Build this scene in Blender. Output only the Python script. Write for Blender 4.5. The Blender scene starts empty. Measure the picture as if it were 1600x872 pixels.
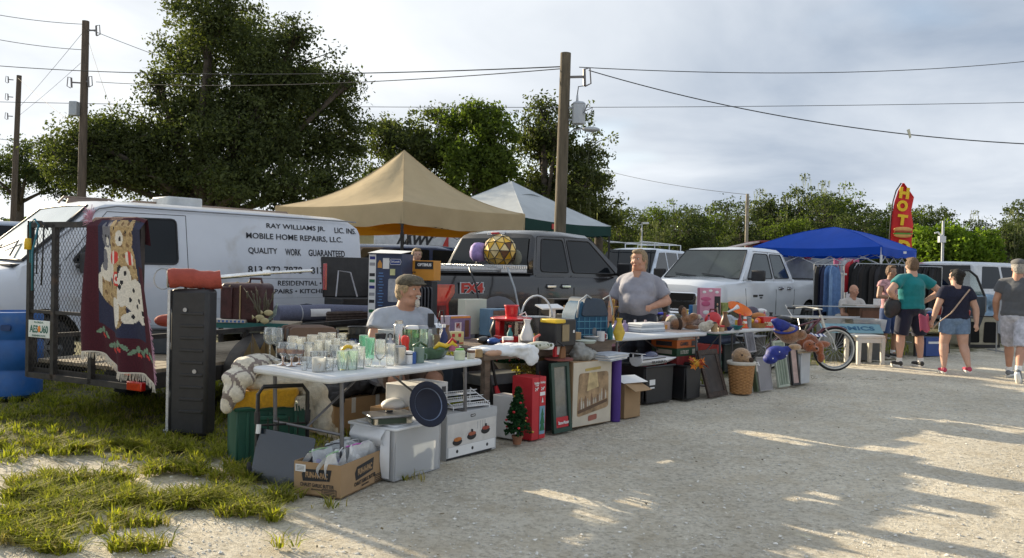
import bpy, bmesh, math, random
import numpy as np
from mathutils import Vector, Matrix, Quaternion
random.seed(7);RNG=np.random.default_rng(11)
SC=bpy.context.scene
COL=SC.collection
rad=math.radians
CH=1.45;FPX=1300.0
PITCH, ROLL=rad(0.75), rad(1.3)
F_=Vector((0,math.cos(PITCH),-math.sin(PITCH)))
U0=Vector((0,math.sin(PITCH),math.cos(PITCH)));R0=Vector((1,0,0))
U_=U0*math.cos(ROLL)-R0*math.sin(ROLL)
R_=R0*math.cos(ROLL)+U0*math.sin(ROLL)
cam_d=bpy.data.cameras.new("camera");cam=bpy.data.objects.new("camera",cam_d);COL.objects.link(cam)
cam_d.sensor_width=36;cam_d.lens=FPX/1600*36;cam_d.clip_end=2000;cam_d.clip_start=.05
mm=Matrix((R_,U_,-F_)).transposed().to_4x4();mm.translation=(0,0,CH)
cam.matrix_world=mm;SC.camera=cam
SUN_AZ=rad(-49)
SUN_EL=rad(16.5)
sdir=Vector((math.sin(SUN_AZ)*math.cos(SUN_EL),math.cos(SUN_AZ)*math.cos(SUN_EL),math.sin(SUN_EL)))
w=bpy.data.worlds.new("World");SC.world=w;w.use_nodes=True
nt=w.node_tree;nt.nodes.clear()
def nn(t,**k):
 n=nt.nodes.new(t)
 for a, b in k.items():setattr(n,a,b)
 return n
out=nn('ShaderNodeOutputWorld');mix=nn('ShaderNodeMixShader')
sky=nn('ShaderNodeTexSky',sky_type='NISHITA');sky.sun_disc=False
sky.sun_elevation=SUN_EL;sky.sun_rotation=SUN_AZ;sky.air_density=1.0;sky.dust_density=1.5
bg1=nn('ShaderNodeBackground');bg1.inputs[1].default_value=.12
bg2=nn('ShaderNodeBackground');bg2.inputs[1].default_value=.12
tc=nn('ShaderNodeTexCoord');sep=nn('ShaderNodeSeparateXYZ')
L=nt.links.new
L(tc.outputs['Generated'],sep.inputs[0])
mz=nn('ShaderNodeMath',operation='ADD');mz.inputs[1].default_value=.22;L(sep.outputs[2],mz.inputs[0])
mx=nn('ShaderNodeMath',operation='DIVIDE');L(sep.outputs[0],mx.inputs[0]);L(mz.outputs[0],mx.inputs[1])
my=nn('ShaderNodeMath',operation='DIVIDE');L(sep.outputs[1],my.inputs[0]);L(mz.outputs[0],my.inputs[1])
cb=nn('ShaderNodeCombineXYZ');L(mx.outputs[0],cb.inputs[0]);L(my.outputs[0],cb.inputs[1])
n1=nn('ShaderNodeTexNoise');n1.inputs['Scale'].default_value=.95;n1.inputs['Detail'].default_value=7;n1.inputs['Roughness'].default_value=.52;n1.inputs['Distortion'].default_value=.5
L(cb.outputs[0],n1.inputs['Vector'])
n2=nn('ShaderNodeTexNoise');n2.inputs['Scale'].default_value=.55;n2.inputs['Detail'].default_value=4
mp=nn('ShaderNodeMapping');mp.inputs['Location'].default_value=(4.3,1.7,0);L(cb.outputs[0],mp.inputs[0]);L(mp.outputs[0],n2.inputs['Vector'])
dp=nn('ShaderNodeVectorMath',operation='DOT_PRODUCT');dp.inputs[1].default_value=Vector((math.sin(rad(-44)),math.cos(rad(-44)),.30)).normalized();L(tc.outputs['Generated'],dp.inputs[0])
glow=nn('ShaderNodeMapRange');glow.inputs[1].default_value=.5;glow.inputs[2].default_value=1.0;L(dp.outputs['Value'],glow.inputs[0])
cr=nn('ShaderNodeValToRGB');L(n1.outputs[0],cr.inputs[0])
cr.color_ramp.elements[0].position=.33;cr.color_ramp.elements[0].color=(1.4,1.68,2.1,1)
cr.color_ramp.elements[1].position=.70;cr.color_ramp.elements[1].color=(3.1,3.28,3.5,1)
gl=nn('ShaderNodeMix',data_type='RGBA',blend_type='ADD');gl.inputs[0].default_value=1
gm=nn('ShaderNodeMix',data_type='RGBA',blend_type='MIX');gm.inputs[6].default_value=(0,0,0,1);gm.inputs[7].default_value=(1.5,1.38,1.15,1)
L(glow.outputs[0],gm.inputs[0]);L(cr.outputs[0],gl.inputs[6]);L(gm.outputs[2],gl.inputs[7])
L(gl.outputs[2],bg2.inputs[0]);L(sky.outputs[0],bg1.inputs[0])
cov=nn('ShaderNodeMapRange');cov.inputs[1].default_value=.30;cov.inputs[2].default_value=.42;cov.inputs[3].default_value=.25;L(n2.outputs[0],cov.inputs[0])
L(cov.outputs[0],mix.inputs[0]);L(bg1.outputs[0],mix.inputs[1]);L(bg2.outputs[0],mix.inputs[2]);L(mix.outputs[0],out.inputs[0])
sl=bpy.data.lights.new("sun",'SUN');sl.energy=4.0;sl.angle=rad(.55);sl.color=(1,.84,.60)
so=bpy.data.objects.new("sun",sl);COL.objects.link(so);so.rotation_euler=(-sdir).to_track_quat('-Z','Y').to_euler();so.location=(-40,40,30)
SC.view_settings.view_transform='Standard';SC.view_settings.look='None';SC.view_settings.gamma=1;SC.view_settings.exposure=1.27
SC.cycles.max_bounces=8;SC.cycles.transparent_max_bounces=24;SC.cycles.caustics_reflective=False;SC.cycles.caustics_refractive=False
def ray(u,v):return F_*FPX+R_*(u-800)-U_*(v-436)
def G(u,v,z=0.0):
 d=ray(u,v);t=(z-CH)/d.z
 return Vector((d.x*t,d.y*t,z))
def P(u,v,Y):
 d=ray(u,v);t=Y/d.y
 return Vector((d.x*t,Y,CH+d.z*t))
def S(u,v,z=0.0):return G(u,v,z).y/FPX
MATS={}
def pm(name,col,rough=.6,metal=0,var=.18,scale=6,bump=.0,bscale=90,coat=0,emit=0,spec=.5,sheen=0,dirt=None,trans=0,stretch=None):
 if name in MATS:return MATS[name]
 m=bpy.data.materials.new(name);m.use_nodes=True;t=m.node_tree;b=t.nodes['Principled BSDF']
 def N(ty):return t.nodes.new(ty)
 tc=N('ShaderNodeTexCoord');vec=tc.outputs['Object']
 if stretch:
  mpn=N('ShaderNodeMapping');mpn.inputs['Scale'].default_value=stretch;t.links.new(vec,mpn.inputs[0]);vec=mpn.outputs[0]
 b.inputs['Roughness'].default_value=rough;b.inputs['Metallic'].default_value=metal
 b.inputs['Coat Weight'].default_value=coat;b.inputs['Coat Roughness'].default_value=.06
 b.inputs['Specular IOR Level'].default_value=spec
 if sheen:b.inputs['Sheen Weight'].default_value=sheen
 if trans:b.inputs['Transmission Weight'].default_value=trans
 c=tuple(col)+(1,)
 n=N('ShaderNodeTexNoise');n.inputs['Scale'].default_value=scale;n.inputs['Detail'].default_value=6;n.inputs['Roughness'].default_value=.6
 t.links.new(vec,n.inputs['Vector'])
 r=N('ShaderNodeValToRGB');t.links.new(n.outputs[0],r.inputs[0])
 r.color_ramp.elements[0].position=.3;r.color_ramp.elements[1].position=.72
 r.color_ramp.elements[0].color=tuple(x*(1-var) for x in col)+(1,)
 r.color_ramp.elements[1].color=tuple(min(1,x*(1+var)) for x in col)+(1,)
 last=r.outputs[0]
 if dirt:
  dn=N('ShaderNodeTexNoise');dn.inputs['Scale'].default_value=dirt[1];dn.inputs['Detail'].default_value=8;t.links.new(vec,dn.inputs['Vector'])
  dr=N('ShaderNodeMapRange');dr.inputs[1].default_value=dirt[2];dr.inputs[2].default_value=dirt[2]+.22;t.links.new(dn.outputs[0],dr.inputs[0])
  mxn=N('ShaderNodeMix');mxn.data_type='RGBA';t.links.new(dr.outputs[0],mxn.inputs[0]);t.links.new(last,mxn.inputs[6]);mxn.inputs[7].default_value=tuple(dirt[0])+(1,)
  last=mxn.outputs[2]
 t.links.new(last,b.inputs['Base Color'])
 if bump:
  bn=N('ShaderNodeTexNoise');bn.inputs['Scale'].default_value=bscale;bn.inputs['Detail'].default_value=5;t.links.new(vec,bn.inputs['Vector'])
  bp=N('ShaderNodeBump');bp.inputs['Strength'].default_value=bump;bp.inputs['Distance'].default_value=.01
  t.links.new(bn.outputs[0],bp.inputs['Height']);t.links.new(bp.outputs[0],b.inputs['Normal'])
 if emit:
  b.inputs['Emission Color'].default_value=c;b.inputs['Emission Strength'].default_value=emit
 MATS[name]=m;return m
def glassmat(name,tint=(.93,.96,.95),gloss=.9,rough=.03,base=.08,haze=0,hazecol=(.8,.85,.85),power=.35):
 if name in MATS:return MATS[name]
 m=bpy.data.materials.new(name);m.use_nodes=True;t=m.node_tree;t.nodes.clear()
 o=t.nodes.new('ShaderNodeOutputMaterial');tr=t.nodes.new('ShaderNodeBsdfTransparent');tr.inputs[0].default_value=tint+(1,)
 g=t.nodes.new('ShaderNodeBsdfGlossy');g.inputs['Roughness'].default_value=rough;g.inputs[0].default_value=(gloss,)*3+(1,)
 lw=t.nodes.new('ShaderNodeLayerWeight');lw.inputs[0].default_value=power
 mr=t.nodes.new('ShaderNodeMapRange');mr.inputs[3].default_value=base;mr.inputs[4].default_value=.95;t.links.new(lw.outputs['Fresnel'],mr.inputs[0])
 mx=t.nodes.new('ShaderNodeMixShader');t.links.new(mr.outputs[0],mx.inputs[0]);t.links.new(tr.outputs[0],mx.inputs[1]);t.links.new(g.outputs[0],mx.inputs[2])
 last=mx.outputs[0]
 if haze:
  d=t.nodes.new('ShaderNodeBsdfDiffuse');d.inputs[0].default_value=hazecol+(1,)
  tl=t.nodes.new('ShaderNodeBsdfTranslucent');tl.inputs[0].default_value=hazecol+(1,)
  a=t.nodes.new('ShaderNodeMixShader');a.inputs[0].default_value=.5;t.links.new(d.outputs[0],a.inputs[1]);t.links.new(tl.outputs[0],a.inputs[2])
  m2=t.nodes.new('ShaderNodeMixShader');m2.inputs[0].default_value=haze;t.links.new(last,m2.inputs[1]);t.links.new(a.outputs[0],m2.inputs[2]);last=m2.outputs[0]
 t.links.new(last,o.inputs[0]);MATS[name]=m;return m
def leafmat(name,c1,c2,transl=.35):
 if name in MATS:return MATS[name]
 m=bpy.data.materials.new(name);m.use_nodes=True;t=m.node_tree;t.nodes.clear()
 o=t.nodes.new('ShaderNodeOutputMaterial');g=t.nodes.new('ShaderNodeNewGeometry');r=t.nodes.new('ShaderNodeValToRGB')
 r.color_ramp.elements[0].color=tuple(c1)+(1,);r.color_ramp.elements[1].color=tuple(c2)+(1,)
 tc=t.nodes.new('ShaderNodeTexCoord');n=t.nodes.new('ShaderNodeTexNoise');n.inputs['Scale'].default_value=.6;t.links.new(tc.outputs['Object'],n.inputs['Vector'])
 a=t.nodes.new('ShaderNodeMath');a.operation='ADD';t.links.new(g.outputs['Random Per Island'],a.inputs[0]);t.links.new(n.outputs[0],a.inputs[1])
 b=t.nodes.new('ShaderNodeMath');b.operation='MULTIPLY_ADD';b.inputs[1].default_value=.85;b.inputs[2].default_value=-.35;t.links.new(a.outputs[0],b.inputs[0]);t.links.new(b.outputs[0],r.inputs[0])
 p=t.nodes.new('ShaderNodeBsdfPrincipled');p.inputs['Roughness'].default_value=.75;p.inputs['Specular IOR Level'].default_value=.12;t.links.new(r.outputs[0],p.inputs['Base Color'])
 tl=t.nodes.new('ShaderNodeBsdfTranslucent');mu=t.nodes.new('ShaderNodeMix');mu.data_type='RGBA';mu.blend_type='MULTIPLY';mu.inputs[0].default_value=1;mu.inputs[7].default_value=(2.2,2.4,.9,1)
 t.links.new(r.outputs[0],mu.inputs[6]);t.links.new(mu.outputs[2],tl.inputs[0])
 mx=t.nodes.new('ShaderNodeMixShader');mx.inputs[0].default_value=transl;t.links.new(p.outputs[0],mx.inputs[1]);t.links.new(tl.outputs[0],mx.inputs[2]);t.links.new(mx.outputs[0],o.inputs[0])
 MATS[name]=m;return m
def rotz(a):return Matrix.Rotation(a,4,'Z')
def TRS(loc=(0,0,0),rz=0,rx=0,ry=0,sc=1):
 return Matrix.Translation(loc)@Matrix.Rotation(rz,4,'Z')@Matrix.Rotation(ry,4,'Y')@Matrix.Rotation(rx,4,'X')@Matrix.Scale(sc,4)
class MB:
 def __init__(s,M=None):s.v=[];s.f=[];s.m=[];s.M=M
 def add(s,vs,fs,m=0,M=None):
  o=len(s.v);A=s.M@M if(s.M and M) else(M or s.M)
  s.v.extend([tuple(A@Vector(p)) for p in vs] if A else[tuple(p) for p in vs])
  s.f.extend([tuple(i+o for i in f) for f in fs]);s.m.extend([m]*len(fs));return s
 def box(s,c,d,m=0,M=None,taper=1.0,tz=None):
  x, y, z=d[0]/2, d[1]/2, d[2]/2;cx, cy, cz=c;t=taper
  vs=[(cx-x*t,cy-y*t,cz-z),(cx+x*t,cy-y*t,cz-z),(cx+x*t,cy+y*t,cz-z),(cx-x*t,cy+y*t,cz-z),(cx-x,cy-y,cz+z),(cx+x,cy-y,cz+z),(cx+x,cy+y,cz+z),(cx-x,cy+y,cz+z)]
  return s.add(vs,[(0,3,2,1),(4,5,6,7),(0,1,5,4),(1,2,6,5),(2,3,7,6),(3,0,4,7)],m,M)
 def frame(s,p0,p1):
  a=Vector(p0);b=Vector(p1);d=(b-a).normalized()
  u=Vector((0,0,1)) if abs(d.z)<.95 else Vector((1,0,0))
  x=d.cross(u).normalized();y=x.cross(d).normalized();return a, b, x, y
 def bar(s,p0,p1,w,h,m=0):
  a, b, x, y=s.frame(p0,p1);vs=[]
  for q in(a,b):
   for sx, sy in((-1,-1),(1,-1),(1,1),(-1,1)):vs.append(q+x*sx*w/2+y*sy*h/2)
  return s.add(vs,[(0,1,2,3),(7,6,5,4),(0,4,5,1),(1,5,6,2),(2,6,7,3),(3,7,4,0)],m)
 def cyl(s,p0,p1,r0,r1=None,n=12,m=0,cap=True):
  if r1 is None:r1=r0
  a, b, x, y=s.frame(p0,p1);vs=[];fs=[]
  for q, r in((a,r0),(b,r1)):
   for i in range(n):
    t=2*math.pi*i/n;vs.append(q+x*math.cos(t)*r+y*math.sin(t)*r)
  for i in range(n):j=(i+1)%n;fs.append((i,n+i,n+j,j))
  if cap:fs.append(tuple(range(n)));fs.append(tuple(reversed(range(n,2*n))))
  return s.add(vs,fs,m)
 def tube(s,pts,r,n=8,m=0,cap=True,closed=False):
  pts=[Vector(p) for p in pts];K=len(pts);vs=[];fs=[]
  rs=r if isinstance(r,(list,tuple)) else[r]*K
  px=None
  for i, p in enumerate(pts):
   if closed:d=pts[(i+1)%K]-pts[i-1]
   else:d=pts[min(i+1,K-1)]-pts[max(i-1,0)]
   d.normalize()
   if px is None:
    u=Vector((0,0,1)) if abs(d.z)<.9 else Vector((1,0,0));x=d.cross(u).normalized()
   else:x=(px-d*px.dot(d)).normalized()
   y=d.cross(x);px=x
   for k in range(n):
    t=2*math.pi*k/n;vs.append(p+x*math.cos(t)*rs[i]+y*math.sin(t)*rs[i])
  for i in range(K if closed else K-1):
   a=i*n;b=((i+1)%K)*n
   for k in range(n):j=(k+1)%n;fs.append((a+k,a+j,b+j,b+k))
  if cap and not closed:fs.append(tuple(reversed(range(n))));fs.append(tuple(range((K-1)*n,K*n)))
  return s.add(vs,fs,m)
 def lathe(s,prof,n=20,c=(0,0,0),m=0,M=None,wob=0):
  vs=[];fs=[];K=len(prof)
  for r, z in prof:
   for k in range(n):
    t=2*math.pi*k/n;rr=max(r,1e-4)*(1+wob*math.sin(3*t+z*9));vs.append((c[0]+rr*math.cos(t),c[1]+rr*math.sin(t),c[2]+z))
  for i in range(K-1):
   for k in range(n):j=(k+1)%n;fs.append((i*n+k,i*n+j,(i+1)*n+j,(i+1)*n+k))
  return s.add(vs,fs,m,M)
 def ell(s,c,r,nu=14,nv=9,m=0,M=None):
  if not isinstance(r,(tuple,list)):r=(r,r,r)
  vs=[(c[0],c[1],c[2]-r[2])];fs=[]
  for i in range(1,nv):
   ph=-math.pi/2+math.pi*i/nv
   for k in range(nu):
    t=2*math.pi*k/nu;vs.append((c[0]+r[0]*math.cos(ph)*math.cos(t),c[1]+r[1]*math.cos(ph)*math.sin(t),c[2]+r[2]*math.sin(ph)))
  vs.append((c[0],c[1],c[2]+r[2]));T=len(vs)-1
  for k in range(nu):
   j=(k+1)%nu;fs.append((0,1+j,1+k));fs.append((T,T-nu+k,T-nu+j))
  for i in range(nv-2):
   for k in range(nu):j=(k+1)%nu;a=1+i*nu;b=a+nu;fs.append((a+k,a+j,b+j,b+k))
  return s.add(vs,fs,m,M)
 def prism(s,poly,lo,hi,axis='y',m=0,M=None):
  n=len(poly)
  def q(p,h):return{'y':(p[0],h,p[1]),'z':(p[0],p[1],h),'x':(h,p[0],p[1])}[axis]
  vs=[q(p,lo) for p in poly]+[q(p,hi) for p in poly]
  fs=[tuple(range(n)),tuple(reversed(range(n,2*n)))]+[(i,n+i,n+(i+1)%n,(i+1)%n) for i in range(n)]
  return s.add(vs,fs,m,M)
 def slab(s,q,th,m=0):
  q=[Vector(p) for p in q];n=(q[1]-q[0]).cross(q[-1]-q[0]).normalized();k=len(q)
  vs=q+[p-n*th for p in q]
  return s.add(vs,[tuple(range(k)),tuple(reversed(range(k,2*k)))]+[(i,k+i,k+(i+1)%k,(i+1)%k)[::1] for i in range(k)],m)
 def grid(s,fn,nu,nv,m=0,mf=None,cu=False):
  o=len(s.v);vs=[];fs=[];ms=[]
  for j in range(nv+1):
   for i in range(nu+1):vs.append(fn(i/nu,j/nv))
  for j in range(nv):
   for i in range(nu):
    a=j*(nu+1)+i;fs.append((a,a+1,a+nu+2,a+nu+1));ms.append(mf((i+.5)/nu,(j+.5)/nv) if mf else m)
  s.add(vs,fs,0);s.m[-len(ms):]=ms;return s
 def loft(s,st,m=0):
  vs=[];fs=[];K=None
  for x, half in st:
   ring=[(x,y,z) for y,z in half]+[(x,-y,z) for y,z in reversed(half[1:-1])]
   K=len(ring);vs+=ring
  for i in range(len(st)-1):
   for k in range(K):j=(k+1)%K;fs.append((i*K+k,(i+1)*K+k,(i+1)*K+j,i*K+j))
  fs.append(tuple(range(K)));fs.append(tuple(reversed(range((len(st)-1)*K,len(st)*K))))
  return s.add(vs,fs,m)
 def mesh(s,name,mats,smooth=None):
  me=bpy.data.meshes.new(name);me.from_pydata(s.v,[],s.f)
  for mt in(mats if isinstance(mats,(list,tuple)) else[mats]):me.materials.append(mt)
  if any(s.m):me.polygons.foreach_set('material_index',s.m)
  bm=bmesh.new();bm.from_mesh(me);bmesh.ops.recalc_face_normals(bm,faces=bm.faces);bm.to_mesh(me);bm.free()
  if smooth:
   me.polygons.foreach_set('use_smooth',[True]*len(me.polygons))
   if smooth is not True and smooth<170:me.set_sharp_from_angle(angle=rad(smooth))
  me.update();return me
 def build(s,name,mats,parent=None,smooth=40,loc=None,rz=None,bevel=0,label=None,cat=None,group=None,kind=None,bseg=2,sub=0):
  return link(name,s.mesh(name,mats,smooth),parent,loc,rz,label,cat,group,kind,bevel,bseg,sub)
def tag(o,label=None,cat=None,group=None,kind=None):
 if label:o['label']=label
 if cat:o['category']=cat
 if group:o['group']=group
 if kind:o['kind']=kind
 return o
def link(name,me,parent=None,loc=None,rz=None,label=None,cat=None,group=None,kind=None,bevel=0,bseg=2,sub=0):
 o=bpy.data.objects.new(name,me);COL.objects.link(o)
 if parent:o.parent=parent
 if loc is not None:o.location=loc
 if rz is not None:o.rotation_euler=(0,0,rz)
 if bevel:
  b=o.modifiers.new('bevel','BEVEL');b.width=bevel;b.segments=bseg;b.limit_method='ANGLE';b.angle_limit=rad(40);b.harden_normals=False
 if sub:
  b=o.modifiers.new('sub','SUBSURF');b.levels=b.render_levels=sub
 return tag(o,label,cat,group,kind)
def thing(name,label,cat,loc=(0,0,0),rz=0,group=None):
 o=bpy.data.objects.new(name,None);COL.objects.link(o);o.location=loc;o.rotation_euler=(0,0,rz);o.empty_display_size=.1
 return tag(o,label,cat,group)
def kids(o):return[c for c in bpy.data.objects if c.parent==o]
def dup(root,loc,rz=None,label=None,group=None,sc=None):
 r=root.copy();COL.objects.link(r);r.location=loc
 if rz is not None:r.rotation_euler=(0,0,rz)
 if sc is not None:r.scale=(sc,)*3 if not isinstance(sc,(tuple,list)) else sc
 if label:r['label']=label
 if group:r['group']=group
 def rec(src,dst):
  for ch in kids(src):
   c=ch.copy();COL.objects.link(c);c.parent=dst;rec(ch,c)
 rec(root,r);return r
def text_mesh(txt,w,h,mat,th=.002,bold=.0,M=None,shear=0):
 cu=bpy.data.curves.new('t','FONT');cu.body=txt;cu.extrude=.01;cu.offset=bold;cu.shear=shear;cu.resolution_u=3
 ob=bpy.data.objects.new('t',cu);COL.objects.link(ob)
 me=bpy.data.meshes.new_from_object(ob);COL.objects.unlink(ob);bpy.data.objects.remove(ob)
 co=np.zeros(len(me.vertices)*3);me.vertices.foreach_get('co',co);co=co.reshape(-1,3)
 lo=co.min(0);hi=co.max(0)
 co[:,0]=(co[:,0]-(lo[0]+hi[0])/2)/(hi[0]-lo[0])*w;co[:,1]=(co[:,1]-(lo[1]+hi[1])/2)/(hi[1]-lo[1])*h;co[:,2]=(co[:,2]-lo[2])/(hi[2]-lo[2]+1e-9)*th
 me.vertices.foreach_set('co',co.ravel());me.materials.clear();me.materials.append(mat)
 if M:me.transform(M)
 me.update();return me
def lettering(txt,w,h,mat,parent,M,bold=.02,th=.002,name='lettering',shear=0):
 return link(name,text_mesh(txt,w,h,mat,th,bold,M,shear),parent)
def face_M(loc,nrm='-y',rz=0,rx=0):
 """matrix that stands a flat XY drawing upright on a face: drawing x stays x, drawing y becomes z"""
 a={'-y':0,'y':math.pi,'x':math.pi/2,'-x':-math.pi/2}[nrm]
 return Matrix.Translation(loc)@Matrix.Rotation(a+rz,4,'Z')@Matrix.Rotation(math.pi/2+rx,4,'X')
def remesh(mb,name,mats,vox=.012,smooth_it=4,parent=None,mfn=None,fac=.5,**k):
 me=bpy.data.meshes.new('r');me.from_pydata(mb.v,[],mb.f)
 bm=bmesh.new();bm.from_mesh(me);bmesh.ops.recalc_face_normals(bm,faces=bm.faces);bm.to_mesh(me);bm.free()
 o=bpy.data.objects.new('r',me);COL.objects.link(o)
 r=o.modifiers.new('r','REMESH');r.mode='VOXEL';r.voxel_size=vox
 if smooth_it:
  q=o.modifiers.new('s','SMOOTH');q.factor=fac;q.iterations=smooth_it
 dg=bpy.context.evaluated_depsgraph_get();m2=bpy.data.meshes.new_from_object(o.evaluated_get(dg))
 COL.objects.unlink(o);bpy.data.objects.remove(o)
 m2.name=name;m2.materials.clear()
 for mt in(mats if isinstance(mats,(list,tuple)) else[mats]):m2.materials.append(mt)
 m2.polygons.foreach_set('use_smooth',[True]*len(m2.polygons))
 if mfn:m2.polygons.foreach_set('material_index',[mfn(p.center) for p in m2.polygons])
 m2.update();return link(name,m2,parent,**k)
def boolcut(o,cutters):
 """cutters: list of MB meshes; the result replaces o's mesh"""
 tmp=[]
 for c in cutters:
  me=c.mesh('c',o.data.materials[-1]);co=bpy.data.objects.new('c',me);COL.objects.link(co);co.matrix_world=Matrix.Identity(4);tmp.append(co)
 par=o.parent;o.parent=None;ml=o.matrix_local.copy();o.matrix_world=Matrix.Identity(4)
 for c in tmp:
  b=o.modifiers.new('b','BOOLEAN');b.object=c;b.operation='DIFFERENCE';b.solver='EXACT'
 dg=bpy.context.evaluated_depsgraph_get();me=bpy.data.meshes.new_from_object(o.evaluated_get(dg))
 o.modifiers.clear();me.name=o.data.name;o.data=me;o.parent=par;o.matrix_local=ml
 for c in tmp:COL.objects.unlink(c);bpy.data.objects.remove(c)
 return o
def npmesh(name,V,Fc,mats,mi=None,smooth=False):
 """fast mesh from numpy: V (n,3), Fc (m,k) with k equal for all"""
 me=bpy.data.meshes.new(name);n, k=Fc.shape
 me.vertices.add(len(V));me.vertices.foreach_set('co',np.asarray(V,dtype=np.float32).ravel())
 me.loops.add(n*k);me.loops.foreach_set('vertex_index',Fc.astype(np.int32).ravel())
 me.polygons.add(n);me.polygons.foreach_set('loop_start',np.arange(0,n*k,k,dtype=np.int32));me.polygons.foreach_set('loop_total',np.full(n,k,dtype=np.int32))
 for mt in(mats if isinstance(mats,(list,tuple)) else[mats]):me.materials.append(mt)
 if mi is not None:me.polygons.foreach_set('material_index',np.asarray(mi,dtype=np.int32))
 if smooth:me.polygons.foreach_set('use_smooth',np.ones(n,dtype=bool))
 me.update(calc_edges=True);me.validate();return me
RA=rad(48.0);RC, RS=math.cos(RA), math.sin(RA)
#ground
def ground_mat():
 m=bpy.data.materials.new('crushed_limerock');m.use_nodes=True;t=m.node_tree;b=t.nodes['Principled BSDF']
 def N(ty):return t.nodes.new(ty)
 tc=N('ShaderNodeTexCoord');v=tc.outputs['Object']
 def noise(s,d=6,r=.6):
  n=N('ShaderNodeTexNoise');n.inputs['Scale'].default_value=s;n.inputs['Detail'].default_value=d;n.inputs['Roughness'].default_value=r;t.links.new(v,n.inputs['Vector']);return n.outputs[0]
 a=noise(.55,8);c=noise(26,8,.75);d=noise(3.1,6);e=noise(90,4,.7)
 r=N('ShaderNodeValToRGB');t.links.new(c,r.inputs[0]);e0, e1=r.color_ramp.elements
 e0.position=.34;e0.color=(.42,.375,.29,1);e1.position=.66;e1.color=(.92,.86,.72,1)
 x=r.color_ramp.elements.new(.5);x.color=(.77,.71,.585,1)
 mr=N('ShaderNodeMapRange');mr.inputs[1].default_value=.46;mr.inputs[2].default_value=.68;mr.inputs[4].default_value=.55;t.links.new(d,mr.inputs[0])
 m1=N('ShaderNodeMix');m1.data_type='RGBA';t.links.new(mr.outputs[0],m1.inputs[0]);t.links.new(r.outputs[0],m1.inputs[6]);m1.inputs[7].default_value=(.62,.53,.38,1)
 mr2=N('ShaderNodeMapRange');mr2.inputs[1].default_value=.64;mr2.inputs[2].default_value=.72;mr2.inputs[4].default_value=.75;t.links.new(e,mr2.inputs[0])
 m2=N('ShaderNodeMix');m2.data_type='RGBA';t.links.new(mr2.outputs[0],m2.inputs[0]);t.links.new(m1.outputs[2],m2.inputs[6]);m2.inputs[7].default_value=(.14,.12,.09,1)
 mr3=N('ShaderNodeMapRange');mr3.inputs[1].default_value=.35;mr3.inputs[2].default_value=.7;mr3.inputs[3].default_value=.82;mr3.inputs[4].default_value=1.12;t.links.new(a,mr3.inputs[0])
 m3=N('ShaderNodeVectorMath');m3.operation='SCALE';t.links.new(m2.outputs[2],m3.inputs[0]);t.links.new(mr3.outputs[0],m3.inputs['Scale'])
 at=N('ShaderNodeAttribute');at.attribute_name='verge';f1=noise(2.2,8,.7)
 q1=N('ShaderNodeMath');q1.operation='MULTIPLY_ADD';q1.inputs[1].default_value=1.5;q1.inputs[2].default_value=-.75;t.links.new(f1,q1.inputs[0])
 q2=N('ShaderNodeMath');q2.operation='ADD';t.links.new(q1.outputs[0],q2.inputs[0]);t.links.new(at.outputs['Fac'],q2.inputs[1])
 q3=N('ShaderNodeMapRange');q3.inputs[1].default_value=.5;q3.inputs[2].default_value=.72;q3.inputs[4].default_value=.9;t.links.new(q2.outputs[0],q3.inputs[0])
 so_=N('ShaderNodeValToRGB');t.links.new(c,so_.inputs[0]);so_.color_ramp.elements[0].position=.35;so_.color_ramp.elements[0].color=(.05,.05,.02,1);so_.color_ramp.elements[1].position=.68;so_.color_ramp.elements[1].color=(.20,.19,.085,1)
 m4=N('ShaderNodeMix');m4.data_type='RGBA';t.links.new(q3.outputs[0],m4.inputs[0]);t.links.new(m3.outputs[0],m4.inputs[6]);t.links.new(so_.outputs[0],m4.inputs[7])
 t.links.new(m4.outputs[2],b.inputs['Base Color']);b.inputs['Roughness'].default_value=.95;b.inputs['Specular IOR Level'].default_value=.15
 ad=N('ShaderNodeMath');ad.operation='ADD';t.links.new(c,ad.inputs[0]);ml=N('ShaderNodeMath');ml.operation='MULTIPLY';ml.inputs[1].default_value=.5;t.links.new(e,ml.inputs[0]);t.links.new(ml.outputs[0],ad.inputs[1])
 bp=N('ShaderNodeBump');bp.inputs['Strength'].default_value=1;bp.inputs['Distance'].default_value=.035;t.links.new(ad.outputs[0],bp.inputs['Height']);t.links.new(bp.outputs[0],b.inputs['Normal'])
 return m
def hgt(x,y):return.012*math.sin(x*1.7+.4*y)*math.sin(y*1.3)+.008*math.sin(x*4.1)*math.sin(y*3.7+1)
def edge_pts():
 pts=[]
 base=[(-9,5.2),(-4.5,5.6),(-3.2,5.85),(-2.4,5.95),(-1.7,6.0),(-.9,7.1),(.2,8.2),(1.2,9.3),(2.4,10.5),(4.0,12.2),(6.5,14.6),(8.6,15.9),(12,19),(22,31)]
 for(x0,y0), (x1,y1) in zip(base,base[1:]):
  n=max(2,int(math.hypot(x1-x0,y1-y0)/.16))
  for i in range(n):
   t=i/n;x=x0+(x1-x0)*t;y=y0+(y1-y0)*t;a=.22*math.sin(x*5.3)+.12*math.sin(x*15.1+y*3)
   pts.append((x+a*.7,y-a*.7))
 return pts
EP=edge_pts();ex_=np.array(EP)
def sgn(x,y):
 i=np.argmin((ex_[None,:,0]-x[:,None])**2+(ex_[None,:,1]-y[:,None])**2,axis=1)
 a=ex_[np.clip(i-2,0,len(ex_)-1)];b=ex_[np.clip(i+2,0,len(ex_)-1)];d=b-a
 return(d[:,0]*(y-a[:,1])-d[:,1]*(x-a[:,0]))/(np.hypot(d[:,0],d[:,1])+1e-9)
gm_=MB()
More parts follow.
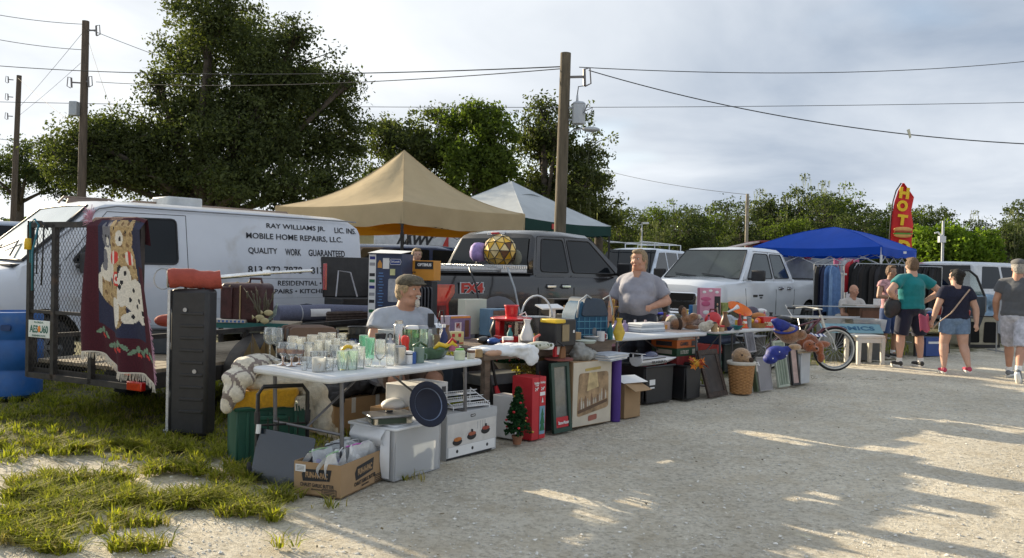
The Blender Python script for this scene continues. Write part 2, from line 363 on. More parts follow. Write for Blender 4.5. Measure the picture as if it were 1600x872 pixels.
xs=[-400,-150,-60,-30]+[-16+.2*i for i in range(0,161)]+[19,24,30,60,150,400]
ys=[-60,-20,-5]+[0+.2*i for i in range(0,120)]+[26,28,31,35,45,70,120,250,600]
vs=[(x,y,-.02+(hgt(x,y) if abs(x)<17 and 0<y<30 else 0)) for y in ys for x in xs]
nx=len(xs);gm_.add(vs,[(j*nx+i,j*nx+i+1,(j+1)*nx+i+1,(j+1)*nx+i) for j in range(len(ys)-1) for i in range(nx-1)])
go=gm_.build('ground',ground_mat(),smooth=True,kind='structure')
ga=np.array([v[:2] for v in vs]);dv=np.concatenate([sgn(ga[i:i+4000,0],ga[i:i+4000,1]) for i in range(0,len(ga),4000)])
far=(ga[:,1]>26);dv=np.where(far&(ga[:,0]<12+.9*(ga[:,1]-18)),2,dv)
at_=go.data.attributes.new('verge','FLOAT','POINT');at_.data.foreach_set('value',np.clip(dv*.5+.5,0,1).astype(np.float32))
def nz(x,y,s,o=0):
 return np.sin(x*s+o)*np.sin(y*s*1.13+o*2)+.5*np.sin(x*s*2.3+1.7+o)*np.sin(y*s*2.1+.6)+.25*np.sin(x*s*4.7+o)*np.sin(y*s*5.1)
def grass_blades(name,pts,h0,h1,wd,mats,lean=.6,ang=None):
 n=len(pts);a=RNG.uniform(0,2*np.pi,n) if ang is None else ang;h=RNG.uniform(h0,h1,n);ln=RNG.uniform(.15,lean,n)*h
 dx, dy=np.cos(a), np.sin(a);w_=wd*RNG.uniform(.7,1.3,n)
 sx, sy=-dy*w_, dx*w_;x, y=pts[:,0], pts[:,1];z=pts[:,2]
 V=np.zeros((n,5,3))
 V[:,0]=np.stack([x-sx,y-sy,z],1);V[:,1]=np.stack([x+sx,y+sy,z],1)
 V[:,2]=np.stack([x+sx*.8+dx*ln*.35,y+sy*.8+dy*ln*.35,z+h*.6],1);V[:,3]=np.stack([x-sx*.8+dx*ln*.35,y-sy*.8+dy*ln*.35,z+h*.6],1)
 V[:,4]=np.stack([x+dx*ln*1.3,y+dy*ln*1.3,z+h*.92],1)
 b=np.arange(n)[:,None]*5
 T=np.concatenate([b+np.array([[0,1,2]]),b+np.array([[0,2,3]]),b+np.array([[3,2,4]])])
 me=npmesh(name,V.reshape(-1,3),T,mats);return link(name,me,kind='stuff',label=None)
gleaf=leafmat('grass_blade',(.05,.075,.010),(.31,.30,.05),.35)
gdry=leafmat('dry_grass_blade',(.17,.15,.05),(.42,.34,.14),.25)
def scatter(n,x0,x1,y0,y1,keep):
 x=RNG.uniform(x0,x1,n);y=RNG.uniform(y0,y1,n);k=keep(x,y);return x[k], y[k]
def chunked(f,x,y):return np.concatenate([f(x[i:i+20000],y[i:i+20000]) for i in range(0,len(x),20000)])
x, y=scatter(230000,-8.5,.4,3.0,11.0,lambda x,y:x>-.70*y-1.6)
d=chunked(sgn,x,y)
p=np.clip(.42+.45*nz(x,y,1.9)+.55*nz(x,y,7.1,2),0,1)*np.clip((d+.10)/.6,0,1);p=np.where(d>.9,np.maximum(p,.25),p)
k=(RNG.uniform(0,1,len(x))<p*np.clip(1.15-.06*(y-4),.5,1))
pts=np.stack([x[k],y[k],np.zeros(k.sum())],1)
def clumped(c,m_,r):
 P2=np.repeat(c,m_,0);a=RNG.uniform(0,2*np.pi,len(P2));q=r*np.sqrt(RNG.uniform(0,1,len(P2)));P2=P2+np.stack([q*np.cos(a),q*np.sin(a),0*a],1);return P2, a+RNG.normal(0,.5,len(a))
hs=nz(pts[:,0],pts[:,1],5.3,1);th_=RNG.uniform(0,1,len(pts));lo_=th_<.30;grass_blades('lawn_grass',pts[lo_],.012,.035,.0045,gleaf,1.6)
C_=pts[(th_>.93)];P2, a2=clumped(C_,11,.028);grass_blades('lawn_grass',P2,.022,.065,.0042,gleaf,1.7,a2)
C_=pts[(th_>.90)&(th_<.915)&(hs>0)];P2, a2=clumped(C_,22,.04);grass_blades('lawn_grass',P2,.04,.095,.005,gleaf,1.5,a2)
dd=pts[RNG.uniform(0,1,len(pts))<.12]+np.array([.012,.008,0]);grass_blades('dry_grass',dd,.02,.07,.004,gdry,1.5)
tufts=[]
TU=[(130,750,.5),(90,800,.55),(60,830,.4),(170,820,.45),(280,770,.6),(240,790,.4),(330,790,.5),(380,775,.45),(200,700,.6),(400,800,.3),(215,858,.22),(440,850,.1),(650,748,.10),(30,760,.5),(10,850,.5),(90,770,.5),(350,745,.4),(60,700,.6),(300,735,.5),(505,790,.1),(520,690,.15),(160,780,.5),(20,800,.5)]
for u, v_, r in TU:
 c=G(u,v_);n=int(3200*r*r+(130 if r>.2 else 10))
 for i in range(max(3,int(r*16))):
  a=random.uniform(0,6.28);q=r*.45*math.sqrt(random.random());cx, cy=c.x+q*math.cos(a)*1.5, c.y+q*math.sin(a)*.8
  m_=int(n/max(3,int(r*16)))+(10 if r>.2 else 3);tufts.append(np.stack([RNG.normal(cx,.035,m_),RNG.normal(cy,.03,m_),np.zeros(m_)-.01],1))
tp=np.concatenate(tufts);P2, a2=clumped(tp[RNG.uniform(0,1,len(tp))<.05],13,.035);grass_blades('grass_tufts',P2,.03,.10,.0048,gleaf,1.7,a2)
sel=tp[RNG.uniform(0,1,len(tp))<.25]+np.array([.01,.01,0]);grass_blades('dry_grass',sel,.03,.08,.004,gdry,1.4)
x, y=scatter(60000,-3,16,7,24,lambda x,y:(x<.42*y+1)&(x>-.5*y))
d=chunked(sgn,x,y);p=np.clip(.3+.5*nz(x,y,1.1),0,1)*np.clip((d-.1)/.8,0,1);k=RNG.uniform(0,1,len(x))<p
grass_blades('rough_grass',np.stack([x[k],y[k],np.zeros(k.sum())],1),.04,.12,.009,gleaf,1.0)
x=RNG.uniform(-7,9,60000);y=2.6+10*RNG.uniform(0,1,60000)**1.6
d=chunked(sgn,x,y);k=(d<.25)&(np.abs(x)<y*.68+.5);x=x[k];y=y[k];n=len(x)
r=np.where(RNG.uniform(0,1,n)<.93,RNG.uniform(.003,.008,n),RNG.uniform(.008,.016,n))
O=np.array([[1,0,0],[0,1,0],[-1,0,0],[0,-1,0],[0,0,.6],[0,0,-.6]]);T=np.array([[0,1,4],[1,2,4],[2,3,4],[3,0,4]])
a=RNG.uniform(0,6.28,n);ca, sa=np.cos(a), np.sin(a);sc=RNG.uniform(.6,1.3,(n,3))
V=O[None]*sc[:,None,:]*r[:,None,None];V+=RNG.normal(0,.12,V.shape)*r[:,None,None]
X=V[...,0]*ca[:,None]-V[...,1]*sa[:,None]+x[:,None];Yv=V[...,0]*sa[:,None]+V[...,1]*ca[:,None]+y[:,None]
hz=np.array([hgt(i,j) for i,j in zip(x,y)]);Z=V[...,2]+(-.02+hz+r*.25)[:,None]
Fc=(np.arange(n)[:,None,None]*6+T[None]).reshape(-1,3)
link('gravel',npmesh('gravel',np.stack([X,Yv,Z],-1).reshape(-1,3),Fc,pm('grit_stone',(.62,.60,.54),.9,var=.5,scale=30)),kind='stuff')
#trees
oakleaf=leafmat('oak_leaf',(.026,.036,.016),(.095,.112,.042),.28)
midleaf=leafmat('mid_oak_leaf',(.03,.05,.012),(.11,.145,.03),.33)
farleaf=leafmat('far_leaf',(.018,.032,.016),(.085,.105,.04),.28)
limeleaf=leafmat('lime_leaf',(.055,.10,.014),(.15,.21,.03),.35)
bark=pm('bark',(.085,.07,.055),.95,var=.4,scale=5,bump=1,bscale=14)
mossm=leafmat('spanish_moss',(.13,.14,.10),(.24,.25,.18),.25)
def leaf_cloud(centers,rad_,per,size,flat=.75):
 """small leaf faces around many twig ends"""
 n=len(centers)*per;C=np.repeat(centers,per,0);R=np.repeat(rad_,per)[:,None]
 C=C+np.clip(RNG.normal(0,.9,(n,3)),-1.25,1.25)*R*np.array([1,1,flat])
 s=size*RNG.uniform(.6,1.35,n)[:,None]
 a=RNG.normal(0,1,(n,3));a/=np.linalg.norm(a,axis=1)[:,None];b=RNG.normal(0,1,(n,3));b-=a*(a*b).sum(1)[:,None];b/=np.linalg.norm(b,axis=1)[:,None]
 V=np.stack([C-a*s*.5,C+b*s*.26,C+a*s*.55,C-b*s*.26],1)
 return V.reshape(-1,3), np.arange(n*4).reshape(-1,4)
def tree(name,label,base,lobes,twigs,per,size,leaf,trunk_r,clump=.35,moss=0,group=None,cat='tree',limbs=None,rz=0,shell=.45,holes=-.55):
 """lobes: (x,y,z,rx,ry,rz) relative to the base"""
 root=thing(name,label,cat,base,rz,group)
 vol=np.array([l[3]*l[4]*l[5] for l in lobes])**.8;cnt=np.maximum(4,(twigs*vol/vol.sum()).astype(int));cs=[]
 tb=MB();top=max(lobes,key=lambda l:l[2]);fork=min(l[2]-l[5] for l in lobes)
 fork=max(fork,.8)*.9+.4
 tb.tube([(0,0,-.1),(.05*trunk_r,0,fork*.5),(0,.1*trunk_r,fork),(top[0]*.3,top[1]*.3,(fork+top[2])/2),(top[0]*.8,top[1]*.8,top[2])],[trunk_r*1.25,trunk_r,trunk_r*.85,trunk_r*.5,trunk_r*.12],9)
 bb=MB()
 for l, c in zip(lobes,cnt):
  d=RNG.normal(0,1,(c,3));d/=np.linalg.norm(d,axis=1)[:,None];q=(shell+(1-shell)*RNG.uniform(0,1,c))[:,None]*RNG.choice([1,1,1,.85,1.08],c)[:,None]
  pts=np.array(l[:3])+d*q*np.array(l[3:6]);far_=RNG.uniform(0,1,c)<.16;pts=np.where(far_[:,None],np.array(l[:3])+d*(q+RNG.uniform(.1,.34,(c,1)))*np.array(l[3:6]),pts)
  W=pts+np.array(base)[None];f3=np.sin(W[:,0]*1.9+1)*np.sin(W[:,1]*1.7)*1.0+np.sin(W[:,2]*2.3+W[:,0]*.8)+.6*np.sin(W[:,0]*4.1+W[:,2]*3.3)
  pts=pts[f3>holes];cs.append(pts)
  if not len(pts):continue
  z0=fork*random.uniform(.8,1.1) if l[2]>fork+.5 else fork*.6
  ctr=Vector(l[:3]);st=Vector((0,0,z0));mid=st.lerp(ctr,.5)+Vector((random.uniform(-.3,.3),random.uniform(-.3,.3),random.uniform(0,.4)))*trunk_r*2
  bb.tube([st,mid,ctr],[trunk_r*.5,trunk_r*.32,trunk_r*.16],7)
  for p_ in pts[::max(1,len(pts)//9)]:
   e=Vector(p_);m_=ctr.lerp(e,.5)+Vector((random.uniform(-.2,.2),)*3)*trunk_r;bb.tube([ctr.lerp(mid,random.uniform(0,.5)),m_,e],[trunk_r*.13,trunk_r*.08,trunk_r*.03],5)
 cs=np.concatenate(cs);rr=clump*RNG.uniform(.35,1.25,len(cs))
 V, Fc=leaf_cloud(cs,rr,per,size)
 tb.build('trunk',bark,root,smooth=True);bb.build('limbs',bark,root,smooth=True)
 link('crown',npmesh('crown',V,Fc,leaf),root,kind='stuff')
 if moss:
  k=RNG.choice(len(cs),moss);st=cs[k];n=moss;per_m=7
  B=np.repeat(st,per_m,0)+RNG.normal(0,clump*.5,(n*per_m,3));ln=RNG.uniform(.4,1.7,n*per_m)*clump*1.6;wd=clump*.09;a=RNG.uniform(0,3.14,n*per_m)
  o=np.stack([np.cos(a)*wd,np.sin(a)*wd,np.zeros_like(a)],1);dn=np.stack([np.zeros_like(a)]*2+[-ln],1)
  V=np.stack([B-o,B+o,B+o*.5+dn*.6,B+dn],1).reshape(-1,3);link('hanging_moss',npmesh('hanging_moss',V,np.arange(len(V)).reshape(-1,4),mossm),root,kind='stuff')
 return root
def lobe_px(u,v,ru,rv,Y,base,ry=None,dy=0):
 c=P(u,v,Y+dy);s=(Y+dy)/FPX;return(c.x-base[0],c.y-base[1],c.z-base[2],ru*s,ry or max(ru,rv)*s*.8,rv*s)
B0=(P(320,300,36).x,36,0)
LB=[(130,215,50,32),(90,235,40,30),(175,200,50,35),(330,20,75,70),(300,90,60,60),(385,70,70,60),(440,110,80,65),(490,150,70,55),(400,150,90,70),(320,160,70,60),(540,210,38,60),(470,215,100,70),(370,230,110,70),(260,205,75,60),(210,240,70,50),(150,250,55,50),(105,260,40,38),(200,275,100,32),(300,285,100,40),(420,290,110,40),(520,285,60,40),(545,130,28,22),(465,55,35,28),(245,130,26,30)]
tree('oak_tree','huge dark live oak with an uneven crown standing behind the white van',B0,[lobe_px(*l,36,B0,dy=random.uniform(-2,2)) for l in LB],3000,48,.155,oakleaf,.42,clump=.42,shell=.25,holes=-1.5)
MT=[(650,47,'feathery dark oak showing between the big oak and the tan canopy peak',[(600,215,25,30),(640,200,40,30),(690,200,35,35),(640,240,60,40),(680,270,60,50),(600,270,40,40)],oakleaf,0,700),(745,44,'yellow green sunlit tree rising behind the peak of the tan canopy',[(750,185,38,25),(720,215,45,40),(775,220,35,45),(750,260,60,50),(740,300,60,30)],midleaf,0,800),(850,46,'tall ragged oak draped with moss behind the leaning utility pole',[(845,170,28,22),(870,195,55,30),(840,220,45,40),(920,225,35,25),(870,260,70,45),(915,290,40,35),(860,310,80,40)],oakleaf,60,900),(935,52,'low dark oak right of the leaning utility pole',[(925,290,28,25),(900,320,45,30),(950,335,30,25)],oakleaf,10,400),(30,60,'dull green tree beyond the leftmost power pole',[(20,240,35,28),(50,255,38,32),(20,280,50,30),(90,290,40,25),(-30,260,40,35)],farleaf,0,450)]
for u, Y, lab, lb, lf, ms, tw in MT:
 b=(P(u,400,Y).x,Y,0);tree('oak_tree',lab,b,[lobe_px(*l,Y,b,dy=random.uniform(-1.5,1.5)) for l in lb],tw,38,.20,lf,.3,clump=.42,moss=ms,group='oaks behind the market')
b=(P(1487,400,46).x,46,0)
tree('round_tree','bright lime green round tree right of the hot dog flag',b,[lobe_px(*l,46,b) for l in[(1490,375,45,28),(1460,385,32,25),(1525,385,32,28),(1485,398,62,24),(1540,400,25,20),(1440,402,18,16)]],900,28,.24,limeleaf,.2,clump=.32,shell=.6)
protos=[]
for i in range(5):
 H=10+i*.5;lb=[(0,0,H*.72,2.4,2.4,H*.26)]+[(random.uniform(-2,2),random.uniform(-1.5,1.5),H*random.uniform(.35,.85),random.uniform(1.3,2.3),1.8,random.uniform(1.1,2.2)) for _ in range(7)]
 protos.append(tree('wood_tree','x',(0,0,0),lb,280,26,.28,[farleaf,midleaf][i==2],.25,clump=.55,moss=[0,50,12,90,0][i],group='trees of the wood along the horizon'))
WT=[(985,322,0),(1010,330,1),(1040,318,2),(1065,335,0),(1085,322,4),(1110,330,2),(1135,320,0),(1160,312,4),(1190,297,3),(1215,290,1),(1250,288,3),(1280,292,3),(1300,305,0),(1320,308,2),(1350,312,4),(1375,320,0),(1400,330,2),(1440,325,4),(1455,322,0),(1515,322,3),(1540,325,4),(1565,335,1),(1590,328,3),(1610,320,0),(965,320,4),(1030,345,3),(1100,345,0),(1230,335,2),(1330,340,0),(1620,340,4)]
first=[True]*5
adj=['','leaning ','taller ','lower ','fuller ','thin ']
where={0:'dense dark tree',1:'moss hung ragged tree',2:'yellow green bushy tree',3:'tree trailing grey moss',4:'tall narrow tree'}
WT.sort()
for j, (u,v,k) in enumerate(WT):
 Y=72+random.uniform(-6,10)
 if v>333:Y=62
 p_=P(u,v,Y);Ht=[10,10.5,11,11.5,12][k]*.98;sc=p_.z/Ht
 place=['left of the far floodlight pole','behind the grey woman vendor','behind the white pickup cab','above the red food trailer','behind the blue canopy peak','left of the hot dog flag','right of the hot dog flag','above the lime green round tree','at the right end of the wood'][min(8,int((u-960)/74))]
 lab=adj[j%6]+where[k]+' of the far wood '+place
 if first[k]:o=protos[k];first[k]=False;o.location=(p_.x,Y,0);o.scale=(sc,)*3;o['label']=lab
 else:o=dup(protos[k],(p_.x,Y,0),random.uniform(0,6),lab,sc=(sc*random.uniform(.8,1.2),sc,sc*random.uniform(.86,1.12)))
cs=np.stack([RNG.uniform(-4,62,2600),RNG.uniform(82,92,2600),RNG.uniform(0,1,2600)**1.2*5.2],1)
V, Fc=leaf_cloud(cs,np.full(2600,.7),12,.55);link('understorey',npmesh('understorey',V,Fc,farleaf),kind='stuff')
cs=np.stack([RNG.uniform(-52,-2,1800),RNG.uniform(70,76,1800),RNG.uniform(0,1,1800)*4.4],1)
V, Fc=leaf_cloud(cs,np.full(1800,.6),12,.5);link('hedgerow',npmesh('hedgerow',V,Fc,farleaf),kind='stuff')
#vehicles
rubber=pm('tyre_rubber',(.018,.018,.019),.85,var=.3,scale=20,bump=.3,bscale=60)
chrome=pm('chrome',(.72,.73,.75),.12,1,var=.04)
steelm=pm('dull_steel',(.36,.37,.39),.38,.9,var=.2,scale=12)
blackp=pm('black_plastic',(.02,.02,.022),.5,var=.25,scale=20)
blackm=pm('black_metal',(.022,.021,.021),.42,.3,var=.3,scale=15)
darkvoid=pm('wheel_well_black',(.008,.008,.008),.95)
autog=pm('auto_glass',(.008,.011,.014),.04,var=.2,scale=1.5,spec=.28)
redl=pm('red_lens',(.42,.008,.006),.15,var=.25,scale=25,coat=1)
redlb=pm('dark_red_lens',(.14,.004,.004),.2,var=.25,scale=40,coat=1)
amberl=pm('amber_lens',(.8,.25,.02),.2,coat=1)
whitel=pm('clear_lens',(.62,.64,.66),.1,var=.25,scale=30,coat=1)
vanwhite=pm('white_van_paint',(.60,.63,.68),.38,var=.05,scale=2,coat=.35,dirt=((.40,.38,.34),2.4,.62))
ramwhite=pm('white_truck_paint',(.66,.69,.73),.25,var=.03,scale=2,coat=.8,dirt=((.5,.5,.5),3,.72))
fordgrey=pm('magnetic_grey_paint',(.017,.0155,.016),.22,0,var=.12,scale=3,coat=.6)
def wheel(parent,x,y,r,w,rimcol,out=1,z=None):
 """y is the outer face; out=+1 faces +y"""
 z=r if z is None else z
 t=MB();prof=[(r*.60,-w/2),(r*.93,-w/2),(r,-w*.36),(r,w*.36),(r*.93,w/2),(r*.60,w/2),(r*.60,-w/2)]
 M=Matrix.Translation((x,y-out*w/2,z))@Matrix.Rotation(math.pi/2,4,'X');t.lathe(prof,28,M=M)
 for k in range(28):
  a=2*math.pi*k/28;t.box((0,0,0),(.03,w*.9,.018),M=Matrix.Translation((x,y-out*w/2,z))@Matrix.Rotation(a,4,'Y')@Matrix.Translation((r,0,0))@Matrix.Rotation(math.pi/2,4,'Y'))
 to=t.build('tyre',rubber,parent)
 m=MB();yy=y-out*.03
 M=Matrix.Translation((x,yy,z))@Matrix.Rotation(math.pi/2*(-out),4,'X')
 m.lathe([(r*.62,.01),(r*.60,.02),(r*.56,-.03),(r*.54,-.12)],24,M=M);m.lathe([(.0,.015),(r*.14,.015),(r*.17,0),(r*.17,-.08)],14,M=M)
 for k in range(6):
  a=2*math.pi*k/6;A=M@Matrix.Rotation(a,4,'Z');m.box((r*.36,0,-.02),(r*.45,r*.15,.03),M=A)
 m.lathe([(0,-.13),(r*.55,-.13)],20,M=M,m=1);m.build('rim',[rimcol,darkvoid],to)
 return to
def body_ring(w,z0,zt,crown=.02,bulge=.015):
 zm=z0+(zt-z0)*.55
 return[(0,z0),(w*.88,z0),(w-.01,z0+.07),(w+bulge,zm),(w+bulge*.6,zt-.16),(w-.02,zt-.04),(w-.07,zt),(w*.45,zt+crown),(0,zt+crown)]
def wells(o,xs_,r,W,dark):
 boolcut(o,[MB().cyl((x,-W-.3,z),(x,-W+.42,z),r,n=28) if s<0 else MB().cyl((x,W-.42,z),(x,W+.3,z),r,n=28) for x,z in xs_ for s in(-1,1)])
 me=o.data;me.materials.append(dark);k=len(me.materials)-1
 for p in me.polygons:
  c=p.center
  for x, z in xs_:
   if abs(c.y)>W-.45 and math.hypot(c.x-x,c.z-z)<r*1.005 and abs(c.y)<W-.012:p.material_index=k
 me.set_sharp_from_angle(angle=rad(35))
def cab(mb,pts,yb,yt,zb,zt):
 """greenhouse loft: pts (x,z_of_top) list; sides lean from yb at zb to yt at zt"""
 st=[]
 for x, zz in pts:
  def y(z):return yb+(yt-yb)*max(0,(z-zb))/(zt-zb)
  zz=max(zz,zb+.01);e=min(.07,(zz-zb)*.5)
  st.append((x,[(0,zb-.05),(yb-.004,zb-.05),(y(zb),zb),(y(zz-e),zz-e),(y(zz)-.06,zz-.012),(y(zz)*.5,zz+.012),(0,zz+.018)]))
 return mb.loft(st)
def side_panel(name,poly,mat,parent,yf,side,th=.012,proud=.006,**k):
 """a panel lying on a leaning side; poly in (x,z), yf(z) gives half width"""
 m=MB();q=[(x,side*(yf(z)+proud),z) for x,z in poly];q2=[(x,side*(yf(z)+proud-th),z) for x,z in poly];n=len(poly)
 m.add(q+q2,[tuple(range(n)),tuple(reversed(range(n,2*n)))]+[(i,(i+1)%n,n+(i+1)%n,n+i) for i in range(n)])
 return m.build(name,mat,parent,smooth=None,**k)
def strip_xz(pts,mat,parent,yf,side,wd=.008,name='door_seam'):
 m=MB();m.tube([(x,side*(yf(z)+.001),z) for x,z in pts],wd/2,5);return m.build(name,mat,parent)
def rounded(poly,r=.04,n=3):
 out=[];K=len(poly)
 for i in range(K):
  p=Vector(poly[i]);a=Vector(poly[i-1])-p;b=Vector(poly[(i+1)%K])-p;ra=min(r,a.length*.45,b.length*.45);s=p+a.normalized()*ra;e=p+b.normalized()*ra
  for j in range(n+1):
   t=j/n;out.append(tuple(s*(1-t)**2+p*2*t*(1-t)+e*t*t))
 return out
def arch_flare(parent,x,z,r,y,mat,side,wd=.09):
 m=MB();pts=[];K=16;vs=[];fs=[]
 for k in range(K+1):
  a=math.pi*(1.06-1.12*k/K);c, s=math.cos(a), math.sin(a)
  for rr, yy in((r-.005,y-.05),(r,y+.045),(r+wd*.5,y+.04),(r+wd,y+.005),(r+wd,y-.03)):vs.append((x+rr*c,side*yy,z+rr*s))
 for k in range(K):
  for j in range(4):fs.append((k*5+j,k*5+j+1,k*5+j+6,k*5+j+5))
 m.add(vs,fs);return m.build('wheel_arch_flare',mat,parent)
vh=Vector((-.66,-.75,0)).normalized();vrz=math.atan2(vh.y,vh.x);vleft=Vector((-vh.y,vh.x,0))
vloc=Vector((-5.22,10.5,0))-vh*4.1-vleft*.86
VAN=thing('cargo_van','white cargo van with black stencilled repair lettering on its side, parked behind the trailer','van',vloc,vrz)
def van_half(x):
 """(zt belt/hood, z roof, w)"""
 w=1.0-.06*max(0,(x-5.0))/.9
 return w
def vring(x,w,zt,zr):
 z0=.42;k=max(0,zr-1.28)/.92;y=lambda z:w-.13*max(0,z-1.28)/.92
 if zr<1.36:return[(0,z0),(w*.9,z0),(w,z0+.08),(w+.02,.8),(w+.015,zr-.26),(w-.005,zr-.16),(w-.06,zr-.06),(w-.16,zr-.01),(w*.45,zr+.02),(0,zr+.03)]
 e=min(.14,(zr-1.28)*.35)
 return[(0,z0),(w*.9,z0),(w,z0+.08),(w+.02,.8),(w+.015,1.12),(w,1.28),(y(zr-e),zr-e),(y(zr)-.05,zr-e*.35),(w*.5,zr+.005),(0,zr+.02)]
b=MB();b.loft([(x,vring(x,ww,1.28,zr)) for x,ww,zr in[(-.02,.93,1.9),(.02,.985,2.08),(.25,1.0,2.2),(1.5,1.0,2.215),(2.9,1.0,2.215),(3.7,1.0,2.21),(4.02,1.0,2.19),(4.18,.995,2.13),(4.55,.99,1.80),(4.86,.985,1.50),(5.02,.98,1.36),(5.06,.98,1.34),(5.4,.97,1.26),(5.75,.95,1.15),(5.93,.93,1.02),(5.99,.88,.9)]])
vb=b.build('body',[vanwhite,darkvoid],VAN,smooth=35)
wells(vb,[(1.1,.4),(4.78,.4)],.44,1.0,darkvoid)
vy=lambda z:1.0-.13*max(0,z-1.28)/.92 if z>1.28 else 1.0+.015*min(1,(1.28-z)/.2)
for sd in(1,-1):
 side_panel('side_window',rounded([(3.12,1.40),(4.47,1.40),(3.98,1.98),(3.12,2.0)],.07),autog,VAN,vy,sd,proud=.003)
 f=MB();pts=rounded([(3.12,1.40),(4.47,1.40),(3.98,1.98),(3.12,2.0)],.07);f.tube([(x,sd*(vy(z)+.004),z) for x,z in pts],.014,5,closed=True);f.build('window_gasket',blackp,VAN)
 strip_xz([(2.98,.5),(2.98,1.28),(2.98,2.06)],darkvoid,VAN,vy,sd);strip_xz([(4.62,.62),(4.60,1.38)],darkvoid,VAN,vy,sd)
 strip_xz([(2.98,2.06),(4.02,2.05),(4.55,1.42)],darkvoid,VAN,vy,sd)
 for z_ in(1.22,.93):strip_xz([(.05,z_),(2.9,z_)],pm('panel_crease',(.35,.37,.41),.5),VAN,vy,sd,.007,'body_crease')
 m=MB();m.tube([(.1,sd*.90,2.13),(.3,sd*.893,2.135),(3.9,sd*.893,2.125),(4.12,sd*.885,2.08),(4.9,sd*.955,1.45)],.012,6);m.build('drip_rail',pm('van_trim_grey',(.25,.26,.28),.5),VAN)
 m=MB();m.box((4.35,sd*1.12,1.40),(.10,.20,.26));m.box((4.40,sd*1.0,1.35),(.05,.12,.05));m.build('side_mirror',blackp,VAN,bevel=.03)
 m=MB();m.box((3.15,sd*1.03,1.17),(.15,.03,.05));m.build('door_handle',blackp,VAN,bevel=.008)
 wheel(VAN,1.1,sd*1.0,.37,.23,steelm,sd);wheel(VAN,4.78,sd*1.0,.37,.23,steelm,sd)
 m=MB();m.box((-.035,sd*.86,1.05),(.04,.12,.42));m.build('tail_light',redl,VAN,bevel=.01)
 m=MB();m.box((5.96,sd*.68,.86),(.06,.30,.20));m.build('headlight',whitel,VAN,bevel=.01)
def onslope(x):return 2.13+(x-4.18)*(1.36-2.13)/(5.02-4.18)
wy=lambda z:1.0-.13*max(0,z-1.28)/.92
m=MB();nrm=Vector((.77,0,.84)).normalized()*.012
def wsp(u,v):
 x=4.21+(4.98-4.21)*v;z=onslope(x)+.005;y=(wy(z)-.10)*(1-2*u);z+=.018*(1-(1-2*u)**2);return Vector((x,y,z))+nrm
m.grid(wsp,12,6);m.build('windscreen',pm('hazy_windscreen',(.33,.39,.37),.10,var=.25,scale=1.4,coat=1,spec=.8),VAN,smooth=True)
m=MB();pts=[wsp(u/8,0) for u in range(9)]+[wsp(1,v/4) for v in range(1,5)]+[wsp(1-u/8,1) for u in range(1,9)]+[wsp(0,1-v/4) for v in range(1,4)]
m.tube(pts,.016,6,closed=True);m.build('windscreen_seal',blackp,VAN)
for yy in(.45,-.25):
 m=MB();q=[wsp(.5-yy/1.7,.98)+Vector((.01,0,.03)),wsp(.5-(yy-.32)/1.7,.72)+Vector((.01,0,.03)),wsp(.5-(yy-.62)/1.7,.86)+Vector((.01,0,.03))];m.tube(q,[.012,.009,.007],6);m.build('wiper',blackp,VAN)
m=MB();m.box((5.045,0,1.352),(.12,1.75,.03));m.build('cowl_vent',blackp,VAN,bevel=.008)
m=MB();m.box((5.98,0,.84),(.05,1.0,.26));m.build('grille',blackp,VAN,bevel=.01)
m=MB();m.box((6.03,0,.56),(.16,1.96,.18));m.build('front_bumper',steelm,VAN,bevel=.03)
m=MB();m.box((-.08,0,.53),(.16,1.9,.16));m.build('rear_bumper',steelm,VAN,bevel=.02)
m=MB();pr=[(4.05,2.21),(3.98,2.30),(3.35,2.305),(3.25,2.255),(3.1,2.255),(3.0,2.31),(.4,2.31),(.3,2.22)]
for yy in(-.62,):m.tube([(x,yy,z) for x,z in pr],.018,6)
m.prism([(3.95,2.215),(3.92,2.29),(3.4,2.295),(3.35,2.215)],-.64,-.60,'y');m.build('roof_rail',pm('rail_brown',(.20,.15,.12),.6),VAN)
m=MB();m.box((2.4,-.5,2.32),(.55,.5,.16));m.build('roof_vent_box',pm('vent_grey',(.50,.52,.52),.6),VAN,bevel=.02)
ink=pm('stencil_black',(.018,.018,.022),.7,var=.4,scale=30)
def van_text(txt,a0,a1,z,h,bold=.012):
 h*=.88
 if '  ' in txt:
  p_=0;n_=len(txt)
  for w_ in txt.split('  '):van_text(w_,a0+(a1-a0)*p_/n_,a0+(a1-a0)*(p_+len(w_))/n_,z,h/.88,bold);p_+=len(w_)+2
  return
 x0, x1=4.1-a0, 4.1-a1;wdt=abs(x1-x0);lean=math.atan2(.13,.92) if z>1.28 else 0
 M=Matrix.Translation(((x0+x1)/2,vy(z)+.004,z))@Matrix.Rotation(math.pi,4,'Z')@Matrix.Rotation(math.pi/2-lean,4,'X')
 lettering(txt,wdt,h,ink,VAN,M,bold,.002)
van_text('RAY WILLIAMS JR.',2.36,3.40,1.985,.105);van_text('LIC. INS.',3.58,4.00,1.985,.10)
van_text('MOBILE HOME REPAIRS, LLC.',2.02,3.72,1.83,.11);van_text('QUALITY  WORK  GUARANTEED',2.04,3.75,1.615,.115)
van_text('813-972-7978  813-843-9871',2.02,4.0,1.345,.12);van_text('RESIDENTIAL • SERVICE',2.5,3.75,1.15,.085);van_text('REPAIRS • KITCHEN & BATH',2.3,3.9,1.03,.075)
m=MB()
for i in range(9):
 for j in range(7):
  x=3.95+.045*(i-3);z=1.60+.045*j
  if x<4.25-(z-1.4)*.72+.02 and x>3.7:m.bar((x,vy(z)+.0085,z),(x+.02,vy(z+.022)+.0085,z+.022),.003,.006);m.bar((x+.02,vy(z+.022)+.0085,z+.022),(x+.04,vy(z)+.0085,z),.003,.006)
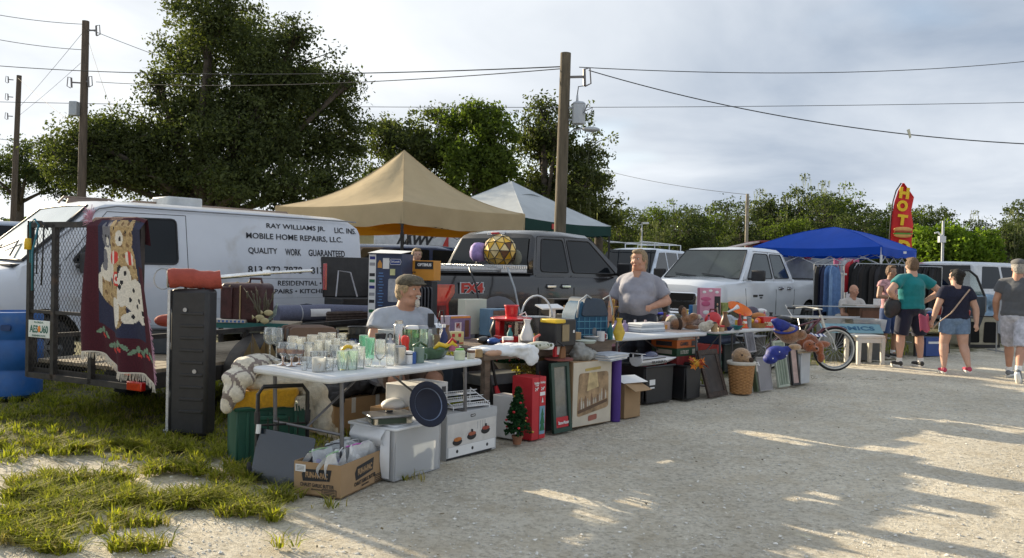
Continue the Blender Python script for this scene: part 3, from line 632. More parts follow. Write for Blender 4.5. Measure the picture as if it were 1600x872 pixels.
m.build('window_grating',pm('grating_pale',(.35,.38,.36),.5),VAN,kind='stuff')
def pickup(name,label,loc,rz,paint,L,xr,xf,bedL,xcab0,xroof0,xroof1,xwb,zbed,zbelt,zhood,zroof,wr,W=1.0,flare=None,quad=True,rim=steelm,glass=autog):
 T=thing(name,label,'pickup truck',loc,rz);z0=.48
 st=[]
 for x, z_, w_ in[(0,zbed-.02,W-.03),(.04,zbed,W),(xcab0-.02,zbed,W),(xcab0+.02,zbelt,W),(xwb,zbelt,W),(xwb+.12,zhood+.02,W-.01),((xwb+L)/2,zhood,W-.01),(L-.28,zhood-.04,W-.03),(L-.12,zhood-.12,W-.07),(L-.06,zhood-.3,W-.10)]:
  st.append((x,body_ring(w_,z0,z_,crown=.02 if x<xwb else.05)))
 bo=MB().loft(st).build('body',[paint,blackp],T,smooth=35)
 boolcut(bo,[MB().box(((xcab0+.08)/2+.0,0,zbed+.0),(xcab0-.16,2*W-.24,.95))])
 wells(bo,[(xr,wr),(xf,wr)],wr+.07,W,darkvoid)
 m=MB();m.box(((xcab0)/2,0,zbed-.46),(xcab0-.2,2*W-.26,.02));m.build('bed_floor',blackp,T)
 yb, yt=W-.05, W-.24
 cm=MB();cab(cm,[(xcab0,zbelt+.0),(xcab0+.03,zbelt+.22),(xroof0,zroof-.06),(xroof0+.12,zroof-.01),((xroof0+xroof1)/2,zroof+.01),(xroof1,zroof-.02),(xroof1+.10,zroof-.07),(xwb,zbelt+.01)],yb,yt,zbelt,zroof)
 cm.build('cab',paint,T,smooth=35)
 yf=lambda z:yb+(yt-yb)*max(0,z-zbelt)/(zroof-zbelt)
 sl_=(xwb-xroof1-.1)/(zroof-.07-zbelt)
 for sd in(1,-1):
  z1=zroof-.13;z_b=zbelt+.05;mid=xroof0+(xroof1-xroof0)*(.52 if quad else.42)
  back=xcab0+.16;p1=rounded([(back+.02,z_b),(mid-.05,z_b-.01),(mid-.05,z1),(xroof0+.14,z1)],.05)
  fx=lambda z:xwb-.16-(z-zbelt)*sl_
  p2=rounded([(mid+.05,z_b-.01),(fx(z_b)-.02,z_b-.02),(fx(z1)-.03,z1),(mid+.05,z1)],.05)
  for p_ in(p1,p2):
   w_=side_panel('side_window',p_,glass,T,yf,sd,proud=.003)
   q=MB();q.tube([(x,sd*(yf(z)+.004),z) for x,z in p_],.012,5,closed=True);q.build('window_trim',blackp,w_)
  bz=lambda z:W+.012 if z<zbelt-.15 else(W+.009 if z<zbelt-.06 else yf(z))
  for pts in([(xcab0+.06,z0+.1),(xcab0+.04,zbelt-.2),(xcab0+.04,zbelt-.02),(xroof0+.04,zroof-.10),(xroof1,zroof-.08)],[(mid,z0+.1),(mid,zbelt-.2),(mid,zbelt-.02),(mid,zroof-.09)],[(xwb-.1,z0+.25),(xwb-.03,zbelt-.18),(xwb-.05,zbelt)]):
   strip_xz(pts,darkvoid,T,bz,sd,.009)
  for xh in(mid-.22,xcab0+.32):
   m=MB();m.box((xh,sd*(W+.03),zbelt-.17),(.2,.03,.035));m.box((xh,sd*(W+.014),zbelt-.17),(.17,.01,.07),m=1);m.build('door_handle',[chrome,blackp],T,bevel=.006)
  m=MB();m.box((xwb-.28,sd*(W+.16),zbelt+.10),(.10,.28,.22));m.box((xwb-.27,sd*(W+.0),zbelt+.03),(.05,.14,.05));m.build('side_mirror',blackp,T,bevel=.03)
  wheel(T,xr,sd*(W+.0),wr,.27,rim,sd);wheel(T,xf,sd*(W+.0),wr,.27,rim,sd)
  if flare:
   arch_flare(T,xr,wr,wr+.07,W,flare,sd,.17);arch_flare(T,xf,wr,wr+.07,W,flare,sd,.15)
  m=MB();m.prism([(xr+.7,.40),(xf-.65,.40),(xf-.65,.44),(xr+.7,.44)],sd*(W-.05),sd*(W+.09),'y');m.build('running_board',blackp,T)
 def scr(xa,za,xb,zb_,n=.012):
  d=Vector((zb_-za,0,-(xb-xa))).normalized();d=d if d.z>0 else-d
  def f(u,v):
   x=xa+(xb-xa)*v;z=za+(zb_-za)*v;y=(yf(z)-.07)*(1-2*u);return Vector((x,y,z))+d*n
  return f
 f=scr(xroof1+.11,zroof-.075,xwb-.01,zbelt+.02,.014);m=MB();m.grid(f,8,4);m.build('windscreen',glass,T,smooth=True)
 m=MB();pts=[f(u/6,0) for u in range(7)]+[f(1,v/3) for v in range(1,4)]+[f(1-u/6,1) for u in range(1,7)]+[f(0,1-v/3) for v in range(1,3)];m.tube(pts,.014,5,closed=True);m.build('windscreen_seal',blackp,T)
 for yy in(.5,-.1):
  m=MB();m.tube([f(.5-yy/1.6,.97)+Vector((.01,0,.02)),f(.5-(yy-.5)/1.6,.88)+Vector((.01,0,.02))],[.012,.008],6);m.build('wiper',blackp,T)
 d=Vector((-(zroof-.06-zbelt-.22),0,.12)).normalized()
 def rf(u,v):
  z=zbelt+.08+(zroof-.12-zbelt-.08)*v;q=z-zbelt-.22;x=xcab0+.03+(.03*q/.22 if q<0 else(xroof0-xcab0-.03)*q/(zroof-.06-zbelt-.22));y=(yf(z)-.09)*(1-2*u);return Vector((x-.016,y,z))
 m=MB();m.grid(rf,8,8);m.build('rear_window',autog,T,smooth=True)
 m=MB();pts=rounded([(.36,.12),(.64,.12),(.64,.9),(.36,.9)],.05);m.tube([rf(u,v)+Vector((-.006,0,0)) for u,v in pts],.008,5,closed=True);m.build('sliding_pane_frame',blackp,T)
 m=MB();m.box((xroof0+.005,0,zroof-.045),(.05,.36,.05));m.box((xroof0-.025,0,zroof-.045),(.02,.17,.035),m=1);m.build('high_brake_light',[whitel,redl],T,bevel=.008)
 m=MB();m.box((-.06,0,.60),(.2,2*W-.06,.2));m.build('rear_bumper',chrome,T,bevel=.03)
 m=MB();m.box((L-.02,0,.58),(.22,2*W-.08,.22));m.build('front_bumper',chrome,T,bevel=.04)
 m=MB();m.box((-.012,0,(zbed+.70)/2),(.02,2*W-.42,zbed-.86));m.build('tailgate',paint,T,bevel=.01)
 m=MB();m.box((.06,0,zbed+.004),(.1,2*W-.1,.012));m.box((xcab0/2,W-.08,zbed+.006),(xcab0-.1,.1,.012));m.box((xcab0/2,-W+.08,zbed+.006),(xcab0-.1,.1,.012));m.build('bed_rail_cap',blackp,T,bevel=.004)
 return T
FL=Vector((-1.0,10.62,0));fh=Vector((RC,RS,0));fleft=Vector((-RS,RC,0))
FORD=pickup('pickup_truck','dark grey four door pickup with a silver tool box behind the glassware table',FL+fleft*1.0,RA,fordgrey,5.95,1.2,4.95,2.0,2.02,2.22,3.55,4.35,1.37,1.36,1.33,2.03,.42,flare=pm('flare_grey',(.11,.11,.125),.5))
for sd in(-1,1):
 m=MB();m.prism(rounded([(-.015,.76),(.27,.76),(.25,.98),(.36,1.10),(.36,1.22),(-.015,1.22)],.02),sd*.93,sd*1.025,'y');tl=m.build('tail_light',redl,FORD,bevel=.008)
 m=MB();m.prism([(.03,.80),(.21,.80),(.20,.95),(.03,.95)],sd*1.02,sd*1.03,'y');m.build('lens',redlb,tl)
 m=MB();m.prism([(.03,1.0),(.2,1.0),(.28,1.11),(.28,1.18),(.03,1.18)],sd*1.02,sd*1.03,'y');m.build('lens',pm('bright_red_lens',(.62,.02,.012),.12,coat=1),tl)
 m=MB();m.box((.012,sd*.93,1.01),(.05,.13,.42));m.build('tail_light_rear_face',redl,FORD,bevel=.01)
lettering('FX4',.42,.13,pm('decal_red',(.5,.03,.02),.4),FORD,Matrix.Translation((.68,-1.028,1.175))@Matrix.Rotation(math.pi/2,4,'X'),.05,.003)
lettering('FX4',.47,.155,pm('decal_silver',(.55,.56,.58),.4),FORD,Matrix.Translation((.68,-1.025,1.175))@Matrix.Rotation(math.pi/2,4,'X'),.09,.002)
m=MB();m.box((1.62,0,1.44),(.55,1.86,.11));
for i in range(46):
 m.box((1.345,-.9+.04*i,1.46),(.01,.022,.05),m=1)
for i in range(12):m.box((1.38+.045*i,-.935,1.46),(.022,.01,.05),m=1)
m.build('tool_box',[pm('alu_plate',(.55,.56,.57),.35,.8,var=.2,scale=40,bump=.6,bscale=120),pm('alu_bright',(.75,.75,.74),.25,.9)],FORD,bevel=.008,smooth=None)
m=MB();m.box((.75,-.86,1.43),(1.25,.07,.045));m.build('bed_rail',pm('alu_plate',(.5,.5,.5),.3),FORD,bevel=.01)
wr_rear=Vector((3.78,15.75,0));rh=Vector((-RC,-RS,0));rleft=Vector((RS,-RC,0))
RAM=pickup('pickup_truck','clean white pickup parked nose to camera behind the plush toy table',wr_rear-rh*5.8+rleft*-1.0,RA+math.pi,ramwhite,5.8,1.2,4.8,2.0,2.02,2.25,3.68,4.45,1.35,1.31,1.27,2.0,.41,quad=True,glass=pm('white_truck_glass',(.03,.042,.04),.05,var=.3,scale=2,spec=.7))
m=MB();m.prism(rounded([(-.62,.70),(.62,.70),(.68,1.06),(-.68,1.06)],.08),5.69,5.76,'x');m.build('grille_surround',chrome,RAM,bevel=.02)
for yc, zc in((-.31,.97),(.31,.97),(-.3,.80),(.3,.80)):
 m=MB();m.prism(rounded([(yc-.27,zc-.065),(yc+.27,zc-.065),(yc+.29,zc+.065),(yc-.29,zc+.065)],.03),5.75,5.772,'x');m.build('grille_opening',darkvoid,RAM)
for sd in(-1,1):
 m=MB();m.prism(rounded([(sd*.66,.86),(sd*.90,.86),(sd*.92,1.06),(sd*.70,1.08)],.04),5.56,5.73,'x');m.build('headlight',whitel,RAM,bevel=.02)
 m=MB();m.box((.0,sd*.93,.98),(.08,.12,.38));m.build('tail_light',redl,RAM,bevel=.01)
 m=MB();m.box((3.98,sd*1.013,.99),(.20,.008,.05));m.box((3.72,sd*1.013,1.0),(.20,.008,.035));m.box((3.72,sd*1.013,.95),(.12,.008,.03));m.build('badge',blackm,RAM)
def wagon(name,label,loc,rz,paint,L=4.6,W=.9,zb=1.0,zr=1.7,cat='car',hatch=False,boxy=.3,glass=autog,nowheels=False):
 T=thing(name,label,cat,loc,rz);st=[]
 for x, z_, w_ in[(0,zb-.12,W-.08),(.06,zb,W-.02),(.2,zb,W),(L-1.25,zb,W),(L-1.1,zb-.03,W),(L-.35,zb-.12,W-.04),(L-.05,zb-.25,W-.1),(L,zb-.45,W-.16)]:st.append((x,body_ring(w_,.28,z_)))
 bo=MB().loft(st).build('body',paint,T,smooth=35);bo.data.materials.append(blackp)
 wells(bo,[(.85,.33),(L-.85,.33)],.39,W,darkvoid)
 cm=MB();cab(cm,[(.06,zb),(.10,zb+.1),(.12+boxy,zr-.05),(.3+boxy,zr),(L*.5,zr+.01),(L-2.0,zr-.04),(L-1.15,zb+.01)],W-.04,W-.2,zb,zr);cm.build('cab',paint,T,smooth=35)
 yf=lambda z:(W-.04)-.16*max(0,z-zb)/(zr-zb)
 sl=.8/(zr-zb-.05)
 for sd in(1,-1):
  a=[(.25+boxy*.9,zb+.06),(1.35,zb+.06),(1.35,zr-.1),(.45+boxy,zr-.1)];c=[(1.45,zb+.06),(2.35,zb+.06),(2.35,zr-.1),(1.45,zr-.1)];d=[(2.43,zb+.06),(L-1.35,zb+.06),(L-1.98,zr-.12),(2.43,zr-.1)]
  for q in(a,c,d):side_panel('side_window',rounded(q,.04),glass,T,yf,sd,proud=.003)
  m=MB();m.box((L-1.4,sd*(W+.08),zb+.08),(.08,.18,.13));m.build('side_mirror',paint,T,bevel=.02)
  for x in(.85,L-.85):
   if not nowheels:wheel(T,x,sd*W,.33,.2,steelm,sd)
  m=MB();m.box((.02,sd*(W-.12),zb-.1),(.08,.12,.3));m.build('tail_light',redl,T,bevel=.01)
  m=MB();m.box((L-.06,sd*(W-.26),zb-.33),(.1,.26,.13));m.build('headlight',whitel,T,bevel=.02)
  strip_xz([(1.4,.4),(1.4,zb-.02)],darkvoid,T,lambda z:W+.012,sd);strip_xz([(2.4,.4),(2.4,zb-.02)],darkvoid,T,lambda z:W+.012,sd)
 m=MB();f=lambda u, v:Vector((L-1.96+(.78)*v+.012,(yf(zr-.08-(zr-zb-.12)*v)-.06)*(1-2*u),zr-.05-(zr-zb-.09)*v+.012));m.grid(f,4,2);m.build('windscreen',glass,T)
 m=MB();m.grid(lambda u,v:Vector((.10+boxy*v-.015,(yf(zb+.1+(zr-zb-.2)*v)-.08)*(1-2*u),zb+.12+(zr-zb-.2)*v)),4,2);m.build('rear_window',glass,T)
 for x_ in(L-.02,-.03):MB().box((x_,0,.48),(.1,2*W-.25,.2)).build('bumper',blackp,T,bevel=.03)
 return T
#utility poles and wires
polew=pm('weathered_pole_wood',(.12,.10,.07),.9,var=.35,scale=3,bump=.8,bscale=12,stretch=(6,6,.6))
polew2=pm('dark_pole_wood',(.11,.085,.065),.9,var=.35,scale=3,bump=.8,bscale=12,stretch=(6,6,.6))
porc=pm('insulator_grey',(.16,.15,.15),.4);galv=pm('galvanised_grey',(.42,.45,.48),.5,.3,var=.12,scale=4)
cable=pm('power_cable',(.03,.03,.03),.7)
def cutout(T,x,y,z,sx=1):
 """a fuse cutout on a short bracket"""
 m=MB();m.bar((0,0,z),(x,y,z),.04,.05);m.build('bracket',porc,T)
 m=MB();m.tube([(x,y,z+.17),(x+.13*sx,y,z+.20),(x+.16*sx,y,z-.15),(x+.02*sx,y,z-.22)],.018,6);m.cyl((x,y,z+.17),(x+.02,y,z-.2),.035,n=8);m.build('fuse_cutout',porc,T)
def pole(label,base,top,r0,r1,mat):
 T=thing('utility_pole',label,'utility pole',base);d=Vector(top)-Vector(base)
 MB().tube([(0,0,-.02),d*.5,d],[r0,(r0+r1)/2,r1],16).build('pole',mat,T);return T, d
PC=P(872,419,19.0);PC.z=0;top=P(884,83,19.0)
T, d=pole('leaning brown wooden utility pole standing behind the dark grey pickup',PC,top,.145,.12,polew)
cutout(T,d.x+.42,-.1,d.z-.55);
m=MB();cx=d.x*.83+.33;z=P(898,178,19).z;m.cyl((cx,-.1,z-.25),(cx,-.1,z+.20),.15,.15,n=18);m.cyl((cx,-.1,z+.2),(cx,-.1,z+.25),.16,.12,n=18)
m.cyl((cx-.04,-.1,z+.24),(cx-.04,-.1,z+.42),.035,.02,n=8);m.bar((d.x*.8,0,z+.12),(cx-.1,-.08,z+.12),.05,.04);m.bar((d.x*.8,0,z-.15),(cx-.1,-.08,z-.15),.05,.04);m.build('transformer',galv,T,bevel=.008)
m=MB();m.tube([(cx-.04,-.1,z+.42),(cx-.02,-.1,z+.6),(d.x+.45,-.1,d.z-.75)],.012,5);m.tube([(cx+.15,-.15,z+.05),(cx+.30,-.15,z+.12),(cx+.28,-.15,z-.05),(cx+.1,-.25,z-.02),(cx+.2,-.2,z+.2)],.012,5);m.build('drop_wire',cable,T)
zl=P(915,203,19).z
m=MB();m.tube([(d.x*.75,0,zl-.25),(d.x*.75+.2,-.05,zl-.03),(d.x*.75+.48,-.08,zl+.03)],.02,6);m.ell((d.x*.75+.62,-.08,zl),(.21,.12,.06),14,8);m.build('street_light',galv,T,smooth=True)
PA=P(125,400,32.0);PA.z=0;TA=P(134,33,32.0)
T2, d2=pole('tall brown power pole with a grey box, nearer of the two left poles',PA,TA,.17,.13,polew2)
cutout(T2,d2.x+.45,-.1,P(134,48,32).z,1);cutout(T2,d2.x*.8-.45,-.1,P(134,130,32).z,-1);cutout(T2,d2.x*.8+.2,-.1,P(134,128,32).z,1)
zb_=P(122,172,32).z;m=MB();m.box((d2.x*.6-.22,-.25,zb_),(.3,.3,.55));m.build('switch_box',galv,T2,bevel=.03)
PB=P(17,400,50.0);PB.z=0;TB=P(30,118,50.0)
T3, d3=pole('farther thin power pole near the left edge with three hanging cutouts',PB,TB,.18,.14,polew2)
for v_ in(125,152,182):cutout(T3,d3.x-.6,-.1,P(25,v_,50).z,-1)
b_=P(1166,400,48);b_.z=0;t_=P(1168,303,48);pole('thin pale utility pole in front of the far wood above the white pickup',b_,t_,.11,.09,pm('pale_pole',(.30,.27,.22),.9,var=.3))
b_=P(1472,425,40);b_.z=0;t_=P(1474,345,40)
T4, d4=pole('slim grey light pole in front of the lime green tree',b_,t_,.07,.055,galv);m=MB();m.tube([(d4.x,0,d4.z-.8),(d4.x-.25,0,d4.z-.55),(d4.x-.4,0,d4.z-.6)],.04,6);m.box((d4.x-.1,-.1,d4.z-.9),(.3,.2,.3));m.build('floodlight',whitel,T4)
b_=P(1003,410,46);b_.z=0;t_=P(1003,348,46)
T5, d5=pole('slim grey floodlight pole behind the grey woman vendor',b_,t_,.05,.04,galv);m=MB();m.box((.15,0,d5.z-.02),(.35,.15,.1));m.build('floodlight',whitel,T5)
def wire(name,label,a,b,sag,r,n=26):
 r*=.62
 a, b=Vector(a), Vector(b);m=MB();m.tube([a.lerp(b,i/n)-Vector((0,0,sag*4*(i/n)*(1-i/n))) for i in range(n+1)],r,4,cap=False);return m.build(name,cable,kind=None,label=label,cat='wire',group='overhead wires')
topP=lambda v:P(882,v,19)
wire('overhead_wire','upper overhead wire from the left edge to the top of the leaning pole',P(-60,98,33),topP(104),.3,.022)
wire('overhead_wire','sagging overhead wire passing behind the oak to the leaning pole',P(150,128,32),topP(107),.25,.018)
wire('overhead_wire','overhead wire leaving the leaning pole level toward the right edge',P(905,105,19),P(1680,87,26),.3,.016)
wire('overhead_wire','long overhead wire descending from the leaning pole to the right edge',P(920,110,19),P(1680,228,17),.35,.018)
wire('overhead_wire','level overhead wire crossing the whole sky behind the leaning pole',P(-60,158,40),P(1700,158,40),.3,.022)
wire('overhead_wire','thin overhead wire from the tall left pole top to the oak',P(140,46,32),P(560,175,52),.4,.018)
wire('overhead_wire','high overhead wire from the left edge to the tall left pole top',P(-60,12,30),P(132,38,32),.1,.018)
wire('overhead_wire','second overhead wire from the left edge to the tall left pole',P(-60,50,30),P(132,78,32),.1,.018)
wire('overhead_wire','low overhead wire from the left edge under the leftmost pole fittings',P(-60,208,40),P(90,224,46),.1,.02)
wire('overhead_wire','faint overhead wire over the far wood right of the leaning pole',P(940,265,60),P(1168,304,48),.2,.02)
for(u0,v0,u1,v1,lab) in[(28,122,110,190,'guy wire slanting right from the leftmost pole'),(137,60,175,175,'guy wire slanting right from the tall left pole'),(28,170,130,50,'wire rising from the leftmost pole to the tall left pole top'),(28,182,130,95,'wire rising from the leftmost pole to the middle of the tall left pole'),(125,190,40,235,'service wire dropping left from the grey box pole')]:
 wire('overhead_wire',lab,P(u0,v0,45),P(u1,v1,33),.05,.014,8)
b=P(1417,203,16.5);m=MB();m.prism([(0,0),(.05,.02),(.09,-.14),(.06,-.17)],-.01,.01,'y');m.build('bird',pm('bird_pale',(.5,.5,.4),.8),loc=b,label='small pale bird or leaf hanging at the long wire on the right',cat='bird')
#canopies
def cloth(name,col,transl=.3,rough=.8,var=.06):
 m=pm(name,col,rough,var=.10,scale=2,bump=.9,bscale=4.5,spec=.15);t=m.node_tree;b=t.nodes['Principled BSDF']
 tl=t.nodes.new('ShaderNodeBsdfTranslucent');tl.inputs[0].default_value=tuple(col)+(1,);mx=t.nodes.new('ShaderNodeMixShader');mx.inputs[0].default_value=transl
 t.links.new(b.outputs[0],mx.inputs[1]);t.links.new(tl.outputs[0],mx.inputs[2]);t.links.new(mx.outputs[0],t.nodes['Material Output'].inputs[0]);return m
def canopy(label,c,ex,ey,sx,sy,z_e,z_p,val,mat,vmat=None,legm=blackm,bow=.16,vent=False,bar=None):
 """c centre on the ground, ex/ey unit directions, half sizes sx, sy"""
 T=thing('canopy_tent',label,'canopy',(c[0],c[1],0));ex=Vector(ex).normalized();ey=Vector(ey).normalized()
 def q(a,b,z):p=ex*(a*sx)+ey*(b*sy);return Vector((p.x,p.y,z))
 N=14;cs=[(1,1),(-1,1),(-1,-1),(1,-1)]
 m=MB()
 for i in range(4):
  a, b=cs[i], cs[(i+1)%4]
  def f(u,v):
   e=(a[0]+(b[0]-a[0])*u,a[1]+(b[1]-a[1])*u);k=v
   s=1-v;hh=z_e+(z_p-z_e)*(v**1.0)-bow*math.sin(math.pi*v)*(1-.25*math.cos((u-.5)*2*math.pi))-.05*math.sin(math.pi*u)*(1-v)**2
   if v>.985:hh=z_p
   hh+=.012*math.sin(u*31+v*9)*math.sin(v*14)*(1-v)
   return q(e[0]*s,e[1]*s,hh)
  m.grid(f,N,N)
 m.build('canopy_top',mat,T,smooth=50)
 for i in range(4):
  a, b=cs[i], cs[(i+1)%4];m=MB();mt=vmat or mat
  m.grid(lambda u,v:q((a[0]+(b[0]-a[0])*u)*(1.004+.006*math.sin(u*23)*v),(a[1]+(b[1]-a[1])*u)*(1.004+.006*math.sin(u*23)*v),z_e+.004-.05*math.sin(math.pi*u)-val*v-.015*v*math.sin(u*19)),26,3);m.build('valance',mt,T,smooth=True)
 m=MB()
 for a, b in cs:m.tube([q(a,b,z_e+.012)]+[q(a*s,b*s,z_e+(z_p-z_e)*(1-s)-bow*math.sin(math.pi*(1-s))*1.25+.001) for s in[1-k/14 for k in range(1,14)]]+[q(0,0,z_p)],.008,5)
 m.build('ridge_seam',mat,T)
 for a, b in cs:
  m=MB();p=q(a*.985,b*.985,0);m.box((p.x,p.y,(z_e-.02)/2),(.045,.045,z_e-.02));m.box((p.x,p.y,.012),(.14,.14,.02));m.box((p.x,p.y,z_e-.6),(.06,.06,.1));m.build('leg',legm,T,bevel=.004)
 for i in range(4):
  a, b=cs[i], cs[(i+1)%4];m=MB();n=4
  for j in range(n):
   u0, u1=j/n, (j+1)/n;P0=lambda u, z:q((a[0]+(b[0]-a[0])*u)*.97,(a[1]+(b[1]-a[1])*u)*.97,z)
   m.bar(P0(u0,z_e-.42),P0(u1,z_e-.08),.02,.012);m.bar(P0(u0,z_e-.08),P0(u1,z_e-.42),.02,.012)
  m.build('scissor_frame',legm,T)
 m=MB()
 for a, b in cs:m.bar(q(a*.97,b*.97,z_e-.25),q(a*.02,b*.02,z_p-.4),.02,.015)
 m.bar(q(0,0,z_p-.55),q(0,0,z_p-.03),.03,.03);m.build('peak_pole',legm,T)
 return T, q
tan=cloth('tan_canopy_cloth',(.52,.42,.26),.22)
c0=Vector((-1.98,14.85,0));ex=Vector((.6,.8,0));ey=Vector((-.8,.6,0));ctr=c0+ex*1.85+ey*1.8
T, q=canopy('big tan pop-up canopy between the white van and the dark grey pickup',ctr,ex,ey,1.85,1.8,2.60,3.86,.40,tan,bow=.20)
m=MB();a=q(-1,-.98,2.18);b_=q(-1,.9,2.20)
m.grid(lambda u,v:q(-.98+.5*v,-.96+1.9*u,2.22-.06*math.sin(math.pi*u)-.12*v),12,3);m.grid(lambda u,v:q(-.96+1.9*u,-.98+.5*v,2.20-.05*math.sin(math.pi*u)-.10*v),12,3)
m.build('inner_awning',cloth('orange_awning',(.75,.36,.03),.5),T,smooth=True)
whitec=cloth('white_canopy_cloth',(.62,.66,.68),.3);greenc=cloth('dark_green_valance',(.022,.06,.05),.08)
F=Vector((.28,19.6,0));Rr=Vector((2.66,22.7,0));e=(Rr-F);hl=e.length/2;ex=e.normalized();ey=Vector((-ex.y,ex.x,0));ctr=F+ex*hl+ey*hl
T, q=canopy('white canopy with dark green valance behind the leaning pole',ctr,ex,ey,hl,hl,2.64,3.78,.27,whitec,greenc,bow=.02)
m=MB();v0, v1=q(-.45,-1.012,2.50), q(-.33,-1.012,2.50);m.slab([v0+Vector((0,-.01,-.07)),v1+Vector((0,-.01,-.07)),v1+Vector((0,-.01,.06)),v0+Vector((0,-.01,.06))],.01);m.build('red_tag',pm('red_print',(.55,.05,.04),.5),T)
m=MB();m.grid(lambda u,v:q((-.22+.44*u)*(1-v*.6),-.33+.33*v-.02,3.33+.30*v+.05*math.sin(math.pi*u)+.03),6,4);m.build('vent_cap',whitec,T,smooth=True)
bluec=cloth('blue_canopy_cloth',(.012,.085,.52),.25,.6);
F=Vector((8.7,19.6,0));ex=Vector((.66,.75,0)).normalized();ey=Vector((-.67,.74,0)).normalized();sx, sy=1.35, 1.72;ctr=F+ex*sx+ey*sy
T, q=canopy('royal blue pop-up canopy with a white front leg behind the bicycle',ctr,ex,ey,sx,sy,2.16,2.72,.20,bluec,legm=pm('white_powder_coat',(.7,.7,.7),.4),bow=-.06)
m=MB();p_=q(.2,-1.02,2.06);m.box((p_.x,p_.y,p_.z),(.08,.01,.06));m.build('logo_tag',pm('white_print',(.8,.8,.8),.5),T)
#hot dog feather flag
FR=pm('flag_red',(.60,.018,.02),.7,var=.08,scale=4);FY=pm('flag_yellow',(.80,.52,.02),.7,var=.06)
fb=P(1392,420,28);fb.z=0;T=thing('feather_flag','tall red feather flag with yellow HOT D lettering and a hot dog picture','banner flag',fb)
def fp(u,v):p=P(u,v,28);return Vector((p.x-fb.x,0,p.z))
m=MB();L_=[(1391,400),(1392,370),(1394,340),(1397,315),(1402,298),(1410,286)];Rg=[(1425,400),(1423,378),(1427,352),(1425,330),(1429,308),(1412,286)]
def flagp(u,v,off=0):
 k=v*5;i=min(4,int(k));t=k-i;a=fp(*L_[i]).lerp(fp(*L_[i+1]),t);b=fp(*Rg[i]).lerp(fp(*Rg[i+1]),t);p=a.lerp(b,u);p.y=.06*math.sin(u*4+v*6)-off;return p
m.grid(lambda u,v:flagp(u,v),10,30);fl=m.build('flag_cloth',FR,T,smooth=True);sm=fl.modifiers.new('s','SOLIDIFY');sm.thickness=.006
m=MB();m.tube([(-.05,.02,0),fp(1390,400)+Vector((-.03,.02,0))]+[fp(*a)+Vector((-.03,.02,0)) for a in L_],.022,6);m.build('flag_pole',blackm,T)
for ch, u, v_, w_, h_ in[('H',1411,302,.33,.38),('O',1408,322,.36,.38),('T',1408,344,.34,.36),('D',1411,385,.40,.40)]:
 c=fp(u,v_);lettering(ch,w_,h_,FY,T,Matrix.Translation((c.x,-.085,c.z))@Matrix.Rotation(math.pi/2,4,'X')@Matrix.Rotation(rad(-6),4,'Z'),.06,.02)
c=fp(1409,363);bun=pm('bun_brown',(.62,.33,.10),.7);
for mt, dz, rx_, rz_, dy in((bun,.09,.32,.09,-.09),(pm('sausage_red',(.35,.06,.02),.6),.02,.30,.05,-.10),(pm('lettuce_green',(.10,.32,.05),.7),-.05,.33,.04,-.09),(bun,-.11,.30,.08,-.085)):
 m=MB();m.ell((c.x,dy,c.z+dz),(rx_,.03,rz_),16,8,M=Matrix.Rotation(0,4,'Y'));m.build('hot_dog_picture',mt,T,smooth=True)
#food trailer, far building, signs
T=thing('food_trailer','red food trailer with a raised awning in front of the far wood','trailer',P(1225,425,34)*1);T.location.z=0
m=MB();m.box((.2,0,1.6),(3.0,2.2,2.1));m.box((.2,0,2.72),(3.1,2.3,.1),m=1);m.build('body',[pm('red_trailer_paint',(.42,.025,.02),.4,var=.1),pm('trailer_trim',(.2,.03,.03),.5)],T,bevel=.03)
m=MB();m.box((0.2,-1.12,1.75),(1.8,.05,.8));m.build('serving_window',darkvoid,T);m=MB();m.slab([(-2.9,-1.1,2.35),(-1.3,-1.1,2.75),(-1.3,.8,2.75),(-2.9,.8,2.35)],.05);m.build('awning',pm('pale_awning',(.5,.42,.38),.7),T)
for x in(-.8,1.0):wheel(T,x,-1.1,.33,.2,steelm,-1)
T=thing('service_building','cream walled low building behind the tan canopy','building',(P(600,420,38).x,38,0))
m=MB();m.box((0,2,1.6),(7,4,3.2));m.build('wall',pm('cream_wall',(.55,.48,.28),.85,var=.1),T);m=MB();m.slab([(-3.8,-.4,3.15),(3.8,-.4,3.15),(3.8,2.2,3.9),(-3.8,2.2,3.9)],.08);m.slab([(-3.8,2.2,3.9),(3.8,2.2,3.9),(3.8,4.5,3.15),(-3.8,4.5,3.15)],.08);m.build('roof',galv,T)
m=MB();m.box((-.2,-.03,1.7),(1.2,.05,.9));f=m.build('window',autog,T);m=MB();
for z in(1.22,2.18):m.box((-.2,-.07,z),(1.35,.06,.07))
for x in(-.86,.46):m.box((x,-.07,1.7),(.07,.06,.9))
m.build('frame',pm('white_trim',(.7,.7,.68),.6),f)
T=thing('enclosed_trailer','white enclosed trailer with black block lettering under the tan canopy','trailer',(P(652,420,26).x,26,0))
m=MB();m.box((.2,1.2,1.55),(3.2,2.2,2.0));m.build('body',pm('trailer_white',(.62,.63,.64),.4),T,bevel=.04)
m=MB();m.box((.2,.085,.5),(3.0,.06,.12));m.build('bumper',blackm,T);lettering('/\\AWV',1.2,.34,blackp,T,Matrix.Translation((-.1,.095,2.25))@Matrix.Rotation(math.pi/2,4,'X'),.05,.01,shear=.3)
m=MB();m.prism([(.75,2.05),(.95,2.05),(.95,2.5)],.07,.09,'y');m.build('red_fin_print',pm('red_print',(.5,.05,.04),.5),T)
for x in(-.5,.5):wheel(T,x,.12,.34,.2,steelm,-1)
wagon('parked_car','navy blue pickup-like car glimpsed between the van and the tan canopy leg',(P(590,420,20).x-1.2,20.6,0),.12,pm('navy_paint',(.02,.04,.11),.25,coat=1),L=5.0,zb=1.25,zr=1.95)
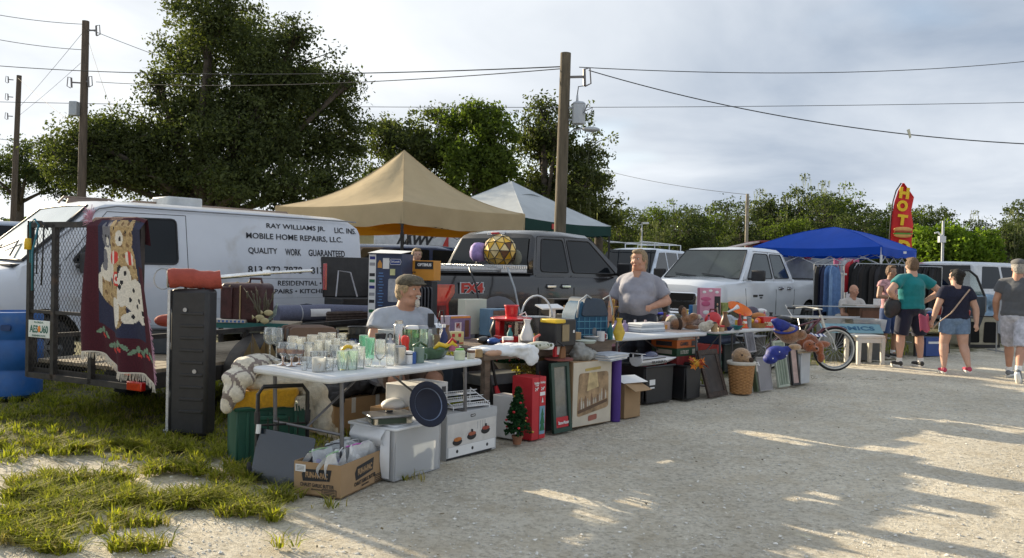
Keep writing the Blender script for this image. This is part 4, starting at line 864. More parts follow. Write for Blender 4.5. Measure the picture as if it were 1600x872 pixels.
wagon('parked_car','silver hatchback parked in shade under the tan canopy',(P(650,420,23).x-.9,24.0,0),2.6,pm('silver_paint',(.30,.31,.32),.3,.5,coat=1),zb=1.15,zr=1.8)
S1=wagon('parked_suv','white suv with roof ladder rack behind the grey woman vendor',(P(1000,420,25).x+1.1,26.5,0),RA+math.pi+.2,pm('white_suv_paint',(.60,.66,.74),.3,coat=.6),L=4.9,W=.98,zb=1.35,zr=2.1,cat='suv')
m=MB();
for y in(-.5,.5):m.bar((.6,y,2.28),(3.6,y,2.28),.025,.025)
for x in(.8,1.8,3.0):
 m.bar((x,-.7,2.26),(x,.7,2.26),.025,.02)
 for y in(-.7,.7):m.bar((x,y,2.08),(x,y,2.26),.02,.02)
m.build('roof_rack',pm('white_print',(.8,.8,.8),.5),S1)
wagon('parked_car','grey blue car at the far left beyond the van bonnet',(P(15,330,21).x-1.5,20,0),.4,pm('grey_blue_paint',(.25,.31,.40),.3,coat=1),zb=1.5,zr=2.3,L=5.2,cat='car')
MV=wagon('minivan','white minivan with dark rear glass behind the teal shopper',(P(1448,420,21).x,20.6,0),RA-.3,pm('plain_white_paint',(.55,.57,.60),.3,coat=.6),L=4.9,W=.98,zb=1.15,zr=1.85,boxy=.2,cat='minivan')
wagon('parked_car','dark car behind the open car door right of the navy top shopper',(P(1500,420,21).x+.6,24.5,0),.3,pm('dark_car_paint',(.05,.055,.06),.25,coat=1),L=4.5,zb=1.0,zr=1.62)
T=thing('open_car_door','open grey car door with clear window beside the navy top shopper','car door');T.location=(P(1512,500,17.6).x,17.6,0)
dr=[(-.42,.38),(.22,.36),(.36,.75),(.36,1.05),(.16,1.5),(.0,1.62),(-.28,1.60),(-.42,1.1)]
m=MB();m.prism([(-.42,.38),(.22,.36),(.36,.75),(.36,1.08),(-.42,1.06)],-.04,.04,'y');m.build('door_panel',pm('dark_grey_paint',(.06,.07,.08),.3,coat=1),T,bevel=.015)
m=MB();m.tube([(x,0,z) for x,z in dr[2:]]+[(-.42,0,1.08)],.025,6);m.build('window_frame',blackp,T);m=MB();m.prism([(.33,1.09),(.14,1.48),(0,1.60),(-.28,1.58),(-.40,1.09)],-.004,.004,'y');m.build('pane',glassmat('car_door_glass',(.55,.62,.60),base=.15),T)
for i, (u,Y,c,lab) in enumerate([(1120,33,(.6,.6,.05),'car with a yellow kayak on its roof above the white pickup'),(1455,36,(.5,.5,.52),'silver car far behind the teal shirt shopper'),(1540,34,(.55,.56,.6),'white car behind the far crowd at right'),(1590,36,(.15,.05,.05),'dark red car behind the far crowd at right'),(1330,31,(.65,.66,.68),'white car seen under the blue canopy')]):
 wagon('parked_car',lab,(P(u,420,Y).x-2,Y,0),.05*i,pm('car_paint_%d'%i,c if i else(.5,.52,.54),.3,coat=.8),L=4.4,zb=1.0,zr=1.6 if i else 1.9)
k=thing('kayak','yellow kayak carried upside down on a roof above the white pickup','kayak',(P(1128,420,33).x,33.2,0));m=MB();m.ell((0,0,2.05),(1.6,.35,.17),20,8);m.ell((.3,0,2.2),(.3,.2,.1),10,6);m.build('hull',pm('kayak_yellow',(.75,.52,.03),.4),k,smooth=True)
#flatbed trailer with a tall mesh gate, and what lies on it
tsteel=pm('painted_black_steel',(.035,.032,.03),.6,.2,var=.5,scale=14,dirt=((.10,.06,.035),7,.60))
deckw=pm('trailer_deck_wood',(.30,.25,.18),.85,var=.3,scale=4,bump=.6,bscale=25,stretch=(.6,8,1))
GL, GR=Vector((-4.40,7.60,0)), Vector((-3.10,6.94,0));gx=(GR-GL).normalized();gy=Vector((-gx.y,gx.x,0));grz=math.atan2(gx.y,gx.x);GW=(GR-GL).length
TR=thing('utility_trailer','black utility trailer with an upright mesh ramp gate and licence plate','trailer',GL,grz)
m=MB()
for x in(0,GW):m.bar((x,.03,.42),(x,3.5,.42),.05,.13)
for y in(.05,.9,1.8,2.7,3.5):m.bar((0,y,.40),(GW,y,.40),.05,.08)
m.build('chassis_frame',tsteel,TR)
m=MB();m.bar((-.01,.03,.72),(-.01,3.5,.72),.04,.04);m.bar((GW+.01,.03,.80),(GW+.01,3.5,.80),.04,.04);m.bar((0,3.5,.80),(GW,3.5,.80),.04,.04)
for y in(.05,1.2,2.3,3.48):
 m.bar((-.01,y,.42),(-.01,y,.72),.04,.04);m.bar((GW+.01,y,.42),(GW+.01,y,.80),.04,.04)
m.build('side_rail',tsteel,TR)
for i in range(9):
 m=MB();w_=GW/9;m.box((w_*(i+.5),1.78,.50),(w_-.012,3.4,.035));m.build('deck_board',deckw,TR,bevel=.004)
for sd, x in((-1,-.02),(1,GW+.02)):
 wheel(TR,0,0,.34,.2,tsteel,1);w_=bpy.data.objects[[o.name for o in kids(TR)][-1]]
 w_.rotation_euler=(0,0,-math.pi/2 if sd>0 else math.pi/2);w_.location=(x+sd*.26,1.32,0)
 m=MB();K=14;vs=[];fs=[]
 for k in range(K+1):
  a=math.pi*k/K;yy=1.32-.46*math.cos(a);zz=.34+.42*math.sin(a)
  vs+=[(x+sd*.02,yy,zz),(x+sd*.30,yy,zz-.01),(x+sd*.31,yy,zz-.05)]
 for k in range(K):fs+=[(3*k,3*k+1,3*k+4,3*k+3),(3*k+1,3*k+2,3*k+5,3*k+4)]
 m.add(vs,fs);f=m.build('fender',tsteel,TR,smooth=True);so_=f.modifiers.new('s','SOLIDIFY');so_.thickness=.006
m=MB();m.bar((GW/2-.5,3.5,.42),(GW/2,4.4,.42),.06,.08);m.bar((GW/2+.5,3.5,.42),(GW/2,4.4,.42),.06,.08);m.cyl((GW/2,4.3,.0),(GW/2,4.3,.6),.03,n=10);m.build('drawbar',tsteel,TR)
gz0, gz1=.36, 1.745;m=MB()
for z in(gz0+.02,gz1):m.bar((0,0,z),(GW+.01,0,z),.045,.05)
for x in(0,.35,.86,GW-.0):m.bar((x,0,gz0),(x,0,gz1),.045,.045)
m.bar((0,0,.96),(GW,0,.96),.03,.03);m.build('gate_frame',tsteel,TR)
rows=40;dz=(gz1-gz0)/rows;dxs=.022;n=int(GW/dxs);m2=MB()
for r in range(rows):
 for i in range(n):
  x=dxs*i;z=gz0+dz*r;up=(i+r)%2==0;z0_, z1_=(z,z+dz) if up else(z+dz,z)
  d=Vector((dxs,0,z1_-z0_)).normalized();p_=Vector((-d.z,0,d.x))*.0028;a=Vector((x,0,z0_));b2=Vector((x+dxs,0,z1_))
  m2.add([a-p_,b2-p_,b2+p_,a+p_],[(0,1,2,3)])
m2.build('mesh_panel',tsteel,TR,smooth=None,kind='stuff')
m=MB();m.box((GW+.02,-.04,.40),(.18,.05,.075));m.build('tail_light',redl,TR,bevel=.008)
m=MB();m.box((GW-.10,-.03,.50),(.05,.02,.04));m.build('reflector',pm('orange_lens',(.8,.12,.02),.2),TR)
plm=pm('plate_white',(.72,.76,.72),.4);pl=MB();pl.box((.19,-.035,.805),(.30,.006,.155));pl=pl.build('licence_plate',plm,TR,bevel=.004)
lettering('AES U60',.26,.07,pm('plate_green',(.03,.14,.10),.5),pl,Matrix.Translation((.19,-.0385,.805))@Matrix.Rotation(math.pi/2,4,'X'),.03,.001)
lettering('FLORIDA',.13,.018,pm('plate_green',(.03,.14,.10),.5),pl,Matrix.Translation((.19,-.0385,.865))@Matrix.Rotation(math.pi/2,4,'X'),.02,.001)
lettering('SUNSHINE STATE',.19,.016,pm('plate_green',(.03,.14,.10),.5),pl,Matrix.Translation((.19,-.0385,.745))@Matrix.Rotation(math.pi/2,4,'X'),.02,.001)
m=MB();m.ell((.195,-.039,.805),(.022,.002,.03),12,6);m.build('orange_emblem',pm('plate_orange',(.8,.25,.03),.5),pl)
def tl(x,y,z):return GL+gx*x+gy*y+Vector((0,0,z))
T=thing('bungee_cords','blue and black bungee cords with a yellow handle hooked on the mesh gate','cords',tl(0,-.04,0),grz)
m=MB();m.tube([(.06,0,1.40),(.08,-.02,1.76),(.16,-.03,1.79),(.20,-.02,1.74),(.13,-.03,1.5),(.12,-.02,1.15)],.010,6);m.build('blue_cord',pm('cord_teal',(.03,.16,.22),.7),T,smooth=True)
m=MB();m.tube([(.04,0,1.5),(.07,-.03,1.78),(.24,-.02,1.77),(.30,0,1.7)],.009,6);m.tube([(.26,-.01,1.74),(.25,-.02,1.2)],.008,6);m.tube([(.17,-.01,1.74),(.18,-.02,1.3)],.007,6);m.build('black_cord',blackp,T,smooth=True)
m=MB();m.tube([(.065,-.03,1.52),(.07,-.035,1.62)],[.03,.028],10);m.build('yellow_handle',pm('handle_yellow',(.75,.48,.03),.5),T,smooth=True)
thr_cols=[pm('throw_maroon',(.062,.010,.019),.95,var=.3,scale=90,bump=.5,bscale=200),pm('throw_navy',(.025,.028,.06),.95,var=.3,scale=90),pm('throw_straw',(.42,.30,.15),.95,var=.4,scale=60),pm('throw_cream',(.66,.62,.54),.95,var=.2,scale=70),pm('throw_black',(.02,.02,.025),.95),pm('throw_green',(.16,.25,.17),.95,var=.3,scale=60),pm('throw_red',(.5,.05,.04),.95),pm('throw_grey',(.17,.17,.19),.95,var=.3,scale=70),pm('throw_brown',(.20,.12,.06),.95)]
def inel(u,v,cx,cy,rx,ry,a=0):
 x, y=u-cx, v-cy;c, s=math.cos(a), math.sin(a);x, y=x*c+y*s, -x*s+y*c;return(x/rx)**2+(y/ry)**2<1
def throwpic(u,v):
 if v<.05 or v>.985:return 3 if v<.008 else 0
 if v<.22:
  for cx, cy in((.25,.15),(.42,.10),(.58,.15),(.75,.12),(.90,.14)):
   if inel(u,v,cx,cy,.014,.012) or inel(u,v,cx+.025,cy-.008,.013,.011):return 6
   if inel(u,v,cx-.05,cy+.014,.038,.014,.5) or inel(u,v,cx+.06,cy+.014,.038,.014,-.5) or inel(u,v,cx,cy+.032,.02,.024):return 5
  return 0
 if u<.19 or(u>.9 and v<.7):return 0
 if inel(u,v,.60,.865,.055,.05):return 4 if inel(u,v,.61,.86,.018,.016) else 3
 if inel(u,v,.70,.905,.014,.012) or inel(u,v,.52,.93,.012,.012):return 4
 if(inel(u,v,.52,.735,.07,.045,.2) or inel(u,v,.74,.735,.07,.045,-.2)):return 6 if math.sin(u*70)>-.2 else 3
 for e in((.66,.60,.08,.085,0),(.78,.50,.15,.10,.3),(.86,.41,.09,.085,0),(.72,.36,.11,.04,.2),(.62,.50,.05,.08,0)):
  if inel(u,v,*e):
   for i, (sx_,sy_) in enumerate(((.66,.64),(.62,.58),(.76,.53),(.84,.47),(.88,.40),(.80,.43),(.70,.47),(.90,.36),(.72,.36),(.60,.55))):
    if inel(u,v,sx_,sy_,.018,.016):return 4
   return 3
 if inel(u,v,.60,.64,.03,.05):return 4
 if inel(u,v,.36,.865,.095,.075):return 4 if(inel(u,v,.33,.87,.014,.012) or inel(u,v,.40,.865,.014,.012)) else(3 if inel(u,v,.37,.835,.035,.03) else 7)
 if inel(u,v,.30,.925,.03,.045) or inel(u,v,.42,.925,.03,.045):return 7
 for e in((.38,.72,.10,.11,0),(.33,.62,.10,.07,0),(.46,.66,.06,.07,0)):
  if inel(u,v,*e):return 7 if inel(u,v,.30,.70,.05,.08) else 3
 if inel(u,v,.56,.60,.06,.05):return 6 if math.sin(math.hypot(u-.56,v-.60)*190)>0 else 3
 for e in((.63,.87,.19,.12,0),(.64,.72,.20,.14,0),(.34,.50,.18,.10,-.3),(.70,.62,.16,.16,0),(.47,.945,.05,.04,0),(.80,.95,.05,.04,0),(.56,.44,.10,.16,0)):
  if inel(u,v,*e):
   if inel(u,v,.34,.50,.18,.10,-.3) and u<.25:return 3
   if inel(u,v,.54,.38,.055,.10):return 3
   return 2 if math.sin(u*60+v*37)+math.sin(v*90)>-1.2 else 8
 return 1
T=thing('picture_throw','maroon and navy woven throw with kitten, teddy and spotted puppy, hanging over the mesh gate','throw',tl(0,0,0),grz)
T['label']='maroon and navy fringed throw picturing a kitten, teddy and spotted puppy on the gate'
TX0, TX1=.86, 1.52
def thf(u,v):
 d=1.16*(1-v);drop=d-.0;x=TX0+(TX1-TX0)*u*(1+.06*(1-v))+.16*(1-v)*u
 z=1.80-drop*(1+.20*u**1.5)+.03*math.sin(u*9)*(1-v);y=-.062-.045*math.sin(u*12+.8+v)*(.15+.85*(1-v))-.02*math.sin(u*23+v*3)*(1-v)
 k=min(1,(1-v)/.06);y=y*k+.0;z-=.03*(1-k)**2*0
 x+=.02*math.sin(v*6)*(u-.5);z-=.05*max(0,u-.8)*5*v*.5
 return(x,y,z)
m=MB();m.grid(thf,96,130,mf=throwpic);m.build('picture_panel',thr_cols,T,smooth=True)
m=MB();m.grid(lambda u,v:(lambda p,q:(p[0],p[1]*(1-v)+.05*v,p[2]+.012*math.sin(math.pi*v)-.30*max(0,v-.3)))(thf(u,1),0),30,8);m.build('back_fold',thr_cols[0],T,smooth=True)
m=MB()
for i in range(120):
 u=i/119;p=Vector(thf(u,0));l=random.uniform(.045,.07);m.bar(p,p+Vector((random.uniform(-.012,.012),random.uniform(-.01,.01),-l)),.004,.003)
m.build('fringe',thr_cols[3],T,kind='stuff')
m=MB()
for i in range(70):
 v=.02+.4*i/69;p=Vector(thf(1,v));m.bar(p,p+Vector((random.uniform(.02,.05),-.01,random.uniform(-.04,-.01))),.003,.003)
for i in range(60):
 p=Vector(thf(.0,.99))+Vector((.02*random.random(),-.02,random.uniform(-.03,.04)));a=random.uniform(1.2,3.9);m.bar(p,p+Vector((math.cos(a)*.09,random.uniform(-.03,.02),math.sin(a)*.09)),.004,.003)
m.build('side_fringe',pm('fringe_mauve',(.45,.25,.33),.95,var=.4,scale=40),T,kind='stuff')
bb_=G(18,618);T=thing('plastic_barrel','blue plastic barrel left of the trailer gate','barrel',bb_)
m=MB();m.lathe([(.0,0),(.25,0),(.285,.03),(.29,.25),(.27,.28),(.27,.30),(.29,.33),(.29,.56),(.27,.59),(.27,.61),(.29,.64),(.285,.84),(.27,.88),(.22,.885),(.21,.86),(0,.86)],30);m.build('drum',pm('barrel_blue',(.015,.10,.32),.45,var=.2,scale=5,dirt=((.10,.16,.25),4,.6)),T)
m=MB();m.prism(rounded([(.05,.70),(.15,.70),(.15,.76),(.05,.76)],.02),-.292,-.27,'y');m.build('grip_slot',pm('barrel_blue_dark',(.008,.04,.14),.5),T)
cb_=G(300,682);T=thing('equipment_case','tall black moulded plastic case standing on end against the trailer','case',cb_,rad(-8))
m=MB();m.box((0,0,.62),(.33,.17,1.20));m.build('shell',blackp,T,bevel=.03)
for i in range(9):
 m=MB();m.box((.03,-.088,.22+.10*i),(.20,.012,.022));m.build('rib',blackp,T,bevel=.004)
for z in(.35,.75,1.02):
 m=MB();m.box((-.165,-.05,z),(.02,.05,.06));m.build('latch',steelm,T,bevel=.004)
m=MB();m.box((-.172,-.075,.6),(.022,.035,1.22));m.build('metal_edge',pm('alu_plate',(.5,.5,.5),.3),T)
m=MB();m.tube([(-.08,0,1.22),(-.07,0,1.28),(.07,0,1.28),(.08,0,1.22)],.013,6);m.build('handle',blackp,T)
m=MB();m.box((-.19,-.02,.03),(.05,.12,.06));m.build('foot',steelm,T,bevel=.004)
for x_, z_ in((-.03,1.05),(.06,.55)):m=MB();m.cyl((x_,-.086,z_),(x_,-.094,z_),.018,n=10);m.build('rivet',steelm,T)
bx=Vector((cb_.x,cb_.y,1.30));T=thing('rolled_bag','faded red cloth roll on a steel pole lying on top of the tall black case','bag',bx,rad(20))
rb=pm('faded_red_canvas',(.33,.065,.045),.85,var=.15,scale=10,bump=.8,bscale=30)
m=MB();m.tube([(-.20+.045*i,.0,.010*math.sin(i*.7)) for i in range(10)],[.078+.005*math.sin(i*2.1) for i in range(10)],16);m.build('canvas',rb,T,smooth=50)
m=MB();m.tube([(-.212,0,0),(-.20,0,0)],[.07,.075],16);m.build('end_cap',pm('cap_grey',(.35,.33,.28),.7),T,bevel=.004)
m=MB();m.tube([(.2,0,.02),(.56,.02,.06)],.020,10);m.tube([(.56,.02,.06),(.95,.03,.09)],.014,10);m.tube([(.54,.02,.06),(.60,.02,.065)],.027,10);m.build('pole',pm('alu_bright',(.7,.7,.7),.25,.9),T)
m=MB();m.tube([(-.21+.07*math.cos(t)-.03,-.02,.085*math.sin(t)) for t in[i*.45 for i in range(15)]],.006,6);m.build('wire_loop',steelm,T)
def ontr(u,v,z,y):return None
def tp_(u,Y,z):p=P(u,400,Y);return Vector((p.x,Y,z))
T=thing('plank_stack','stack of planks with a teal edge lying across the trailer rails','planks',tp_(378,8.25,.80),rad(-2))
m=MB();m.box((0,.25,.022),(.95,.5,.04));m.build('plank',deckw,T,bevel=.004);m=MB();m.box((0,.0,.02),(.95,.02,.055));m.build('teal_edge',pm('teal_paint',(.03,.16,.15),.6),T)
m=MB();m.box((-.13,.10,.06),(.36,.24,.03));
for i in range(9):m.box((-.29+.04*i,-.022,.06),(.02,.004,.02),m=1)
m.build('puzzle_board',[pm('puzzle_pale',(.62,.58,.50),.7,var=.3,scale=30),pm('puzzle_blue',(.08,.2,.5),.6)],T)
sp=tp_(388,8.42,.84);leather=pm('burgundy_leather',(.055,.018,.018),.5,var=.4,scale=12,bump=.4,bscale=50)
T=thing('suitcase','worn burgundy soft suitcase with brass zip standing on the trailer','suitcase',sp,rad(-14))
m=MB();m.box((0,0,.20),(.48,.26,.40));m.build('shell',leather,T,bevel=.05,bseg=4)
for x in(-.12,.0):m=MB();m.tube([(x-.0,-.135,.04),(x,-.135,.37),(x,-.0,.405),(x,.13,.37)],.007,6);m.build('zip',pm('brass',(.45,.36,.2),.4,.7),T)
m=MB();m.tube([(.02,0,.40),(.03,0,.445),(.15,0,.445),(.16,0,.40)],.014,6);m.build('handle',leather,T)
m=MB();m.box((-.15,-.14,.2),(.13,.02,.32));m.build('pocket',leather,T,bevel=.01)
T=thing('wall_ornament','cut metal ornament of reeds and pale fish propped on the suitcase','ornament',tp_(413,8.15,.86),rad(-10));gm1=pm('verdigris',(.28,.36,.30),.5,.4,var=.4,scale=30)
for i in range(9):
 a=rad(68+i*7+random.uniform(-3,3));l=random.uniform(.22,.40);m=MB();p0=Vector((-.02,0,0));e_=Vector((math.cos(a)*l,-.01,math.sin(a)*l));m.tube([p0,e_*.5+Vector((.02*math.sin(i),0,0)),e_],[.006,.008,.003],5);m.ell(tuple(e_*.8),(.012,.006,.04),8,5);m.build('reed',pm('dark_bronze',(.10,.09,.06),.5,.4),T,smooth=True)
for x, z in((-.02,.05),(.07,.10),(.03,.02)):m=MB();m.ell((x,-.03,z),(.05,.008,.03),10,6);m.prism([(x-.05,z),(x-.08,z+.025),(x-.08,z-.025)],-.035,-.028);m.build('fish',pm('fish_cream',(.5,.45,.25),.5),T,smooth=True)
m=MB()
for i in range(9):m.tube([(.02+.015*i,-.02,-.02+.012*i),(.05+.013*i,-.02,.02+.02*i),(.10+.006*i,-.02,.0+.025*i)],.004,4)
m.build('coral_lattice',gm1,T)
T=thing('rag_pile','small heap of faded red cloth on the trailer beside the tall case','cloth',tp_(262,8.0,.82));m=MB();m.ell((0,0,.05),(.12,.08,.06));m.ell((.06,0,.08),(.07,.06,.05));remesh(m,'cloth',rb,.012,2,T)
T=thing('storage_bin','lidded grey plastic bin on the trailer behind the tall case','bin',tp_(258,8.35,.52));m=MB();m.box((0,0,.12),(.38,.3,.24),taper=.9);m.box((0,0,.25),(.41,.33,.03));m.build('bin',pm('bin_grey',(.07,.09,.11),.5),T,bevel=.012)
T=thing('steel_rack','low black steel rack carrying the rolled carpet and open black chest','rack',(-2.35,9.75,0),RA-.08)
m=MB()
for y in(0,.65):
 m.bar((-.55,y,.72),(2.0,y,.72),.05,.05);m.bar((-.55,y,.58),(2.0,y,.58),.03,.03)
 for x in(-.5,.7,1.95):m.bar((x,y,0),(x,y,.72),.05,.05)
for x in(-.5,0,.5,1.0,1.5,1.95):m.bar((x,0,.72),(x,.65,.72),.04,.04)
m.build('frame',tsteel,T);m=MB();m.box((.75,.33,.755),(2.6,.68,.02));m.build('top',tsteel,T)
T=thing('rolled_carpet','blue grey carpet roll with a white tag on the black rack','carpet roll',(-2.62,9.62,.86),RA-.12)
cg=pm('carpet_blue_grey',(.13,.14,.20),.95,var=.2,scale=60,bump=.6,bscale=200)
m=MB();m.tube([(-.1,0,0),(.5,.0,.01),(1.1,0,-.01),(1.75,0,-.02)],[.10,.098,.095,.09],20);m.build('roll',cg,T,smooth=60)
m=MB();m.grid(lambda u,v:(.28+.26*u,-.103*math.cos(rad(-20+50*v))-.0,.106*math.sin(rad(-20+50*v))+.005),3,6);m.build('paper_tag',pm('paper',(.75,.75,.74),.8),T,smooth=True)
for x in(.18,1.2):m=MB();m.tube([(x,.10*math.cos(t),.10*math.sin(t)) for t in[i*.5 for i in range(13)]],.007,5);m.build('tie_strap',pm('strap_pale',(.4,.4,.42),.7),T)
T=thing('folded_rugs','folded dark brown rugs lying in front of the carpet roll','rugs',(-2.12,9.55,.767),RA-.1)
for i in range(4):m=MB();m.tube([(0,0,.018+.03*i),(.35,-.02,.022+.03*i),(.7-.05*i,0,.018+.03*i),(.72-.05*i,.14,.02+.03*i),(.1,.15,.018+.03*i)],.02,6);m.build('rug_fold',pm('rug_brown',(.07,.05,.04),.9,var=.4,scale=30),T,smooth=True)
T=thing('open_chest','open black chest with raised lid and red reflector beside the tall appliance box','chest',(-1.95,10.75,.765),RA-.15)
m=MB();m.box((0,0,.13),(.78,.5,.26));m.build('chest',blackm,T,bevel=.01);m=MB();m.slab([(-.39,.26,.26),(.39,.26,.26),(.39,.34,.78),(-.39,.34,.78)],.04);m.build('lid',blackm,T,bevel=.01)
m=MB();m.box((-.40,.22,.52),(.03,.06,.34));m.build('red_reflector',redl,T,bevel=.004);m=MB();m.tube([(-.3,.1,.27),(-.22,.2,.6),(-.1,.1,.58),(-.05,.0,.27)],.010,6);m.build('strap',pm('strap_pale',(.4,.4,.42),.7),T)
#tables
ptop=pm('white_plastic_table',(.62,.64,.66),.45,var=.08,scale=5,bump=.3,bscale=90,dirt=((.35,.33,.30),9,.66))
legst=pm('grey_table_leg',(.16,.16,.17),.45,.6,var=.2)
woodt=pm('weathered_table_wood',(.17,.13,.10),.85,var=.4,scale=5,bump=.7,bscale=22,stretch=(.8,7,4))
cardb=pm('cardboard',(.36,.235,.125),.85,var=.10,scale=5,bump=.15,bscale=200,dirt=((.26,.16,.08),6,.62))
def plastic_table(label,A,rz,L,W,h=.74):
 """A: front-left corner on the ground; the top runs along +x local and back along +y"""
 T=thing('folding_table',label,'table',(A.x,A.y,0),rz,'folding tables along the row');m=MB()
 m.prism(rounded([(0,0),(L,0),(L,W),(0,W)],.06),h-.045,h,'z');m.build('table_top',ptop,T,bevel=.014)
 for x in(.16,L-.16):
  m=MB();m.tube([(x,.06,h-.05),(x+.02,.06,.02)],.014,8);m.tube([(x,W-.06,h-.05),(x+.02,W-.06,.02)],.014,8);m.tube([(x,.06,.35),(x,W-.06,.35)],.010,6);m.tube([(x+.02,.05,.015),(x+.02,W-.05,.015)],.014,8);m.build('leg',legst,T)
 m=MB();m.tube([(.16,W/2,.35),(L/2-.1,W/2,h-.06)],.008,6);m.tube([(L-.16,W/2,.35),(L/2+.1,W/2,h-.06)],.008,6);m.build('brace',legst,T);return T
A1=G(514,590,.74);B1=G(757,561,.74);t1a=math.atan2(B1.y-A1.y,B1.x-A1.x);L1=(B1-A1).length
plastic_table('white plastic folding table crowded with glassware at the front of the row',A1,t1a,L1,.80)
A2=G(750,545,.76);B2=G(962,531,.76);t2a=math.atan2(B2.y-A2.y,B2.x-A2.x);L2=(B2-A2).length
T=thing('wooden_table','weathered wooden board table with small appliances and a blue cooler','table',(A2.x,A2.y,0),t2a)
for i in range(5):m=MB();m.box((L2/2+random.uniform(-.02,.02),.08+.165*i,.74),(L2,.155,.035));m.build('board',woodt,T,bevel=.004)
for y in(.02,.8):MB().box((L2/2,y,.69),(L2-.1,.03,.07)).build('apron',woodt,T)
for x in(.12,L2-.12):
 for y in(.06,.76):m=MB();m.box((x,y,.36),(.06,.06,.72));m.build('leg',woodt,T,bevel=.004)
A3=G(955,528,.74);plastic_table('white plastic folding table with bottles and toys before the grey woman vendor',A3,rad(42),1.75,.75)
A4=G(1120,517,.74);plastic_table('white plastic folding table with plush toys before the white pickup',A4,rad(42),1.5,.72)
def row(u,v,rz=None):p=G(u,v);return(p.x,p.y,0)
BX={}
def carton(name,label,cat,loc,rz,d,mat,mats2=None,parent=None,flaps=False,th=.006,hollow=True,group=None):
 """open-topped or closed carton; origin front-left-bottom corner, x along its front, y back"""
 T=thing(name,label,cat,loc,rz,group);w_, dp, h=d
 if flaps:
  m=MB();m.box((w_/2,dp/2,.004),(w_,dp,.008));m.build('base',mat,T)
  for nm, c, s in(('wall',(w_/2,th/2,h/2),(w_,th,h)),('wall',(w_/2,dp-th/2,h/2),(w_,th,h)),('wall',(th/2,dp/2,h/2),(th,dp-2*th,h)),('wall',(w_-th/2,dp/2,h/2),(th,dp-2*th,h))):
   MB().box(c,s).build(nm,mat,T)
 else:m=MB();m.box((w_/2,dp/2,h/2),(w_,dp,h));m.build('carton',mat,T,bevel=.004)
 return T
def stick(T,name,c,s,mat,**k):return MB().box(c,s).build(name,mat,T,smooth=None,**k)
def txt(T,t,x,z,w_,h,mat,y=-.0035,bold=.02,face='-y',rz=0,name='lettering'):
 M=Matrix.Translation((x,y,z))@Matrix.Rotation(math.pi/2,4,'X')@Matrix.Rotation(rz,4,'Z') if face=='-y' else Matrix.Translation((x,y,z))@Matrix.Rotation(-math.pi/2,4,'Z')@Matrix.Rotation(math.pi/2,4,'X')
 return lettering(t,w_,h,mat,T,M,bold,.0015,name)
#front of the row, on the ground
RZ=rad(51)
pblack=pm('print_black',(.02,.02,.022),.6);pwhite=pm('print_white',(.75,.75,.74),.6,var=.05);pred=pm('print_red',(.50,.02,.03),.5,var=.1);pgreen=pm('print_green',(.02,.14,.06),.5,var=.2)
T=thing('green_tote','dark green plastic tote heaped with folded blankets at the left of the row','tote',row(368,727),rad(28));gt=pm('tote_green',(.015,.085,.055),.5,var=.15,scale=8)
m=MB();w_, dp, h=.50, .38, .40
for c, s in(((w_/2,dp/2,.01),(w_-.06,dp-.06,.02)),((w_/2,.015,h/2),(w_,.02,h)),((w_/2,dp-.015,h/2),(w_,.02,h)),((.01,dp/2,h/2),(.02,dp,h)),((w_-.01,dp/2,h/2),(.02,dp,h))):m.box(c,s,taper=.93)
m.build('tub',gt,T,bevel=.012);m=MB();m.tube([(-.01,-.01,h),(w_+.01,-.01,h),(w_+.01,dp+.01,h),(-.01,dp+.01,h)],.018,6,closed=True);m.build('rim',gt,T)
for x in(.08,.24,.42):MB().box((x,-.004,.2),(.02,.015,.34)).build('rib',gt,T,bevel=.004)
MB().box((w_/2,-.02,.33),(.2,.03,.03)).build('handle',gt,T,bevel=.006)
tw=Vector(row(368,727));TM=Matrix.Translation(tw)@rotz(rad(28))
yel=pm('yellow_towel',(.62,.33,.012),.95,var=.2,scale=40,bump=.8,bscale=160,sheen=.3);crm=pm('cream_blanket',(.66,.61,.50),.95,var=.22,scale=26,bump=1,bscale=110,sheen=.2)
strp=pm('blanket_stripe',(.24,.20,.18),.95,var=.2,scale=50,bump=.8,bscale=120)
def folded(name,label,cat,M,layers,mat,w_,d,lh,vox=.014):
 T=thing(name,label,cat,M.translation,M.to_euler().z);m=MB()
 for i in range(layers):
  o=random.uniform(-.02,.02);z=lh*(.5+i)
  m.prism(rounded([(-w_/2+o,z-lh*.46),(w_/2+o,z-lh*.46),(w_/2+o,z+lh*.46),(-w_/2+o,z+lh*.46)],lh*.46,4),-d/2,d/2,'y')
 o=remesh(m,'cloth',mat,vox,3,T)
 tx=bpy.data.textures.new('wr','CLOUDS');tx.noise_scale=.13;dm=o.modifiers.new('d','DISPLACE');dm.texture=tx;dm.strength=.05;dm.mid_level=.5;dm.texture_coords='LOCAL'
 return T
folded('folded_towel','bright yellow folded towels on the green tote','towels',TM@TRS((.20,.13,.39),rad(-6)),2,yel,.46,.33,.075)
def blanket(name,label,M,pts,rads,mats,vox=.014,mfn=None,disp=.035,sc=.12):
 T=thing(name,label,'blanket',M.translation,M.to_euler().z);m=MB()
 for p, r in zip(pts,rads):m.ell(p,r,16,10)
 o=remesh(m,'cloth',mats,vox,5,T,mfn=mfn);tx=bpy.data.textures.new('wr','CLOUDS');tx.noise_scale=sc;dm=o.modifiers.new('d','DISPLACE');dm.texture=tx;dm.strength=disp;dm.texture_coords='LOCAL';return T
